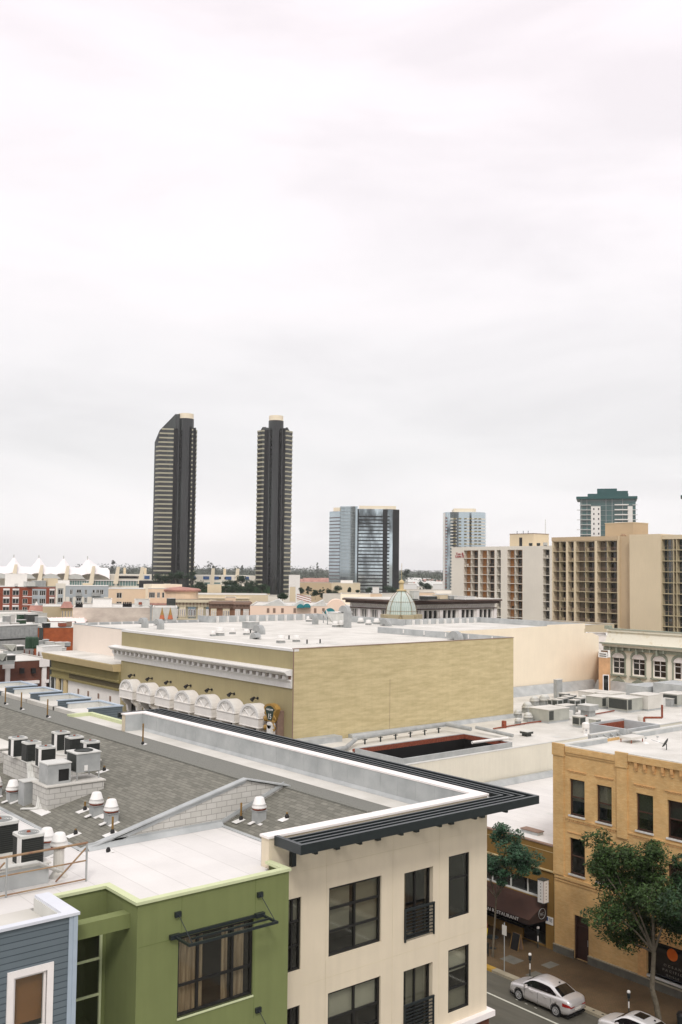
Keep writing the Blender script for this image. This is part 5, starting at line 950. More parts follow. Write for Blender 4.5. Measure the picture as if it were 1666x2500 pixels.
# ============================================================ CARS
def interp(x, tb):
    for (a, va), (b, vb) in zip(tb, tb[1:]):
        if x <= b: k = (x-a)/(b-a); k = k*k*(3-2*k) if False else k; return va+(vb-va)*k
    return tb[-1][1]
def catmull(tb, x):
    n = len(tb)
    for i in range(n-1):
        if x <= tb[i+1][0]:
            p1, p2 = tb[i], tb[i+1]; p0 = tb[max(i-1, 0)]; p3 = tb[min(i+2, n-1)]; t = (x-p1[0])/(p2[0]-p1[0]+1e-9)
            m1 = (p2[1]-p0[1])/(p2[0]-p0[0]+1e-9)*(p2[0]-p1[0]); m2 = (p3[1]-p1[1])/(p3[0]-p1[0]+1e-9)*(p2[0]-p1[0])
            return (2*t**3-3*t*t+1)*p1[1]+(t**3-2*t*t+t)*m1+(-2*t**3+3*t*t)*p2[1]+(t**3-t*t)*m2
    return tb[-1][1]
def sedan(name, label, loc, rz, paint, sunroof=False, dark_rims=False):
    """x forward, length 4.4 m"""
    t = thing(name, label, 'car', loc, rz, 'silver cars parked along the far kerb')
    Lh = 2.2
    deck = [(-2.2, .80), (-2.12, .95), (-1.85, 1.02), (-1.55, 1.03), (-1.0, 1.0), (0, .95), (.8, .93), (1.05, .92), (1.5, .85), (1.9, .76), (2.1, .64), (2.2, .48)]
    half = [(-2.2, .60), (-2.1, .74), (-1.8, .83), (-1.2, .86), (0, .86), (1.2, .855), (1.7, .80), (2.0, .70), (2.2, .45)]
    low = [(-2.2, .42), (-2.05, .28), (-1.7, .22), (1.8, .2), (2.1, .24), (2.2, .32)]
    xs = [-2.2+4.4*i/72 for i in range(73)]; o = MB(); rings = []
    for x in xs:
        h, w_, lo = catmull(deck, x), catmull(half, x), catmull(low, x); sh = h-.04
        prof = [(0, lo), (.6*w_, lo), (.9*w_, lo+.02), (.975*w_, lo+.1), (1.0*w_, lo+(sh-lo)*.42), (.985*w_, lo+(sh-lo)*.62), (.965*w_, lo+(sh-lo)*.82), (.92*w_, sh), (.84*w_, h-.005), (.6*w_, h+.02), (0, h+.035)]
        full = [(-y, z) for y, z in prof[1:-1]][::-1]
        ring = prof+full; rings.append([o.vert((x, y, z)) for y, z in ring])
    n = len(rings[0])
    for a, b in zip(rings, rings[1:]):
        for i in range(n): j = (i+1) % n; o.f.append([a[i], a[j], b[j], b[i]]); o.mi.append(0)
    o.f += [rings[0][::-1], rings[-1]]; o.mi += [0, 0]
    body = o.build('body', paint, t, smooth=True, world=False)
    # wheel arches cut out
    cut = MB()
    for x in (-1.33, 1.27):
        for s_ in (-1, 1): cut.cyl((x, s_*.62, .33), (x, s_*1.0, .33), .365, n=28)
    co = cut.build('cutter', paint, None); co.location = (0, 0, 0)
    md = body.modifiers.new('b', 'BOOLEAN'); md.operation = 'DIFFERENCE'; md.object = co; md.solver = 'EXACT'
    t.location = (0, 0, 0); t.rotation_euler = (0, 0, 0); bpy.context.view_layer.update()
    dg = bpy.context.evaluated_depsgraph_get(); me = bpy.data.meshes.new_from_object(body.evaluated_get(dg)); body.modifiers.clear(); body.data = me; bpy.data.objects.remove(co)
    # greenhouse
    roof = [(-1.62, 1.03), (-1.3, 1.2), (-.95, 1.38), (-.55, 1.45), (-.1, 1.475), (.3, 1.45), (.62, 1.33), (.95, 1.13), (1.22, .93)]
    def gh(x): return catmull(roof, x)
    xs = [-1.62+2.84*i/60 for i in range(61)]; o = MB(); rings = []; ws = [(-1.62, .66), (-1.0, .72), (0, .76), (.8, .76), (1.22, .70)]
    for x in xs:
        z1 = gh(x); z0 = catmull(deck, x)-.03; wb = catmull(ws, x); hgt = max(z1-z0, .01); wt = wb-.20*min(1, hgt/.5); pr = [(wb, z0), (wb-.05*hgt/.5, z0+hgt*.35), (wt+.03, z0+hgt*.86), (wt-.07, z0+hgt*.97), (wt*.5, z1+.012), (0, z1+.02)]
        pr = pr+[(-y, z) for y, z in pr[:-1]][::-1]; rings.append([o.vert((x, y, z)) for y, z in pr])
    n = len(rings[0])
    for a, b in zip(rings, rings[1:]):
        for i in range(n-1): o.f.append([a[i], a[i+1], b[i+1], b[i]]); o.mi.append(0)
    o.build('cabin', paint, t, smooth=True, world=False)
    V = lambda k, i: Vector(o.v[rings[k][i]])
    def glass(nm, k0, k1, i0, i1, tr=None):
        g = MB()
        for k in range(k0, k1):
            for i in range(i0, i1):
                p = [V(k, i), V(k, i+1), V(k+1, i+1), V(k+1, i)]; c = Vector((p[0].x, 0, 1.0))
                p = [q+(Vector((0, q.y, q.z-.85)).normalized())*.006+Vector((.003 if q.x > .4 else (-.003 if q.x < -.9 else 0), 0, .004 if abs(q.y) < .5 else 0)) for q in p]; g.poly(p)
        return g
    K = lambda x: max(0, min(60, round((x+1.62)/2.84*60)))
    for s_ in (0, 1):      # side glass: a tapering arc
        g = MB()
        for k in range(K(-1.25), K(.92)):
            for (xa, xb) in ((xs[k], xs[k+1]),):
                for q in range(1):
                    def pt(x, f_):
                        kk = (x+1.62)/2.84*60; k_ = min(59, int(kk)); fr = kk-k_; i_a, i_b = (1, 2) if s_ == 0 else (len(rings[0])-2, len(rings[0])-3); z0_ = (V(k_, 0 if s_ == 0 else len(rings[0])-1)).lerp(V(k_+1, 0 if s_ == 0 else len(rings[0])-1), fr); m1 = V(k_, i_a).lerp(V(k_+1, i_a), fr); m2 = V(k_, i_b).lerp(V(k_+1, i_b), fr)
                        v = z0_.lerp(m1, f_/.35) if f_ < .35 else m1.lerp(m2, (f_-.35)/.51); v.y += .012*(1 if v.y > 0 else -1); return v
                    lo_ = .16; hi_ = lambda x: .80 if x > -.7 else .80-.35*((-.7-x)/.55)**1.5
                    g.poly([pt(xa, lo_), pt(xb, lo_), pt(xb, max(lo_, hi_(xb) if xb < .6 else hi_(xb)-(xb-.6)*.6)), pt(xa, max(lo_, hi_(xa) if xa < .6 else hi_(xa)-(xa-.6)*.6))])
        g.build('side_window', 'glassd', t, world=False)
    NN = len(rings[0])
    glass('rw', K(-1.56), K(-1.0), 3, NN-4).build('rear_window', 'glassd', t, world=False)
    glass('fw', K(.55), K(1.16), 3, NN-4).build('windscreen', 'glassd', t, world=False)
    if sunroof: MB().box(-.5, .1, -.3, .3, 1.478, 1.496).build('sunroof', 'glassd', t, world=False)
    o = MB()
    for s_ in (-1, 1): o.hexa([(-.13, s_*.70, .92), (-.07, s_*.70, .92), (-.07, s_*.775, .92), (-.13, s_*.775, .92), (-.13, s_*.575, 1.4), (-.07, s_*.575, 1.4), (-.07, s_*.6, 1.4), (-.13, s_*.6, 1.4)])
    for x, s_ in ((-1.33, 1), (-1.33, -1), (1.27, 1), (1.27, -1)):
        tw = MB(); tw.cyl((x, s_*.62, .31), (x, s_*.83, .31), .31, n=28); ty = tw.build('wheel', 'tyre', t, world=False)
        r = MB(); r.cyl((x, s_*.829, .31), (x, s_*.836, .31), .205, n=24); r.cur = 1; 
        for k in range(10): a = k*math.pi/5; r.cyl((x+.03*math.cos(a), s_*.842, .31+.03*math.sin(a)), (x+.19*math.cos(a), s_*.842, .31+.19*math.sin(a)), .02, n=5)
        for k in range(24): a, b = k*math.pi/12, (k+1)*math.pi/12; r.cyl((x+.2*math.cos(a), s_*.84, .31+.2*math.sin(a)), (x+.2*math.cos(b), s_*.84, .31+.2*math.sin(b)), .016, n=5)
        r.build('rim', ['greyd', 'rim'], ty, world=False)
    for s_ in (-1, 1):
        o = MB(); xs_ = [-2.2+4.4*i/72 for i in range(8)]
        def bp(x, f_, sg=s_):
            w_, h, lo = catmull(half, x), catmull(deck, x), catmull(low, x); sh = h-.04; return (x, sg*(w_*(.99-.02*(f_-.5))+.012), lo+(sh-lo)*f_)
        for xa, xb in zip(xs_, xs_[1:]): o.poly([bp(xa, .60), bp(xb, .60+.02), bp(xb, .84), bp(xa, .84)])
        z0_, z1_ = bp(-2.2, .6)[2], bp(-2.2, .84)[2]; o.poly([(-2.208, s_*.30, z0_+.05), (-2.208, s_*.605, z0_), (-2.208, s_*.605, z1_), (-2.208, s_*.30, z1_)]); o.build('tail_light', 'redlens', t, world=False)
        o = MB(); o.hexa([(2.13, s_*.40, .58), (1.84, s_*.775, .62), (1.84, s_*.68, .62), (2.0, s_*.40, .58), (2.08, s_*.44, .70), (1.80, s_*.76, .76), (1.80, s_*.66, .76), (2.0, s_*.44, .70)]); o.build('headlight', 'white', t, world=False)
        o = MB(); o.cbox((.68, s_*.93, 1.0), (.12, .2, .14)); o.cbox((.7, s_*.83, .95), (.05, .1, .05)); o.build('wing_mirror', paint, t, world=False)
        for x in (.35, -.62): MB().cbox((x, s_*.862, .80), (.2, .03, .03)).build('door_handle', paint, t, world=False)
        o = MB()
        for x in (.82, -.1, -1.0): o.box(x, x+.012, s_*.858-.004, s_*.858+.004, .32, .88)
        o.build('door_seam', 'greyd', t, world=False)
    MB().box(-2.215, -2.18, -.26, .26, .48, .6).build('number_plate', 'membrane2', t, world=False)
    MB().box(-2.12, 2.0, -.72, .72, .16, .26).build('underbody', 'black', t, world=False)
    MB().cbox((-.95, 0, 1.5), (.1, .04, .06)).build('roof_aerial', 'dark', t, world=False)
    t.location = loc; t.rotation_euler = (0, 0, rz); t.scale = (1.04, 1.04, 1.04); return t
sedan('parked_car', 'silver sedan parked at the kerb by the first parking meter, seen whole', (46.9, 37.95, 0), R(90), 'car')
sedan('parked_car', 'pale silver car with a dark sunroof cut by the bottom edge', (46.95, 31.75, 0), R(90), 'car2', sunroof=True)
# near things under the trees

rp = random.Random(4)
def patches(bld, z, areas, n, m_='flash', name='roof_patch'):
    for i in range(n):
        x0, x1, y0, y1 = rp.choice(areas); x, y = rp.uniform(x0, x1), rp.uniform(y0, y1); a, b = rp.uniform(.3, 1.4), rp.uniform(.3, 1.2)
        MB().cbox((x, y, z+.003+.0006*i), (a, b, .004), rp.choice((0, 0, .1))).build(name, m_, bld)
patches(th, 17.302, [(55, 82, 74, 104), (60, 95, 106, 122)], 26, 'greyl'); patches(hb_, HZ, [(69, 112, 59, 70), (86, 112, 72, 82)], 22, 'greyl'); patches(ob, 13.2, [(54.5, 74, 28, 41)], 8, 'greyl'); patches(rb, 6.8, [(54.5, 70, 44, 56)], 6, 'greyl')
# ============================================================ MIDDLE DISTANCE AND BEYOND
M['rustor2'] = mat('muted_orange', 'c4714a', .8, .1, 1)
M['greentank'] = mat('green_tank', '27452f', .6, .1, 2)
def win_copy(parent, F, rects, frame, pane, nu=1, nz=1, fw=.1, depth=.15, name='window'):
    """identical openings share one mesh; each is a part of its own"""
    proto = None
    for (u0, u1, z0, z1) in rects:
        if proto is None or abs((u1-u0)-proto[1]) > .02 or abs((z1-z0)-proto[2]) > .02:
            o = simplewin(parent, F, u0, u1, z0, z1, frame, pane, fw, depth, nu, nz, name); proto = (o, u1-u0, z1-z0, u0, z0)
        else:
            c = proto[0].copy(); sc.collection.objects.link(c); d = F.u*(u0-proto[3])+Vector((0, 0, z0-proto[4])); c.location = proto[0].location+d
def fu(F, px, py=1450):
    """sight line met with a wall face: (u along the wall, height)"""
    d = ray(px, py); t = (F.o-O0).dot(F.n)/d.dot(F.n); p = O0+d*t; return (p-F.o).dot(F.u) if F.rel else (p.x if abs(F.u.x) > .5 else p.y), p.z
def mkface(kind, px, ytop, D):
    p = atd(px, ytop, D)
    if kind == 'A': F = FY(p.y); F.rel = False
    elif kind == 'B': F = FX(p.x); F.rel = False
    else:
        n_ = Vector((-p.x, -p.y, 0)).normalized(); F = Face((p.x, p.y, 0), (-n_.y, n_.x), (n_.x, n_.y)); F.rel = True
    return F
def body(mb, F, u0, u1, z0, z1, depth, front=False):
    c = [(u0, 0), (u0, -depth), (u1, -depth), (u1, 0)]
    for (a, d), (b, e) in zip(c, c[1:]+([c[0]] if front else [])): mb.poly([F.P(a, z0, d), F.P(b, z0, e), F.P(b, z1, e), F.P(a, z1, d)])
def block(name, label, cat, kind, px0, px1, D, ytop, depth, wallm, roofm='membrane2', rows=None, cols=None, wz=(.9, 1.9), floor=3.1, wfrac=.55, frame='whitetrim', pane='glassd', nu=1, coping=None, z0=0, parap=.35):
    """box building; C = front square to the viewer, A = front along X, B = front along Y"""
    F = mkface(kind, (px0+px1)/2 if kind == 'C' else px0, ytop, D); z1 = atd(px0, ytop, D).z if kind != 'C' else fu(F, (px0+px1)/2, ytop)[1]
    u0, u1 = sorted((fu(F, px0, ytop)[0], fu(F, px1, ytop)[0])); m_ = F.P((u0+u1)/2, 0, -depth/2); t = thing(name, label, cat, (m_.x, m_.y, 0)); holes = []
    if rows and cols:
        W_ = (u1-u0)/cols
        for r in range(rows):
            for c in range(cols): a = u0+W_*(c+.5-wfrac/2); zt = z1-.8-floor*r; holes.append((a, a+W_*wfrac, zt-wz[1], zt))
    o = MB(); facade(o, F, u0, u1, z0, z1, holes, .2); body(o, F, u0, u1, z0, z1, depth); o.build('wall', wallm, t)
    if holes: win_copy(t, F, holes, frame, pane, nu=nu)
    MB().fbox(F, u0+.25, u1-.25, z1-.7, z1-parap, -depth+.25, -.25).build('flat_roof', roofm, t)
    o = MB(); o.fbox(F, u0-.05, u1+.05, z1, z1+.08, -.25, .05); o.fbox(F, u0-.05, u1+.05, z1, z1+.08, -depth-.05, -depth+.25); o.fbox(F, u0-.05, u0+.25, z1, z1+.08, -depth+.25, -.25); o.fbox(F, u1-.25, u1+.05, z1, z1+.08, -depth+.25, -.25); o.build('coping', coping or roofm, t)
    return t, F, u0, u1, z1
def clutter(parent_label, pts, zb, grp):
    for i, (px, py, w_, h, m_) in enumerate(pts):
        p = onz(px, py, zb); nm = 'rooftop_unit'; t = thing(nm, parent_label[i] if isinstance(parent_label, list) else parent_label, 'rooftop unit', (p.x, p.y, zb), 0, grp)
        MB().box(-w_/2, w_/2, -w_/2, w_/2, .15, h).build('case', m_, t, world=False); MB().box(-w_/2-.05, w_/2+.05, -w_/2-.05, w_/2+.05, h, h+.08).build('lid', 'greyl', t, world=False); MB().box(-w_/2+.1, w_/2-.1, -w_/2+.1, w_/2-.1, 0, .15).build('base_frame', 'greyd', t, world=False)
# ---- left: brown shop building and the white roof with the grey air handler
t, F, u0, u1, z1 = block('shop_building', 'dark brown walled building with white pilasters at the left edge', 'building', 'A', -60, 133, 150, 1620, 40, 'brown', parap=.05)
for px in (18, 107):
    x = fu(F, px, 1650)[0]; MB().fbox(F, x-.35, x+.35, 0, z1+.25, .002, .3).build('pilaster', 'whitetrim', t); MB().fbox(F, x-.9, x+.9, z1-1.0, z1+.35, .3, .5).build('pilaster_cap', 'whitetrim', t)
for a, b in ((28, 100), (115, 138)):
    xa, xb = fu(F, a)[0], fu(F, b)[0]; zb = fu(F, 60, 1668)[1]; MB().fbox(F, xa, xb, zb-.1, zb+.35, .002, .5).build('white_canopy', 'whitetrim', t); MB().fbox(F, xa+.6, xb-.3, 0, zb-.1, .003, .06).build('shop_window', 'glassd', t)
for px in (52, 80): pu, pz = fu(F, px, 1637); MB().fbox(F, pu-.3, pu+.3, pz-.4, pz+.4, .002, .6).build('wall_lamp', 'black', t)
zr = z1-.05
t = thing('air_handler', 'very long grey air handling unit with a sloped left end', 'air handler', (75, 130, zr)); p = onz(-10, 1566, zr); q = onz(92, 1560, zr)
L_ = (q-p).length; ah = math.atan2(q.y-p.y, q.x-p.x); t.location = (p.x, p.y, zr); t.rotation_euler = (0, 0, ah)
MB().box(0, L_, 0, 2.6, .4, 2.9).build('casing', 'grey', t, world=False); MB().box(-.1, L_+.1, -.1, 2.7, 2.9, 3.05).build('lid', 'greyl', t, world=False); MB().box(.2, L_-.2, .2, 2.4, 0, .4).build('base_frame', 'greyd', t, world=False)
for i in range(9): MB().box(L_*(i+.5)/9-.4, L_*(i+.5)/9+.4, -.06, -.003, .7, 2.6).build('access_panel', 'grey', t, world=False)
MB().ext([(-1.5, 0, .4), (0, 0, .4), (0, 0, 2.9)], (0, 2.6, 0)).build('intake_slope', 'greyl', t, world=False)
for i, (px, lab) in enumerate(((72, 'dark green tank left of two beside the grey air handler'), (84, 'dark green tank right of two beside the grey air handler'))):
    p = onz(px, 1583, zr); t = thing('green_tank', lab, 'tank', (p.x, p.y, zr)); MB().lathe((0, 0, 0), [(.001, 0), (.75, 0), (.75, 1.9), (.6, 2.1), (.001, 2.15)], 16).build('body', 'greentank', t, world=False); MB().box(-.5, .5, -.8, -.7, .2, 1.8).build('panel', 'greentank', t, world=False)
def vhood(label, px, py):
    p = onz(px, py, zr); t = thing('vee_intake', label, 'roof vent', (p.x, p.y, zr)); MB().box(-1.2, 2.6, -1, 1, 0, .7).build('curb', 'grey', t, world=False)
    o = MB(); o.ext([(-1.6, -1.3, 2.2), (0, -1.3, .7), (1.0, -1.3, 2.2)], (0, 2.4, 0)); t.scale = (.75, .75, .75); o.build('sloped_hood', 'unit', t, world=False); MB().box(.9, 2.8, -1.1, 1.1, .7, 1.8).build('louvre_box', 'greyl', t, world=False); MB().box(.8, 2.9, -1.2, 1.2, 1.8, 1.95).build('lid', 'white', t, world=False); MB().box(1.0, 2.7, -1.13, -1.11, .8, 1.7).build('louvre', 'greyd', t, world=False)
vhood('vee-shaped intake hood on the white roof, upper one', 25, 1597); vhood('vee-shaped intake hood cut by the left edge, lower one', 0, 1622)
for i, px in enumerate((60, 72, 83, 95)): p = onz(px, 1597+i*2, zr); tag(MB().cyl((p.x, p.y, zr), (p.x, p.y, zr+.8), .1).lathe((p.x, p.y, zr), [(.3, 0), (.1, .2)], 8).build('vent_pipe', 'brown'), 'short rusty vent pipe in the row of four on the white roof', 'vent pipe', 'row of four short vent pipes')
p = onz(112, 1602, zr); t = thing('rooftop_box', 'plain white box by the right end of the white roof', 'box', (p.x, p.y, zr)); MB().box(-1, 2.4, -1, 1.5, 0, 1.6).build('case', 'white', t, world=False); MB().box(-1.05, 2.45, -1.05, 1.55, 1.6, 1.68).build('lid', 'greyl', t, world=False)
clutter(['small grey unit right of the green tanks', 'small pale unit right of the green tanks, front', 'pale box unit between green tanks and pink wall', 'long pale duct box before the pink wall', 'low grey unit touching the pink wall', 'low white unit in front of the pink wall', 'grey box behind the left end of the air handler'], [(98, 1577, .9, .9, 'grey'), (103, 1585, .8, .8, 'greyl'), (122, 1584, 1.3, 1.2, 'greyl'), (142, 1582, 1.8, 1.0, 'membrane2'), (160, 1579, 1.4, .8, 'grey'), (150, 1590, 1.3, .6, 'greyl'), (112, 1576, .9, 1.1, 'grey')], zr, 'small units scattered on the white roof at left')
# rust brick block and what stands behind it
t, F, u0, u1, z1 = block('low_brick_building', 'low rust-coloured brick building half hidden by the pink wall', 'building', 'C', 85, 190, 205, 1533, 25, 'orangewall', parap=.05, coping='greyd')
pu = fu(F, 105)[0]; MB().fbox(F, pu-.5, pu+.3, 0, z1, .002, .3).build('corner_post', 'greyd', t)
clutter(['black box unit on the rust brick building', 'rusty brown unit on the rust brick building', 'pink-brown unit on the rust brick building', 'pale pipe rack unit on the rust brick building'], [(113, 1533, 1.3, 1.0, 'black'), (152, 1531, 1.3, .9, 'rust'), (165, 1530, 1.4, 1.1, 'dentil'), (92, 1531, 1.3, .7, 'greyl')], z1-.05, 'units on the rust brick building')
block('market_hall', 'low grey roofed building crowded with units at the left edge', 'building', 'C', -60, 82, 230, 1528, 45, 'grey', parap=.05, coping='greyl')
clutter(['grey tall unit on the crowded low roof, leftmost', 'green-grey unit on the crowded low roof', 'big dark grey unit on the crowded low roof', 'pale vertical unit on the crowded low roof', 'dark green box on the crowded low roof', 'white box on the crowded low roof', 'grey box at the right end of the crowded low roof', 'pale flat unit on the crowded low roof'], [(18, 1522, 1.6, 1.6, 'grey'), (52, 1517, 1.6, 1.6, 'greentank'), (76, 1518, 2.4, 1.7, 'greyd'), (30, 1522, 1, 1.9, 'greyl'), (52, 1526, 1.6, 1.1, 'greentank'), (8, 1529, 2, .8, 'white'), (100, 1522, 2, 1.4, 'grey'), (36, 1529, 1.5, .7, 'membrane2')], 12.5, 'units on the crowded low roof')
# pink canopy
p0, p1, p2, p3 = onz(130, 1524, 15), onz(208, 1524, 15), onz(214, 1512, 16), onz(115, 1508, 16.8)
t = thing('roof_canopy', 'pale pink ribbed sloping canopy roof above the rust brick building', 'canopy', (p0.x, p0.y, 12))
o = MB(); A_, B_, C_, D_ = atd(130, 1524, 225), atd(207, 1522, 225), atd(205, 1506, 240), atd(116, 1508, 240)
o.poly([A_, B_, C_, D_]); o.poly([B_, atd(214, 1514, 240), C_]); o.build('fabric', M.setdefault('pinkc', mat('pink_canvas', 'f3dfd9', .9, .02, 1)) and 'pinkc', t)
for i in range(9): a = A_.lerp(B_, i/8); b = D_.lerp(C_, i/8); MB().cyl(a+Vector((0, 0, .03)), b+Vector((0, 0, .03)), .09, n=5).build('rib', 'whitetrim', t)
for c in (A_, B_, C_, D_): MB().cyl((c.x, c.y, 0), c, .12, n=6).build('post', 'dark', t)
# small roof house, tan wall, arched front, long whitewashed brick wall
t, F, u0, u1, z1 = block('small_building', 'small white building with a pink-red awning roof', 'building', 'C', 76, 105, 290, 1488, 12, 'whitetrim', rows=1, cols=3, wz=(0, 2.6), floor=3, wfrac=.5, frame='greentank')
a, b = u0-1, u1+.5; o = MB(); o.hexa([F.P(*q) for q in ((a, z1-1, 2), (b, z1-1, 2), (b, z1-1, .01), (a, z1-1, .01), (a+.8, z1+1.2, .3), (b-.5, z1+1.2, .3), (b-.5, z1+1.2, .01), (a+.8, z1+1.2, .01))]); o.build('awning_roof', 'redtile', t)
MB().ext([F.P(a+1.5, z1, -.3), F.P(b-1, z1, -.3), F.P((a+b)/2, z1+2.4, -.3)], F.n*-1.2).build('gable', 'whitetrim', t)
block('small_building', 'plain tan rendered building between the red awning house and the arched front', 'building', 'C', 105, 150, 275, 1481, 20, M.setdefault('tanr', mat('tan_render', 'b9ab8d', .9, .05, .3)) and 'tanr', parap=.05)
t, F, u0, u1, z1 = block('small_building', 'narrow cream building with a reddish roof and four arched windows', 'building', 'C', 150, 178, 272, 1484, 14, 'olivel', rows=1, cols=4, wz=(0, 1.9), wfrac=.45)
o = MB(); o.hexa([F.P(*q) for q in ((u0-.3, z1, .8), (u1+.3, z1, .8), (u1+.3, z1, -5), (u0-.3, z1, -5), (u0+.6, z1+1.6, -1), (u1-.6, z1+1.6, -1), (u1-.6, z1+1.6, -4), (u0+.6, z1+1.6, -4))]); o.build('red_roof', 'redtile', t)
t, F, u0, u1, z1 = block('warehouse', 'long whitewashed brick warehouse wall with black units on its roof', 'building', 'C', 178, 372, 240, 1484, 30, M.setdefault('wwb', mat('whitewashed_brick', 'd6cbbd', .9, .08, .35, .1, stretch=(1, 1, 2), tint='b9aca0')) and 'wwb', parap=.2)
MB().fbox(F, u1-.5, u1, 0, z1+.8, .002, .3).build('drain_pipe', 'grey', t)
def lowunits(label, px0, px1, py, D, n, m_='black', h=1.2, grp=None):
    for i in range(n):
        p = atd(px0+(px1-px0)*(i+.5)/n, py, D); w_ = abs(px1-px0)/n*D/FPX*.42; t = thing('roof_fan', label, 'roof unit', (p.x, p.y, p.z), 0, grp)
        MB().box(-w_, w_, -w_, w_, 0, h*.7).build('case', m_, t, world=False); MB().lathe((0, 0, h*.7), [(w_*.9, 0), (w_*.9, h*.3), (w_*.4, h*.35), (.001, h*.36)], 10).build('fan', m_, t, world=False)
lowunits('black fan in the group of five on the warehouse roof', 300, 322, 1482, 243, 5, grp='five black fans on the warehouse')
lowunits('black fan in the group of three on the left of the warehouse roof', 185, 202, 1483, 243, 3, grp='three black fans on the warehouse')
block('penthouse_box', 'plain white box on top of the warehouse, below the grey flats', 'rooftop box', 'C', 227, 274, 252, 1463, 8, 'white', z0=0)
t, F, u0, u1, z1 = block('plant_screen', 'pale louvred screen enclosure with a red fan, behind the warehouse', 'screen', 'C', 329, 366, 255, 1464, 6, 'greyl'); MB().lathe(atd(343, 1476, 254), [(.001, 0), (.5, 0), (.4, .6), (.001, .7)], 12).build('red_fan', 'rust', t)
# white wall with twin orange cones
t, F, u0, u1, z1 = block('painted_building', 'pale grey wall with a pointed gable between two orange and yellow cones', 'building', 'C', 373, 433, 222, 1484, 14, 'greyl', parap=.1)
for px in (396, 416):
    pu, pz = fu(F, px, 1511); qz = fu(F, px, 1482)[1]; h_ = qz-pz; c = F.P(pu, pz, 1.2); MB().lathe(c, [(.6, 0), (.42, h_*.35)], 14).build('orange_cone_base', 'rustor2', t); MB().lathe((c.x, c.y, c.z+h_*.35), [(.42, 0), (.02, h_*.65)], 14).build('yellow_cone', 'gold', t)
a, b, c = fu(F, 388, 1513), fu(F, 412, 1513), fu(F, 404, 1494); MB().ext([F.P(*a, 1), F.P(*b, 1), F.P(*c, 1)], F.n*-.9).build('gable', 'greyl', t)
# ---- red brick, grey and peach flats
def flats(name, label, px0, px1, D, ytop, wallm, secs, rows=3, floor=3.1, depth=18):
    """secs: (px0, px1, unused, panes)"""
    F = mkface('C', (px0+px1)/2, ytop, D); z1 = fu(F, (px0+px1)/2, ytop)[1]; x0, x1 = sorted((fu(F, px0)[0], fu(F, px1)[0])); m_ = F.P((x0+x1)/2, 0, -depth/2)
    t = thing(name, label, 'building', (m_.x, m_.y, 0)); holes = []
    for (a, b, bay, nu) in secs:
        xa, xb = sorted((fu(F, a)[0], fu(F, b)[0]))
        for r in range(rows): zt = z1-1.3-floor*r; holes.append((xa, xb, zt-1.9, zt, nu))
    o = MB(); facade(o, F, x0, x1, 0, z1, holes, .2); body(o, F, x0, x1, 0, z1, depth); o.build('wall', wallm, t)
    for h_ in holes: simplewin(t, F, *h_[:4], frame='greyl', depth=.15, fw=.14, nu=h_[4])
    MB().fbox(F, x0-.1, x1+.1, z1, z1+.15, -depth-.1, .1).build('roof_slab', 'greyl', t); return t, F, x0, x1, z1
t, F, x0, x1, z1 = flats('apartment_block', 'red brick apartment block with white bands between its windows', -20, 136, 375, 1433, 'redbrick', [(8, 24, 0, 2), (31, 47, 0, 2), (56, 68, 0, 2), (80, 93, 0, 3), (97, 112, 0, 3), (121, 134, 0, 2)])
for (a, b) in ((8, 24), (31, 47), (121, 134)):
    xa, xb = fu(F, a)[0], fu(F, b)[0]
    for r in range(4): MB().fbox(F, xa, xb, z1-1.25-3.1*r, z1-.6-3.1*r, .003, .1).build('white_band', 'whitetrim', t)
for r in range(3):
    xa, xb = fu(F, 56)[0], fu(F, 79)[0]; MB().fbox(F, xa, xb, z1-3.75-3.1*r, z1-3.5-3.1*r, .003, .1).build('white_band', 'whitetrim', t)
xa, xb = fu(F, 79)[0], fu(F, 113)[0]; MB().fbox(F, xa, xb, z1-12, z1-.7, .003, .03) ; o = MB(); facade(o, F, xa, xb, z1-11, z1-.7, [(fu(F, a)[0], fu(F, b)[0], z1-1.3-3.1*r-1.9, z1-1.3-3.1*r) for a, b in ((80, 93), (97, 112)) for r in range(3)], .02)
o.v = [tuple(Vector(v)+F.n*.05) for v in o.v]
o.build('grey_bay_front', 'paleblue', t)
clutter(['white stair box on the red brick block', 'grey duct unit on the red brick block', 'beige box with rusty fans on the red brick block', 'pale long unit on the red brick block'], [(40, 1432, 1, 1, 'white'), (95, 1432, 4, 2.2, 'grey'), (124, 1432, 4, 3.2, 'beige'), (75, 1432, 4, 1.8, 'greyl')], z1+.15, 'units on the red brick block')
block('stair_tower', 'large plain white stair tower above the red brick block', 'building', 'C', 13, 67, 385, 1401, 8, 'whitep')
t, F, x0, x1, z1 = flats('apartment_block', 'grey apartment block with small balconies beside the red brick block', 136, 265, 378, 1431, 'paleblue', [(142, 154, 0, 2), (171, 178, 0, 2), (187, 199, 0, 2), (207, 213, 0, 2), (226, 232, 0, 1), (235, 243, 0, 2), (244, 253, 0, 2)])
o = MB(); xa, xb = fu(F, 136)[0], fu(F, 160)[0]; xc, xd = fu(F, 141)[0], fu(F, 155)[0]
o.fbox(F, xa, xc, 0, z1+1, .003, .3); o.fbox(F, xd, xb, 0, z1+1, .003, .3); o.fbox(F, xc, xd, z1-.9, z1+1, .003, .3); o.build('white_frame_bay', 'beigew', t)
o = MB(); xe = fu(F, 265)[0]; 
for (a, b) in ((161, 170), (179, 186), (200, 206), (214, 225), (254, 265)): o.fbox(F, fu(F, a)[0], fu(F, b)[0], 0, z1-4.1, .003, .06)
o.build('lower_white_cladding', 'beigew', t)
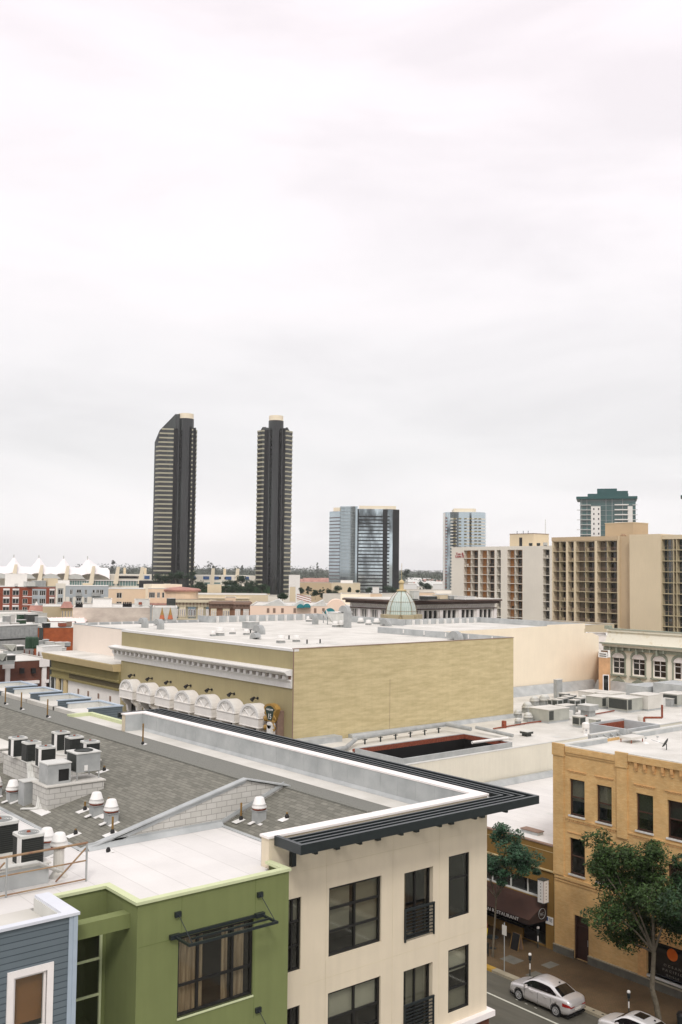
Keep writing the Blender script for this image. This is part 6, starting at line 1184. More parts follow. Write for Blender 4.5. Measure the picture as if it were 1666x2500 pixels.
for a, b in ((185, 200), (224, 246)):
    for r in range(2): xa, xb = fu(F, a)[0], fu(F, b)[0]; MB().fbox(F, xa, xb, z1-3.6-3.1*r, z1-2.4-3.1*r, .9, .95).fbox(F, xa, xb, z1-3.7-3.1*r, z1-3.6-3.1*r, .01, .95).build('balcony', 'grey', t)
block('stair_tower', 'square white stair tower above the grey apartment block', 'building', 'C', 140, 170, 392, 1417, 8, 'whitep')
block('stair_tower', 'small cream penthouse above the grey apartment block', 'building', 'C', 202, 227, 392, 1424, 6, 'beige')
t, F, x0, x1, z1 = flats('apartment_block', 'peach apartment block with two dark loggias, right of the grey flats', 265, 363, 345, 1438, 'pink' if False else 'peach' if 'peach' in M else (M.setdefault('peach', mat('peach_stucco', 'dfc7ab', .9, .04, .3)) and 'peach'), [(285, 298, 0, 2)], rows=2, floor=3.1)
t, F, x0, x1, z1 = flats('apartment_block', 'peach building with three dark loggia openings behind a terrace', 362, 416, 340, 1437, 'peach', [(364, 379, 0, 3), (384, 391, 0, 2), (396, 402, 0, 1), (407, 414, 0, 1)], rows=2, floor=3.6)
MB().fbox(F, x0-2, x1+3, z1-5.6, z1-5.0, .3, 3).build('terrace_slab', 'redtile', t)
t = thing('rotunda_building', 'peach building with a low round roofed turret', 'building', atd(440, 1480, 345)); t.location.z = 0; c = t.location.copy()
ztop = atd(440, 1433, 345).z; MB().lathe((c.x, c.y, 0), [(6.2, 0), (6.2, ztop-1.5)], 24).build('round_wall', 'peach', t); MB().lathe((c.x, c.y, ztop-1.5), [(7.0, 0), (7.2, .5), (6.4, 1.0), (.001, 1.6)], 24).build('round_roof', 'dentil' if False else 'redtile', t); q = atd(415, 1426, 352); MB().box(c.x-9, c.x+3, c.y+4, c.y+10, 0, q.z).build('upper_block', 'pink', t)
o = MB(); o.box(c.x-6, c.x+6, c.y-14, c.y-8, 0, ztop-4.2); o.build('lower_wing', 'pink', t)
clutter(['grey cooling unit before the peach rotunda'], [(418, 1479, 1.6, 1.8, 'greyd')], 16, None)
# ---- Victorian street fronts
def vict(label, px0, px1, D, ytop, wallm, bays, baymat, corn='vcream'):
    t, F, u0, u1, z1 = block('victorian_building', label, 'building', 'C', px0, px1, D, ytop, 14, wallm, parap=.1, coping='dentil')
    o = MB(); o.fbox(F, u0-.3, u1+.3, z1-.4, z1+.3, .003, 1.2); o.fbox(F, u0-.2, u1+.2, z1-1.5, z1-.4, .003, .5); o.build('cornice', corn, t)
    n = int((u1-u0)/.9)
    for i in range(n): MB().fbox(F, u0+i*.9+.2, u0+i*.9+.5, z1-1.1, z1-.45, .5, .9).build('bracket', 'dentil', t)
    for (a, b, m_) in bays:
        xa, xb = sorted((fu(F, a)[0], fu(F, b)[0])); by = MB().fbox(F, xa, xb, z1-4.6, z1-1.6, .003, .9).build('bay', m_, t); w_ = (xb-xa)/3; FB = Face(F.o+F.n*.9, (F.u.x, F.u.y), (F.n.x, F.n.y))
        for k in range(3): simplewin(by, FB, xa+w_*k+.12, xa+w_*(k+1)-.12, z1-4.2, z1-2.1, 'whitetrim', 'glassd', .1, -.04)
    MB().fbox(F, u0, u1, z1-4.9, z1-4.6, .003, 1.4).build('balcony_ledge', 'vcream', t); n = int((u1-u0)/.5); o = MB()
    for i in range(n): o.fbox(F, u0+i*.5, u0+i*.5+.08, z1-4.6, z1-3.9, 1.3, 1.38)
    o.fbox(F, u0, u1, z1-3.9, z1-3.82, 1.28, 1.4); o.build('balustrade', 'vcream', t); return t
vict('cream Victorian building with blue bays and a bracketed cornice', 428, 513, 262, 1467, 'vcream', [(431, 436, 'bluev'), (439, 455, 'vcream'), (460, 479, 'bluev'), (484, 498, 'vcream'), (504, 511, 'bluev')] if M.setdefault('bluev', mat('slate_blue_paint', '6d8088', .8, .05, 1)) else 0, 'olivel')
vict('brick Victorian building with cream window bays, left one', 513, 572, 262, 1471, M.setdefault('vbrick', mat('dusky_brick', 'a07a62', .9, .12, 1)) and 'vbrick', [(516, 530, 'vcream'), (545, 562, 'vcream')], 'olivel', 'dentil')
vict('brick Victorian building with two grey window bays, right one', 572, 613, 258, 1472, 'vbrick', [(575, 588, 'greyl'), (595, 609, 'greyl')], 'greyl', 'dentil')
# ---- peach retail block with teal awnings
t, F, u0, u1, z1 = block('retail_building', 'long peach retail block with grey pitched roofs and teal awnings', 'building', 'C', 611, 900, 235, 1480, 30, 'peachl', parap=.1) if M.setdefault('peachl', mat('pale_peach_stucco', 'f2d7c2', .9, .04, .2)) else 0
for a, b, yt in ((640, 700, 1466), (712, 745, 1468), (760, 800, 1468), (805, 850, 1470)):
    xa, xb = sorted((fu(F, a)[0], fu(F, b)[0])); zt = fu(F, a, yt)[1]+.3; o = MB(); o.ext([F.P(xa, z1, -.2), F.P(xb, z1, -.2), F.P((xa+xb)/2+1, zt, -.2)], F.n*-8); o.build('pitched_roof', 'greyl', t)
pu, pz = fu(F, 822, 1487); MB().cyl(F.P(pu, pz, 1), F.P(pu, pz, -6), 2.3, n=28).build('barrel_vault', 'peachl', t)
for px, py in ((734, 1480), (750, 1479), (806, 1492), (845, 1488)):
    pu, pz = fu(F, px, py); s_ = .9 if px < 780 else 1.3; pts = [F.P(pu+s_*math.cos(a*math.pi/8), pz-s_*.4+s_*math.sin(a*math.pi/8), 1.6) for a in range(9)]; MB().ext(pts, F.n*-1.58).build('awning', 'teal', t)
for px in (655, 670, 690, 720, 770, 790, 858): pu, pz = fu(F, px, 1490); MB().fbox(F, pu-.3, pu+.3, pz-.6, pz+.5, .003, .05).build('window', 'dentil', t)
block('retail_building', 'tall plain peach block rising behind the domed building at left', 'building', 'C', 832, 905, 255, 1450, 10, 'pink')
block('retail_building', 'salmon box on the roofs behind the glass dome, left of it', 'building', 'C', 893, 933, 262, 1450, 8, 'peach')
block('retail_building', 'salmon box on the roofs behind the glass dome, right of it', 'building', 'C', 1022, 1062, 262, 1447, 8, 'peach')
block('retail_building', 'salmon brick box above the cream Victorian front', 'building', 'C', 550, 576, 285, 1459, 8, 'peach')
t = thing('flagpole', 'slim flagpole with a faded striped flag over the peach retail block', 'flagpole', atd(724, 1490, 236)); c = t.location.copy(); zt = atd(724, 1440, 236).z; MB().cyl(c, (c.x, c.y, zt), .08).build('pole', 'white', t)
o = MB()
for i in range(5): a = i*.25; o.cur = i % 2; o.ext([(c.x, c.y, zt-.9-a), (c.x+3.8, c.y-.8, zt-1.9-a), (c.x+3.8, c.y-.8, zt-2.15-a), (c.x, c.y, zt-1.15-a)], (0, .03, 0))
o.build('flag', ['redtile', 'white'], t)
# ---- dome corner building
DC = atd(981, 1500, 200); t = thing('corner_building', 'white corner building with a dark bracketed cornice and a pale glazed dome', 'building', (DC.x, DC.y, 0)); zt = 19.2; cx, cy = DC.x, DC.y
rA = ony(1208, 1467, cy+0); lB = onx(855, 1467, cx+0)
LA, LB_ = rA.x-cx, lB.y-cy
FA, FBx = FY(cy), FX(cx)
def dholes(n0, L__, base):
    out = []; k = 0; g = L__/n0
    for i in range(n0):
        for j in range(3): a = base+g*i+g*.12+j*g*.25; out.append((a, a+g*.2, 13.8, 17.0))
    return out
hA = dholes(5, LA, cx); hB = dholes(5, LB_, cy)
o = MB(); facade(o, FA, cx, cx+LA, 0, zt-.2, hA, .5); facade(o, FBx, cy, cy+LB_, 0, zt-.2, hB, .5); shell(o, cx, cx+LA, cy, cy+LB_, 0, zt-.2, ('-y', '-x')); o.build('wall', 'whitep', t)
for h_ in hA: simplewin(t, FA, *h_, 'dark', 'glassd', .1, .4)
for h_ in hB: simplewin(t, FBx, *h_, 'dark', 'glassd', .1, .4)
for F_, b0, L__ in ((FA, cx, LA), (FBx, cy, LB_)):
    g = L__/5
    for i in range(6): MB().fbox(F_, b0+g*i-.45, b0+g*i+.45, 0, 17.1, .003, .25).build('pilaster', 'whitetrim', t)
    o = MB(); s0 = -1.6; o.fbox(F_, b0+s0, b0+L__+.6, zt-.35, zt, .003, 1.7); o.fbox(F_, b0-.9, b0+L__+.5, zt-.9, zt-.35, .003, .9); o.fbox(F_, b0-.4, b0+L__+.3, zt-2.0, zt-1.8, .003, .45); o.build('cornice', 'copper', t)
    n = int(L__/.75)
    for i in range(n): MB().hexa([F_.P(b0+i*.75, zt-1.75, .1), F_.P(b0+i*.75+.3, zt-1.75, .1), F_.P(b0+i*.75+.3, zt-1.75, .0), F_.P(b0+i*.75, zt-1.75, .0), F_.P(b0+i*.75, zt-.95, .85), F_.P(b0+i*.75+.3, zt-.95, .85), F_.P(b0+i*.75+.3, zt-.95, .0), F_.P(b0+i*.75, zt-.95, .0)]).build('cornice_bracket', 'whitetrim', t)
MB().box(cx-1.4, cx+LA+.5, cy-1.4, cy+LB_+.5, zt+.002, zt+.2).build('flat_roof', 'membrane2', t)
o = MB(); dr = 3.0; dcx, dcy = cx-.9, cy-.9
zb = atd(981, 1505, 199).z; zp = atd(981, 1443, 199).z; hh_ = zp-zb
prof = [(3.0, 0), (3.05, .6), (3.0, hh_*.22), (2.85, hh_*.4), (2.5, hh_*.58), (1.9, hh_*.78), (1.2, hh_*.93), (.8, hh_)]
o.lathe((dcx, dcy, zb), prof, 8); dm = o.build('glazed_dome', 'domeglass', t); o = MB()
for k in range(8): a = k*math.pi/4; o.tube([(dcx+(r+.03)*math.cos(a), dcy+(r+.03)*math.sin(a), zb+z) for r, z in prof], .06, 6)
for r, z in (prof[2], prof[4], prof[0]):
    for k in range(8): a, b = k*math.pi/4, (k+1)*math.pi/4; o.cyl((dcx+(r+.02)*math.cos(a), dcy+(r+.02)*math.sin(a), zb+z), (dcx+(r+.02)*math.cos(b), dcy+(r+.02)*math.sin(b), zb+z), .045, n=5)
o.build('dome_ribs', 'ribbrown', dm); o = MB()
for k in range(8):
    a, b = k*math.pi/4, (k+1)*math.pi/4
    for j in range(1, 5):
        f_ = j/5; o.tube([(dcx+(r+.03)*(math.cos(a)*(1-f_)+math.cos(b)*f_), dcy+(r+.03)*(math.sin(a)*(1-f_)+math.sin(b)*f_), zb+z) for r, z in prof[:7]], .03, 4)
o.build('dome_mullions', 'whitetrim', dm)
MB().lathe((dcx, dcy, zp), [(1.0, 0), (1.0, .25), (.45, .35), (.42, 1.5), (.6, 1.6), (.55, 1.9), (.25, 2.2), (.05, 2.3), (.04, 5.5), (.001, 5.6)], 12).build('lantern', 'olivel', t)
MB().lathe((dcx, dcy, 0), [(3.2, 0), (3.2, zb-.9), (3.5, zb-.8), (3.5, zb-.02)], 8).build('turret', 'olivel', t)
for k in range(5): a = math.pi*(.75+.25*k)+math.pi/8; MB().cbox((dcx+3.3*math.cos(a), dcy+3.3*math.sin(a), zb-.1), (1.5, 2.4, 1.1), a).build('turret_block', 'slabtan', t)
clutter(['grey tank-like unit on the roof right of the dome', 'dark unit on the roof right of the dome', 'cream screened unit on the roof right of the dome', 'grey louvred unit on the domed building roof', 'white low tent-shaped unit on the domed building roof'], [(1012, 1464, 1.4, 1.7, 'greyl'), (1045, 1464, 2.6, .7, 'greyd'), (1075, 1464, 2.2, 1.0, 'beige'), (1100, 1464, 2, .8, 'grey'), (1135, 1465, 3, .7, 'white')], zt+.2, 'units on the domed building roof')
# ---- Italianate building
IX = 122.5; FI = FX(IX); t = thing('italianate_building', 'cream Italianate building with green hooded arched windows and a weathered parapet', 'building', (IX+8, 78, 0))
ytl = onx(1487, 1600, IX).y; zc = onx(1487, 1570, IX).z; ztp = onx(1487, 1536, IX).z
cols = [onx(px, 1620, IX).y for px in (1511, 1560, 1611, 1662)]; ww_ = 1.05; zt_ = onx(1511, 1600, IX).z; zb_ = onx(1511, 1645, IX).z
rows_ = [(zb_, zt_), (zb_-4.3, zt_-4.1)]
hI = [(c-ww_, c+ww_, a, b) for c in cols+[cols[-1]-4] for a, b in rows_]
o = MB(); facade(o, FI, 60, ytl, 0, zc, hI, .3); shell(o, IX, IX+16, 60, ytl, 0, zc, ('-x',)); o.build('wall', M.setdefault('itcream', mat('cream_wall', 'f4eedd', .9, .03, .4)) and 'itcream', t)
M['greentr'] = mat('grey_green_trim', '979d8d', .8, .1, 2)
for (a, b, c, d) in hI:
    wo = simplewin(t, FI, a, b, c, d, 'whitetrim', 'glassd', .12, .2, 2, 3); o = MB(); m_ = (a+b)/2
    o.fbox(FI, a-.17, a, c-.1, d-.3, .003, .14); o.fbox(FI, b, b+.17, c-.1, d-.3, .003, .14); o.fbox(FI, a-.3, b+.3, c-.3, c-.1, .003, .3)
    n = 10; r0, r1 = ww_+.02, ww_+.26
    for k in range(n):
        f1, f2 = math.pi*k/n, math.pi*(k+1)/n; pk = lambda f_, r: (m_+r*math.cos(f_), d-.35+r*(math.sin(f_)**.8)*(.72 if r < ww_+.1 else .88)+(.35 if abs(f_-math.pi/2) < .2 and r > ww_+.1 else 0))
        o.hexa([FI.P(*pk(f1, r0), .003), FI.P(*pk(f2, r0), .003), FI.P(*pk(f2, r0), .2), FI.P(*pk(f1, r0), .2), FI.P(*pk(f1, r1), .003), FI.P(*pk(f2, r1), .003), FI.P(*pk(f2, r1), .2), FI.P(*pk(f1, r1), .2)])
    o.build('window_hood', 'greentr', wo)
    o = MB(); 
    for k in range(8): f1, f2 = math.pi*k/8, math.pi*(k+1)/8; o.poly([FI.P(m_, d-.35, .1), FI.P(m_+r0*math.cos(f1), d-.35+r0*.72*math.sin(f1), .1), FI.P(m_+r0*math.cos(f2), d-.35+r0*.72*math.sin(f2), .1)])
    o.build('arch_infill', 'whitetrim', wo)
o = MB(); o.ext([FI.P(60, zc-.5, .0), FI.P(60, zc-.4, .9), FI.P(60, zc, 1.1), FI.P(60, zc+.15, 1.1), FI.P(60, zc+.2, .2), FI.P(60, ztp-.4, -.5), FI.P(60, ztp-.3, -.2), FI.P(60, ztp, -.2), FI.P(60, ztp, -1.0), FI.P(60, zc, -1.0)], (0, ytl+.5-60, 0)); 
o.build('parapet', M.setdefault('weath', mat('weathered_cream_paint', 'd6d2c2', .9, .12, 1.1, tint='c6b896', ramp=(.2,.45))) and 'weath', t)
o = MB(); o.fbox(FI, 60, ytl+.6, zc-.9, zc-.5, .003, .45); o.fbox(FI, ytl-.1, ytl+.7, 0, zc-.5, .003, .35); o.fbox(FI, 60, ytl+.8, zc-.05, zc+.17, 1.11, 1.2); o.fbox(FI, ytl+.1, ytl+.9, ztp, ztp+.5, -1.0, -.2); o.fbox(FI, 60, ytl+.1, ztp, ztp+.12, -1.0, -.1); o.build('green_moulding', 'greentr', t)
for i in range(9):
    y = ytl-.8-i*1.1; MB().fbox(FI, y, y+.2, zc-1.3 if i % 3 == 1 else zc-.85, zc-.4, .45, .85).build('cornice_bracket', 'greentr', t)
M['rustor'] = mat('orange_brick_side', 'c79c73', .9, .15, 1)
t, F, u0, u1, z1 = block('narrow_building', 'narrow orange brick building between the peach wall and the Italianate building', 'building', 'C', 1490, 1462, 128, 1605, 12, 'rustor'); simplewin(t, F, u0+.5, u0+1.3, z1-5.5, z1-2.2, 'whitetrim', 'glassd', .1, -.04)
t, F, u0, u1, z1 = block('narrow_building', 'white-roofed attic with a small white sign behind the peach wall', 'building', 'C', 1484, 1430, 150, 1552, 8, 'whitetrim')
t = thing('wall_sign', 'small white lettered sign between the peach wall and the Italianate building', 'sign', atd(1473, 1600, 124)); c = atd(1480, 1606, 124); MB().box(c.x-.1, c.x, c.y-.2, c.y+1.0, c.z, c.z+.7).build('panel', 'white', t); MB().box(c.x-.13, c.x-.101, c.y-.1, c.y+.9, c.z+.15, c.z+.25).box(c.x-.13, c.x-.101, c.y-.1, c.y+.9, c.z+.4, c.z+.5).build('text_line', 'greyd', t)
# ---- hotels with balconies
def hotel(name, label, xw, px0, px1, ytop, cols, nfl, fh, wallm, backs, slabm, depth=20, parap=1.2, zt=None, coping=None):
    a, b = onx(px1, ytop, xw).y, onx(px0, ytop, xw).y; z1 = zt or onx((px0+px1)/2, ytop, xw).z; F = FX(xw); t = thing(name, label, 'hotel', (xw+depth/2, (a+b)/2, 0)); holes = []
    for (p, q, kind) in cols:
        u0, u1 = onx(q, ytop, xw).y, onx(p, ytop, xw).y; holes.append((u0, u1, z1-parap-fh*nfl, z1-parap, kind))
    o = MB(); facade(o, F, a, b, 0, z1, holes, 1.7); shell(o, xw, xw+depth, a, b, 0, z1, ('-x',)); o.box(xw+.3, xw+depth-.3, a+.3, b-.3, z1-.6, z1-.3); o.build('wall', wallm, t)
    if coping: MB().fbox(F, a-.05, b+.05, z1-1.0, z1+.1, .003, .12).build('parapet_band', coping, t)
    for (u0, u1, zb, z_t, kind) in holes:
        n = {'2': 2, '3': 3, '1': 1, 'd': 1}[kind[0]]; back = backs[0] if kind[-1] != 'd' else 'glassd'; w_ = (u1-u0)
        protos = {}
        for r in range(nfl):
            zf = zb+fh*r; o = MB(); o.cur = 0; o.fbox(F, u0, u1, zf-.09, zf+.09, -1.7, .06)
            for k in range(1, n): c = u0+w_*k/n; o.fbox(F, c-.09, c+.09, zf+.11, zf+fh-.11, -1.7, -.05)
            o.cur = 1; o.fbox(F, u0, u1, zf+.11, zf+fh-.11, -1.75, -1.69)
            o.cur = 2
            for k in range(n): c0 = u0+w_*k/n; s_ = (k+r) % 2 if False else k % 2; o.fbox(F, c0+w_/n*(.08 if s_ else .5), c0+w_/n*(.5 if s_ else .92), zf+.15, zf+fh-.35, -1.69, -1.62)
            o.cur = 3; o.fbox(F, u0, u1, zf+1.0, zf+1.06, -.05, 0)
            for k in range(int(w_/.35)): o.fbox(F, u0+k*.35, u0+k*.35+.04, zf+.11, zf+1.0, -.04, -.01)
            if random.random() < .55: c = u0+random.uniform(.15, .8)*w_; o.cur = 0 if random.random() < .5 else 2; o.fbox(F, c, c+.5, zf+.12, zf+.9, -1.0, -.5)
            bo = o.build('balcony', [slabm, back, 'glassd', backs[1]], t)
    return t, F, a, b, z1
hotel('hotel_building', 'white hotel with orange-backed balconies and red letters, left of the two', 255, 1103, 1346, 1334, [(1133, 1168, '2'), (1172, 1208, '2'), (1213, 1223, '1d'), (1239, 1276, '2'), (1326, 1342, '1d')], 9, 2.82, 'beigew', ('hotelor', 'hotelbr'), 'beigew')
F = FX(255)
for s_, py in (('Town &', 1352), ('Country', 1359)):
    pass
for (tx, py) in (('inn', 1352), ('hotel', 1359)): pass
hs_ = bpy.data.objects['hotel_building']
for tx, py in (('Ton B', 1352.5), ('Lions B', 1358.5)):
    p = onx(1123, py, 255); textobj('THE'if False else tx, F, p.y, p.z-.4, 1.25, 'redsign', d=.12, parent=hs_, flip=-1, ext=.06, xs=1.15)
p = onx(1265, 1310, 258); t = thing('rooftop_penthouse', 'cream penthouse box with antennas on the white hotel', 'penthouse', (260, p.y, 34)); a, b = onx(1303, 1330, 260).y, onx(1245, 1330, 260).y; z_ = onx(1270, 1304, 260).z; MB().box(260, 268, a, b, 33.5, z_).build('box', 'beige', t); MB().box(259.9, 268.1, a-.1, b+.1, z_, z_+.2).build('coping', 'dentil', t); q = onx(1272, 1320, 260); MB().box(259.9, 260.0, q.y-.6, q.y+.6, 34, 37).build('dark_door', 'black', t)
for px in (1263, 1278, 1290): q = onx(px, 1302, 262); MB().cyl((262, q.y, z_), (262, q.y, z_+1.2), .1).build('antenna', 'dark', t)
clutter(['dark unit on the white hotel roof, left', 'dark unit on the white hotel roof, middle', 'pale unit on the white hotel roof, right'], [(1296, 1333, .8, .9, 'greyd'), (1315, 1333, .8, .9, 'greyd'), (1332, 1333, 1, 1, 'greyl')], 33.5, 'units on the white hotel roof')
q = atd(1332, 1325, 345); tag(MB().cyl((q.x, q.y, 30), (q.x, q.y, atd(1332, 1268, 345).z), .12).lathe((q.x, q.y, 33.5), [(.4, 0), (.12, 1)], 8).build('mast', 'greyl'), 'tall thin mast on the white hotel', 'mast')
th2, F, a, b, z1 = hotel('hotel_building', 'large tan hotel with a dark balcony grid, right of the two', 228.4, 1348, 1509, 1311, [(1351, 1382, '2'), (1387, 1401, '1'), (1406, 1452, '2'), (1458, 1507, '2')], 10, 2.82, 'beige', ('hotelbr', 'dentil'), 'slabtan', coping='beiged')
a2 = onx(1509, 1311, 228.4).y; a3 = onx(1537, 1311, 228.4).y
MB().box(229.2, 246, a3, a2, 0, z1).build('recessed_wall', 'beiged', th2)  # shade of this wall put into a darker concrete colour
xw2 = 227.2; a4 = onx(1613, 1311, xw2).y; a5 = onx(1537, 1311, xw2).y; a6 = onx(1720, 1311, xw2).y
o = MB(); o.box(xw2, 246, a4, a5, 0, z1+.3); 
for i in range(10): o.fbox(FX(xw2), a4, a5, z1-3.9-2.82*i, z1-3.86-2.82*i, .002, .01)
o.build('blank_tower_wall', 'beige', th2)
o = MB(); F2 = FX(xw2+.6); o.box(xw2+1.9, 246, a6, a4, 0, z1); o.fbox(F2, a6, a4, z1-1.1, z1, -1.3, 0); o.build('right_wing', 'beige', th2)
us_ = [onx(px, 1350, xw2+.6).y for px in (1616, 1644, 1652, 1690)]
for r in range(11):
    zf = z1-1.1-2.82*(r+1); o = MB(); o.fbox(F2, a6, a4, zf-.1, zf+.1, -1.3, .02)
    for u in us_: o.fbox(F2, u-.12, u+.12, zf+.1, zf+2.72, -1.3, 0)
    o.cur = 1; o.fbox(F2, a6, a4, zf+.1, zf+2.72, -1.29, -1.25); o.cur = 2; o.fbox(F2, a6, a4-.3, zf+1.0, zf+1.06, -.06, -.01)
    for k in range(4): o.cur = 0; u = a4-1.0-k*1.1; o.fbox(F2, u-.05, u+.05, zf+.1, zf+2.6, -1.25, -1.15)
    o.build('balcony', ['slabtan', 'glassb', 'dentil'], th2)
t = thing('rooftop_penthouse', 'tan penthouse block with a rust dome beside it on the tan hotel', 'penthouse', (236, onx(1510, 1300, 234).y, z1)); a, b = onx(1547, 1300, 234).y, onx(1478, 1300, 234).y; z_ = onx(1500, 1278, 234).z; MB().box(234, 241, a, b, z1-.5, z_).build('box', 'beiged', t); MB().box(233.9, 241.1, a-.1, b+.1, z_, z_+.2).build('coping', 'beige', t); q = onx(1522, 1303, 231); MB().lathe((231, q.y, z1-.3), [(.8, 0), (.8, .6), (.4, 1.0), (.001, 1.1)], 12).build('rust_dome', 'rustpipe', t)
# ---- teal-topped tower
t = thing('residential_tower', 'white and glass tower with a stepped dark teal crown behind the tan hotel', 'tower', atd(1484, 1300, 620)); t.location.z = 0; D = 620; c = t.location.copy()
yw = atd(1417, 1300, D); F = None
rx = RT.copy(); rx.z = 0; rx.normalize(); fx = Vector((FW.x, FW.y, 0)).normalized()
n_ = Vector((-c.x, -c.y)).normalized(); Ft = Face((c.x, c.y, 0), (-n_.y, n_.x), (n_.x, n_.y))
m_per = D/FPX*1.03; X = lambda px: (px-1484)*m_per; Zt = lambda py: atd(1484, py, D).z
def tbox(mb, F_, a, b, z0, z1, d0, d1): mb.fbox(F_, a, b, z0, z1, d0, d1)
o = MB(); o.fbox(Ft, X(1421), X(1548), 0, Zt(1218), -26, 0); o.build('glass_core', M.setdefault('tglass', mat('teal_window_glass', '3f6664', .15, .3, .08, spec=.8)) and 'tglass', t)
o = MB()
for a, b in ((1446, 1468), (1530, 1541)): o.fbox(Ft, X(a), X(b), 0, Zt(1236 if a < 1500 else 1236), .003, 1.2)
o.fbox(Ft, X(1500), X(1541), 0, Zt(1275), .003, 1.0); o.build('white_pier', 'whitep', t)
for r in range(24):
    z = Zt(1232)-r*3.1; MB().fbox(Ft, X(1413) if r % 2 else X(1420), X(1446), z-.35, z, .003, 1.6).build('balcony_slab', 'greyl', t)
    if r < 14: MB().fbox(Ft, X(1500), X(1532), z-.45, z+.2, .003, 2.0).build('balcony_slab', 'whitep', t)
    MB().fbox(Ft, X(1541), X(1552), z-.35, z, .003, 1.2).build('balcony_slab', 'greyl', t)
for r in range(12): z = Zt(1245)-r*3.1; MB().fbox(Ft, X(1451), X(1454), z, z+1.2, 1.2, 1.25).fbox(Ft, X(1462), X(1465), z, z+1.2, 1.2, 1.25).build('window', 'glassd', t)
o = MB(); o.fbox(Ft, X(1412), X(1552), Zt(1218), Zt(1212), -27, 2.5); o.fbox(Ft, X(1438), X(1532), Zt(1212), Zt(1204), -22, -2); o.fbox(Ft, X(1460), X(1506), Zt(1204), Zt(1191), -18, -4); o.fbox(Ft, X(1506), X(1531), Zt(1204), Zt(1197), -18, -4); o.build('teal_crown', 'tealm', t)
o = MB()
for px in (1424, 1436, 1480, 1494, 1518): o.fbox(Ft, X(px), X(px)+.3, 0, Zt(1218), .003, .3)
for r in range(25): z = Zt(1222)-r*3.1; o.fbox(Ft, X(1421), X(1548), z, z+.15, .003, .2)
o.build('mullion_grid', 'grey', t)
t = thing('residential_tower', 'edge of another balconied tower cut by the right edge of the photo', 'tower', atd(1674, 1300, 600)); t.location.z = 0; c = t.location; n_ = Vector((-c.x, -c.y)).normalized(); F3 = Face((c.x, c.y, 0), (-n_.y, n_.x), (n_.x, n_.y)); zt_ = atd(1668, 1212, 600).z; MB().fbox(F3, -1, 14, 0, zt_, -20, 0).build('core', 'tglass', t)
for r in range(16): MB().fbox(F3, -1.6, 14, zt_-2-r*3.1, zt_-1.4-r*3.1, .003, 1.5).build('balcony_slab', 'whitep', t)
MB().fbox(F3, -2.6, 14, zt_, zt_+.8, -20, 2).build('teal_cap', 'tealm', t)
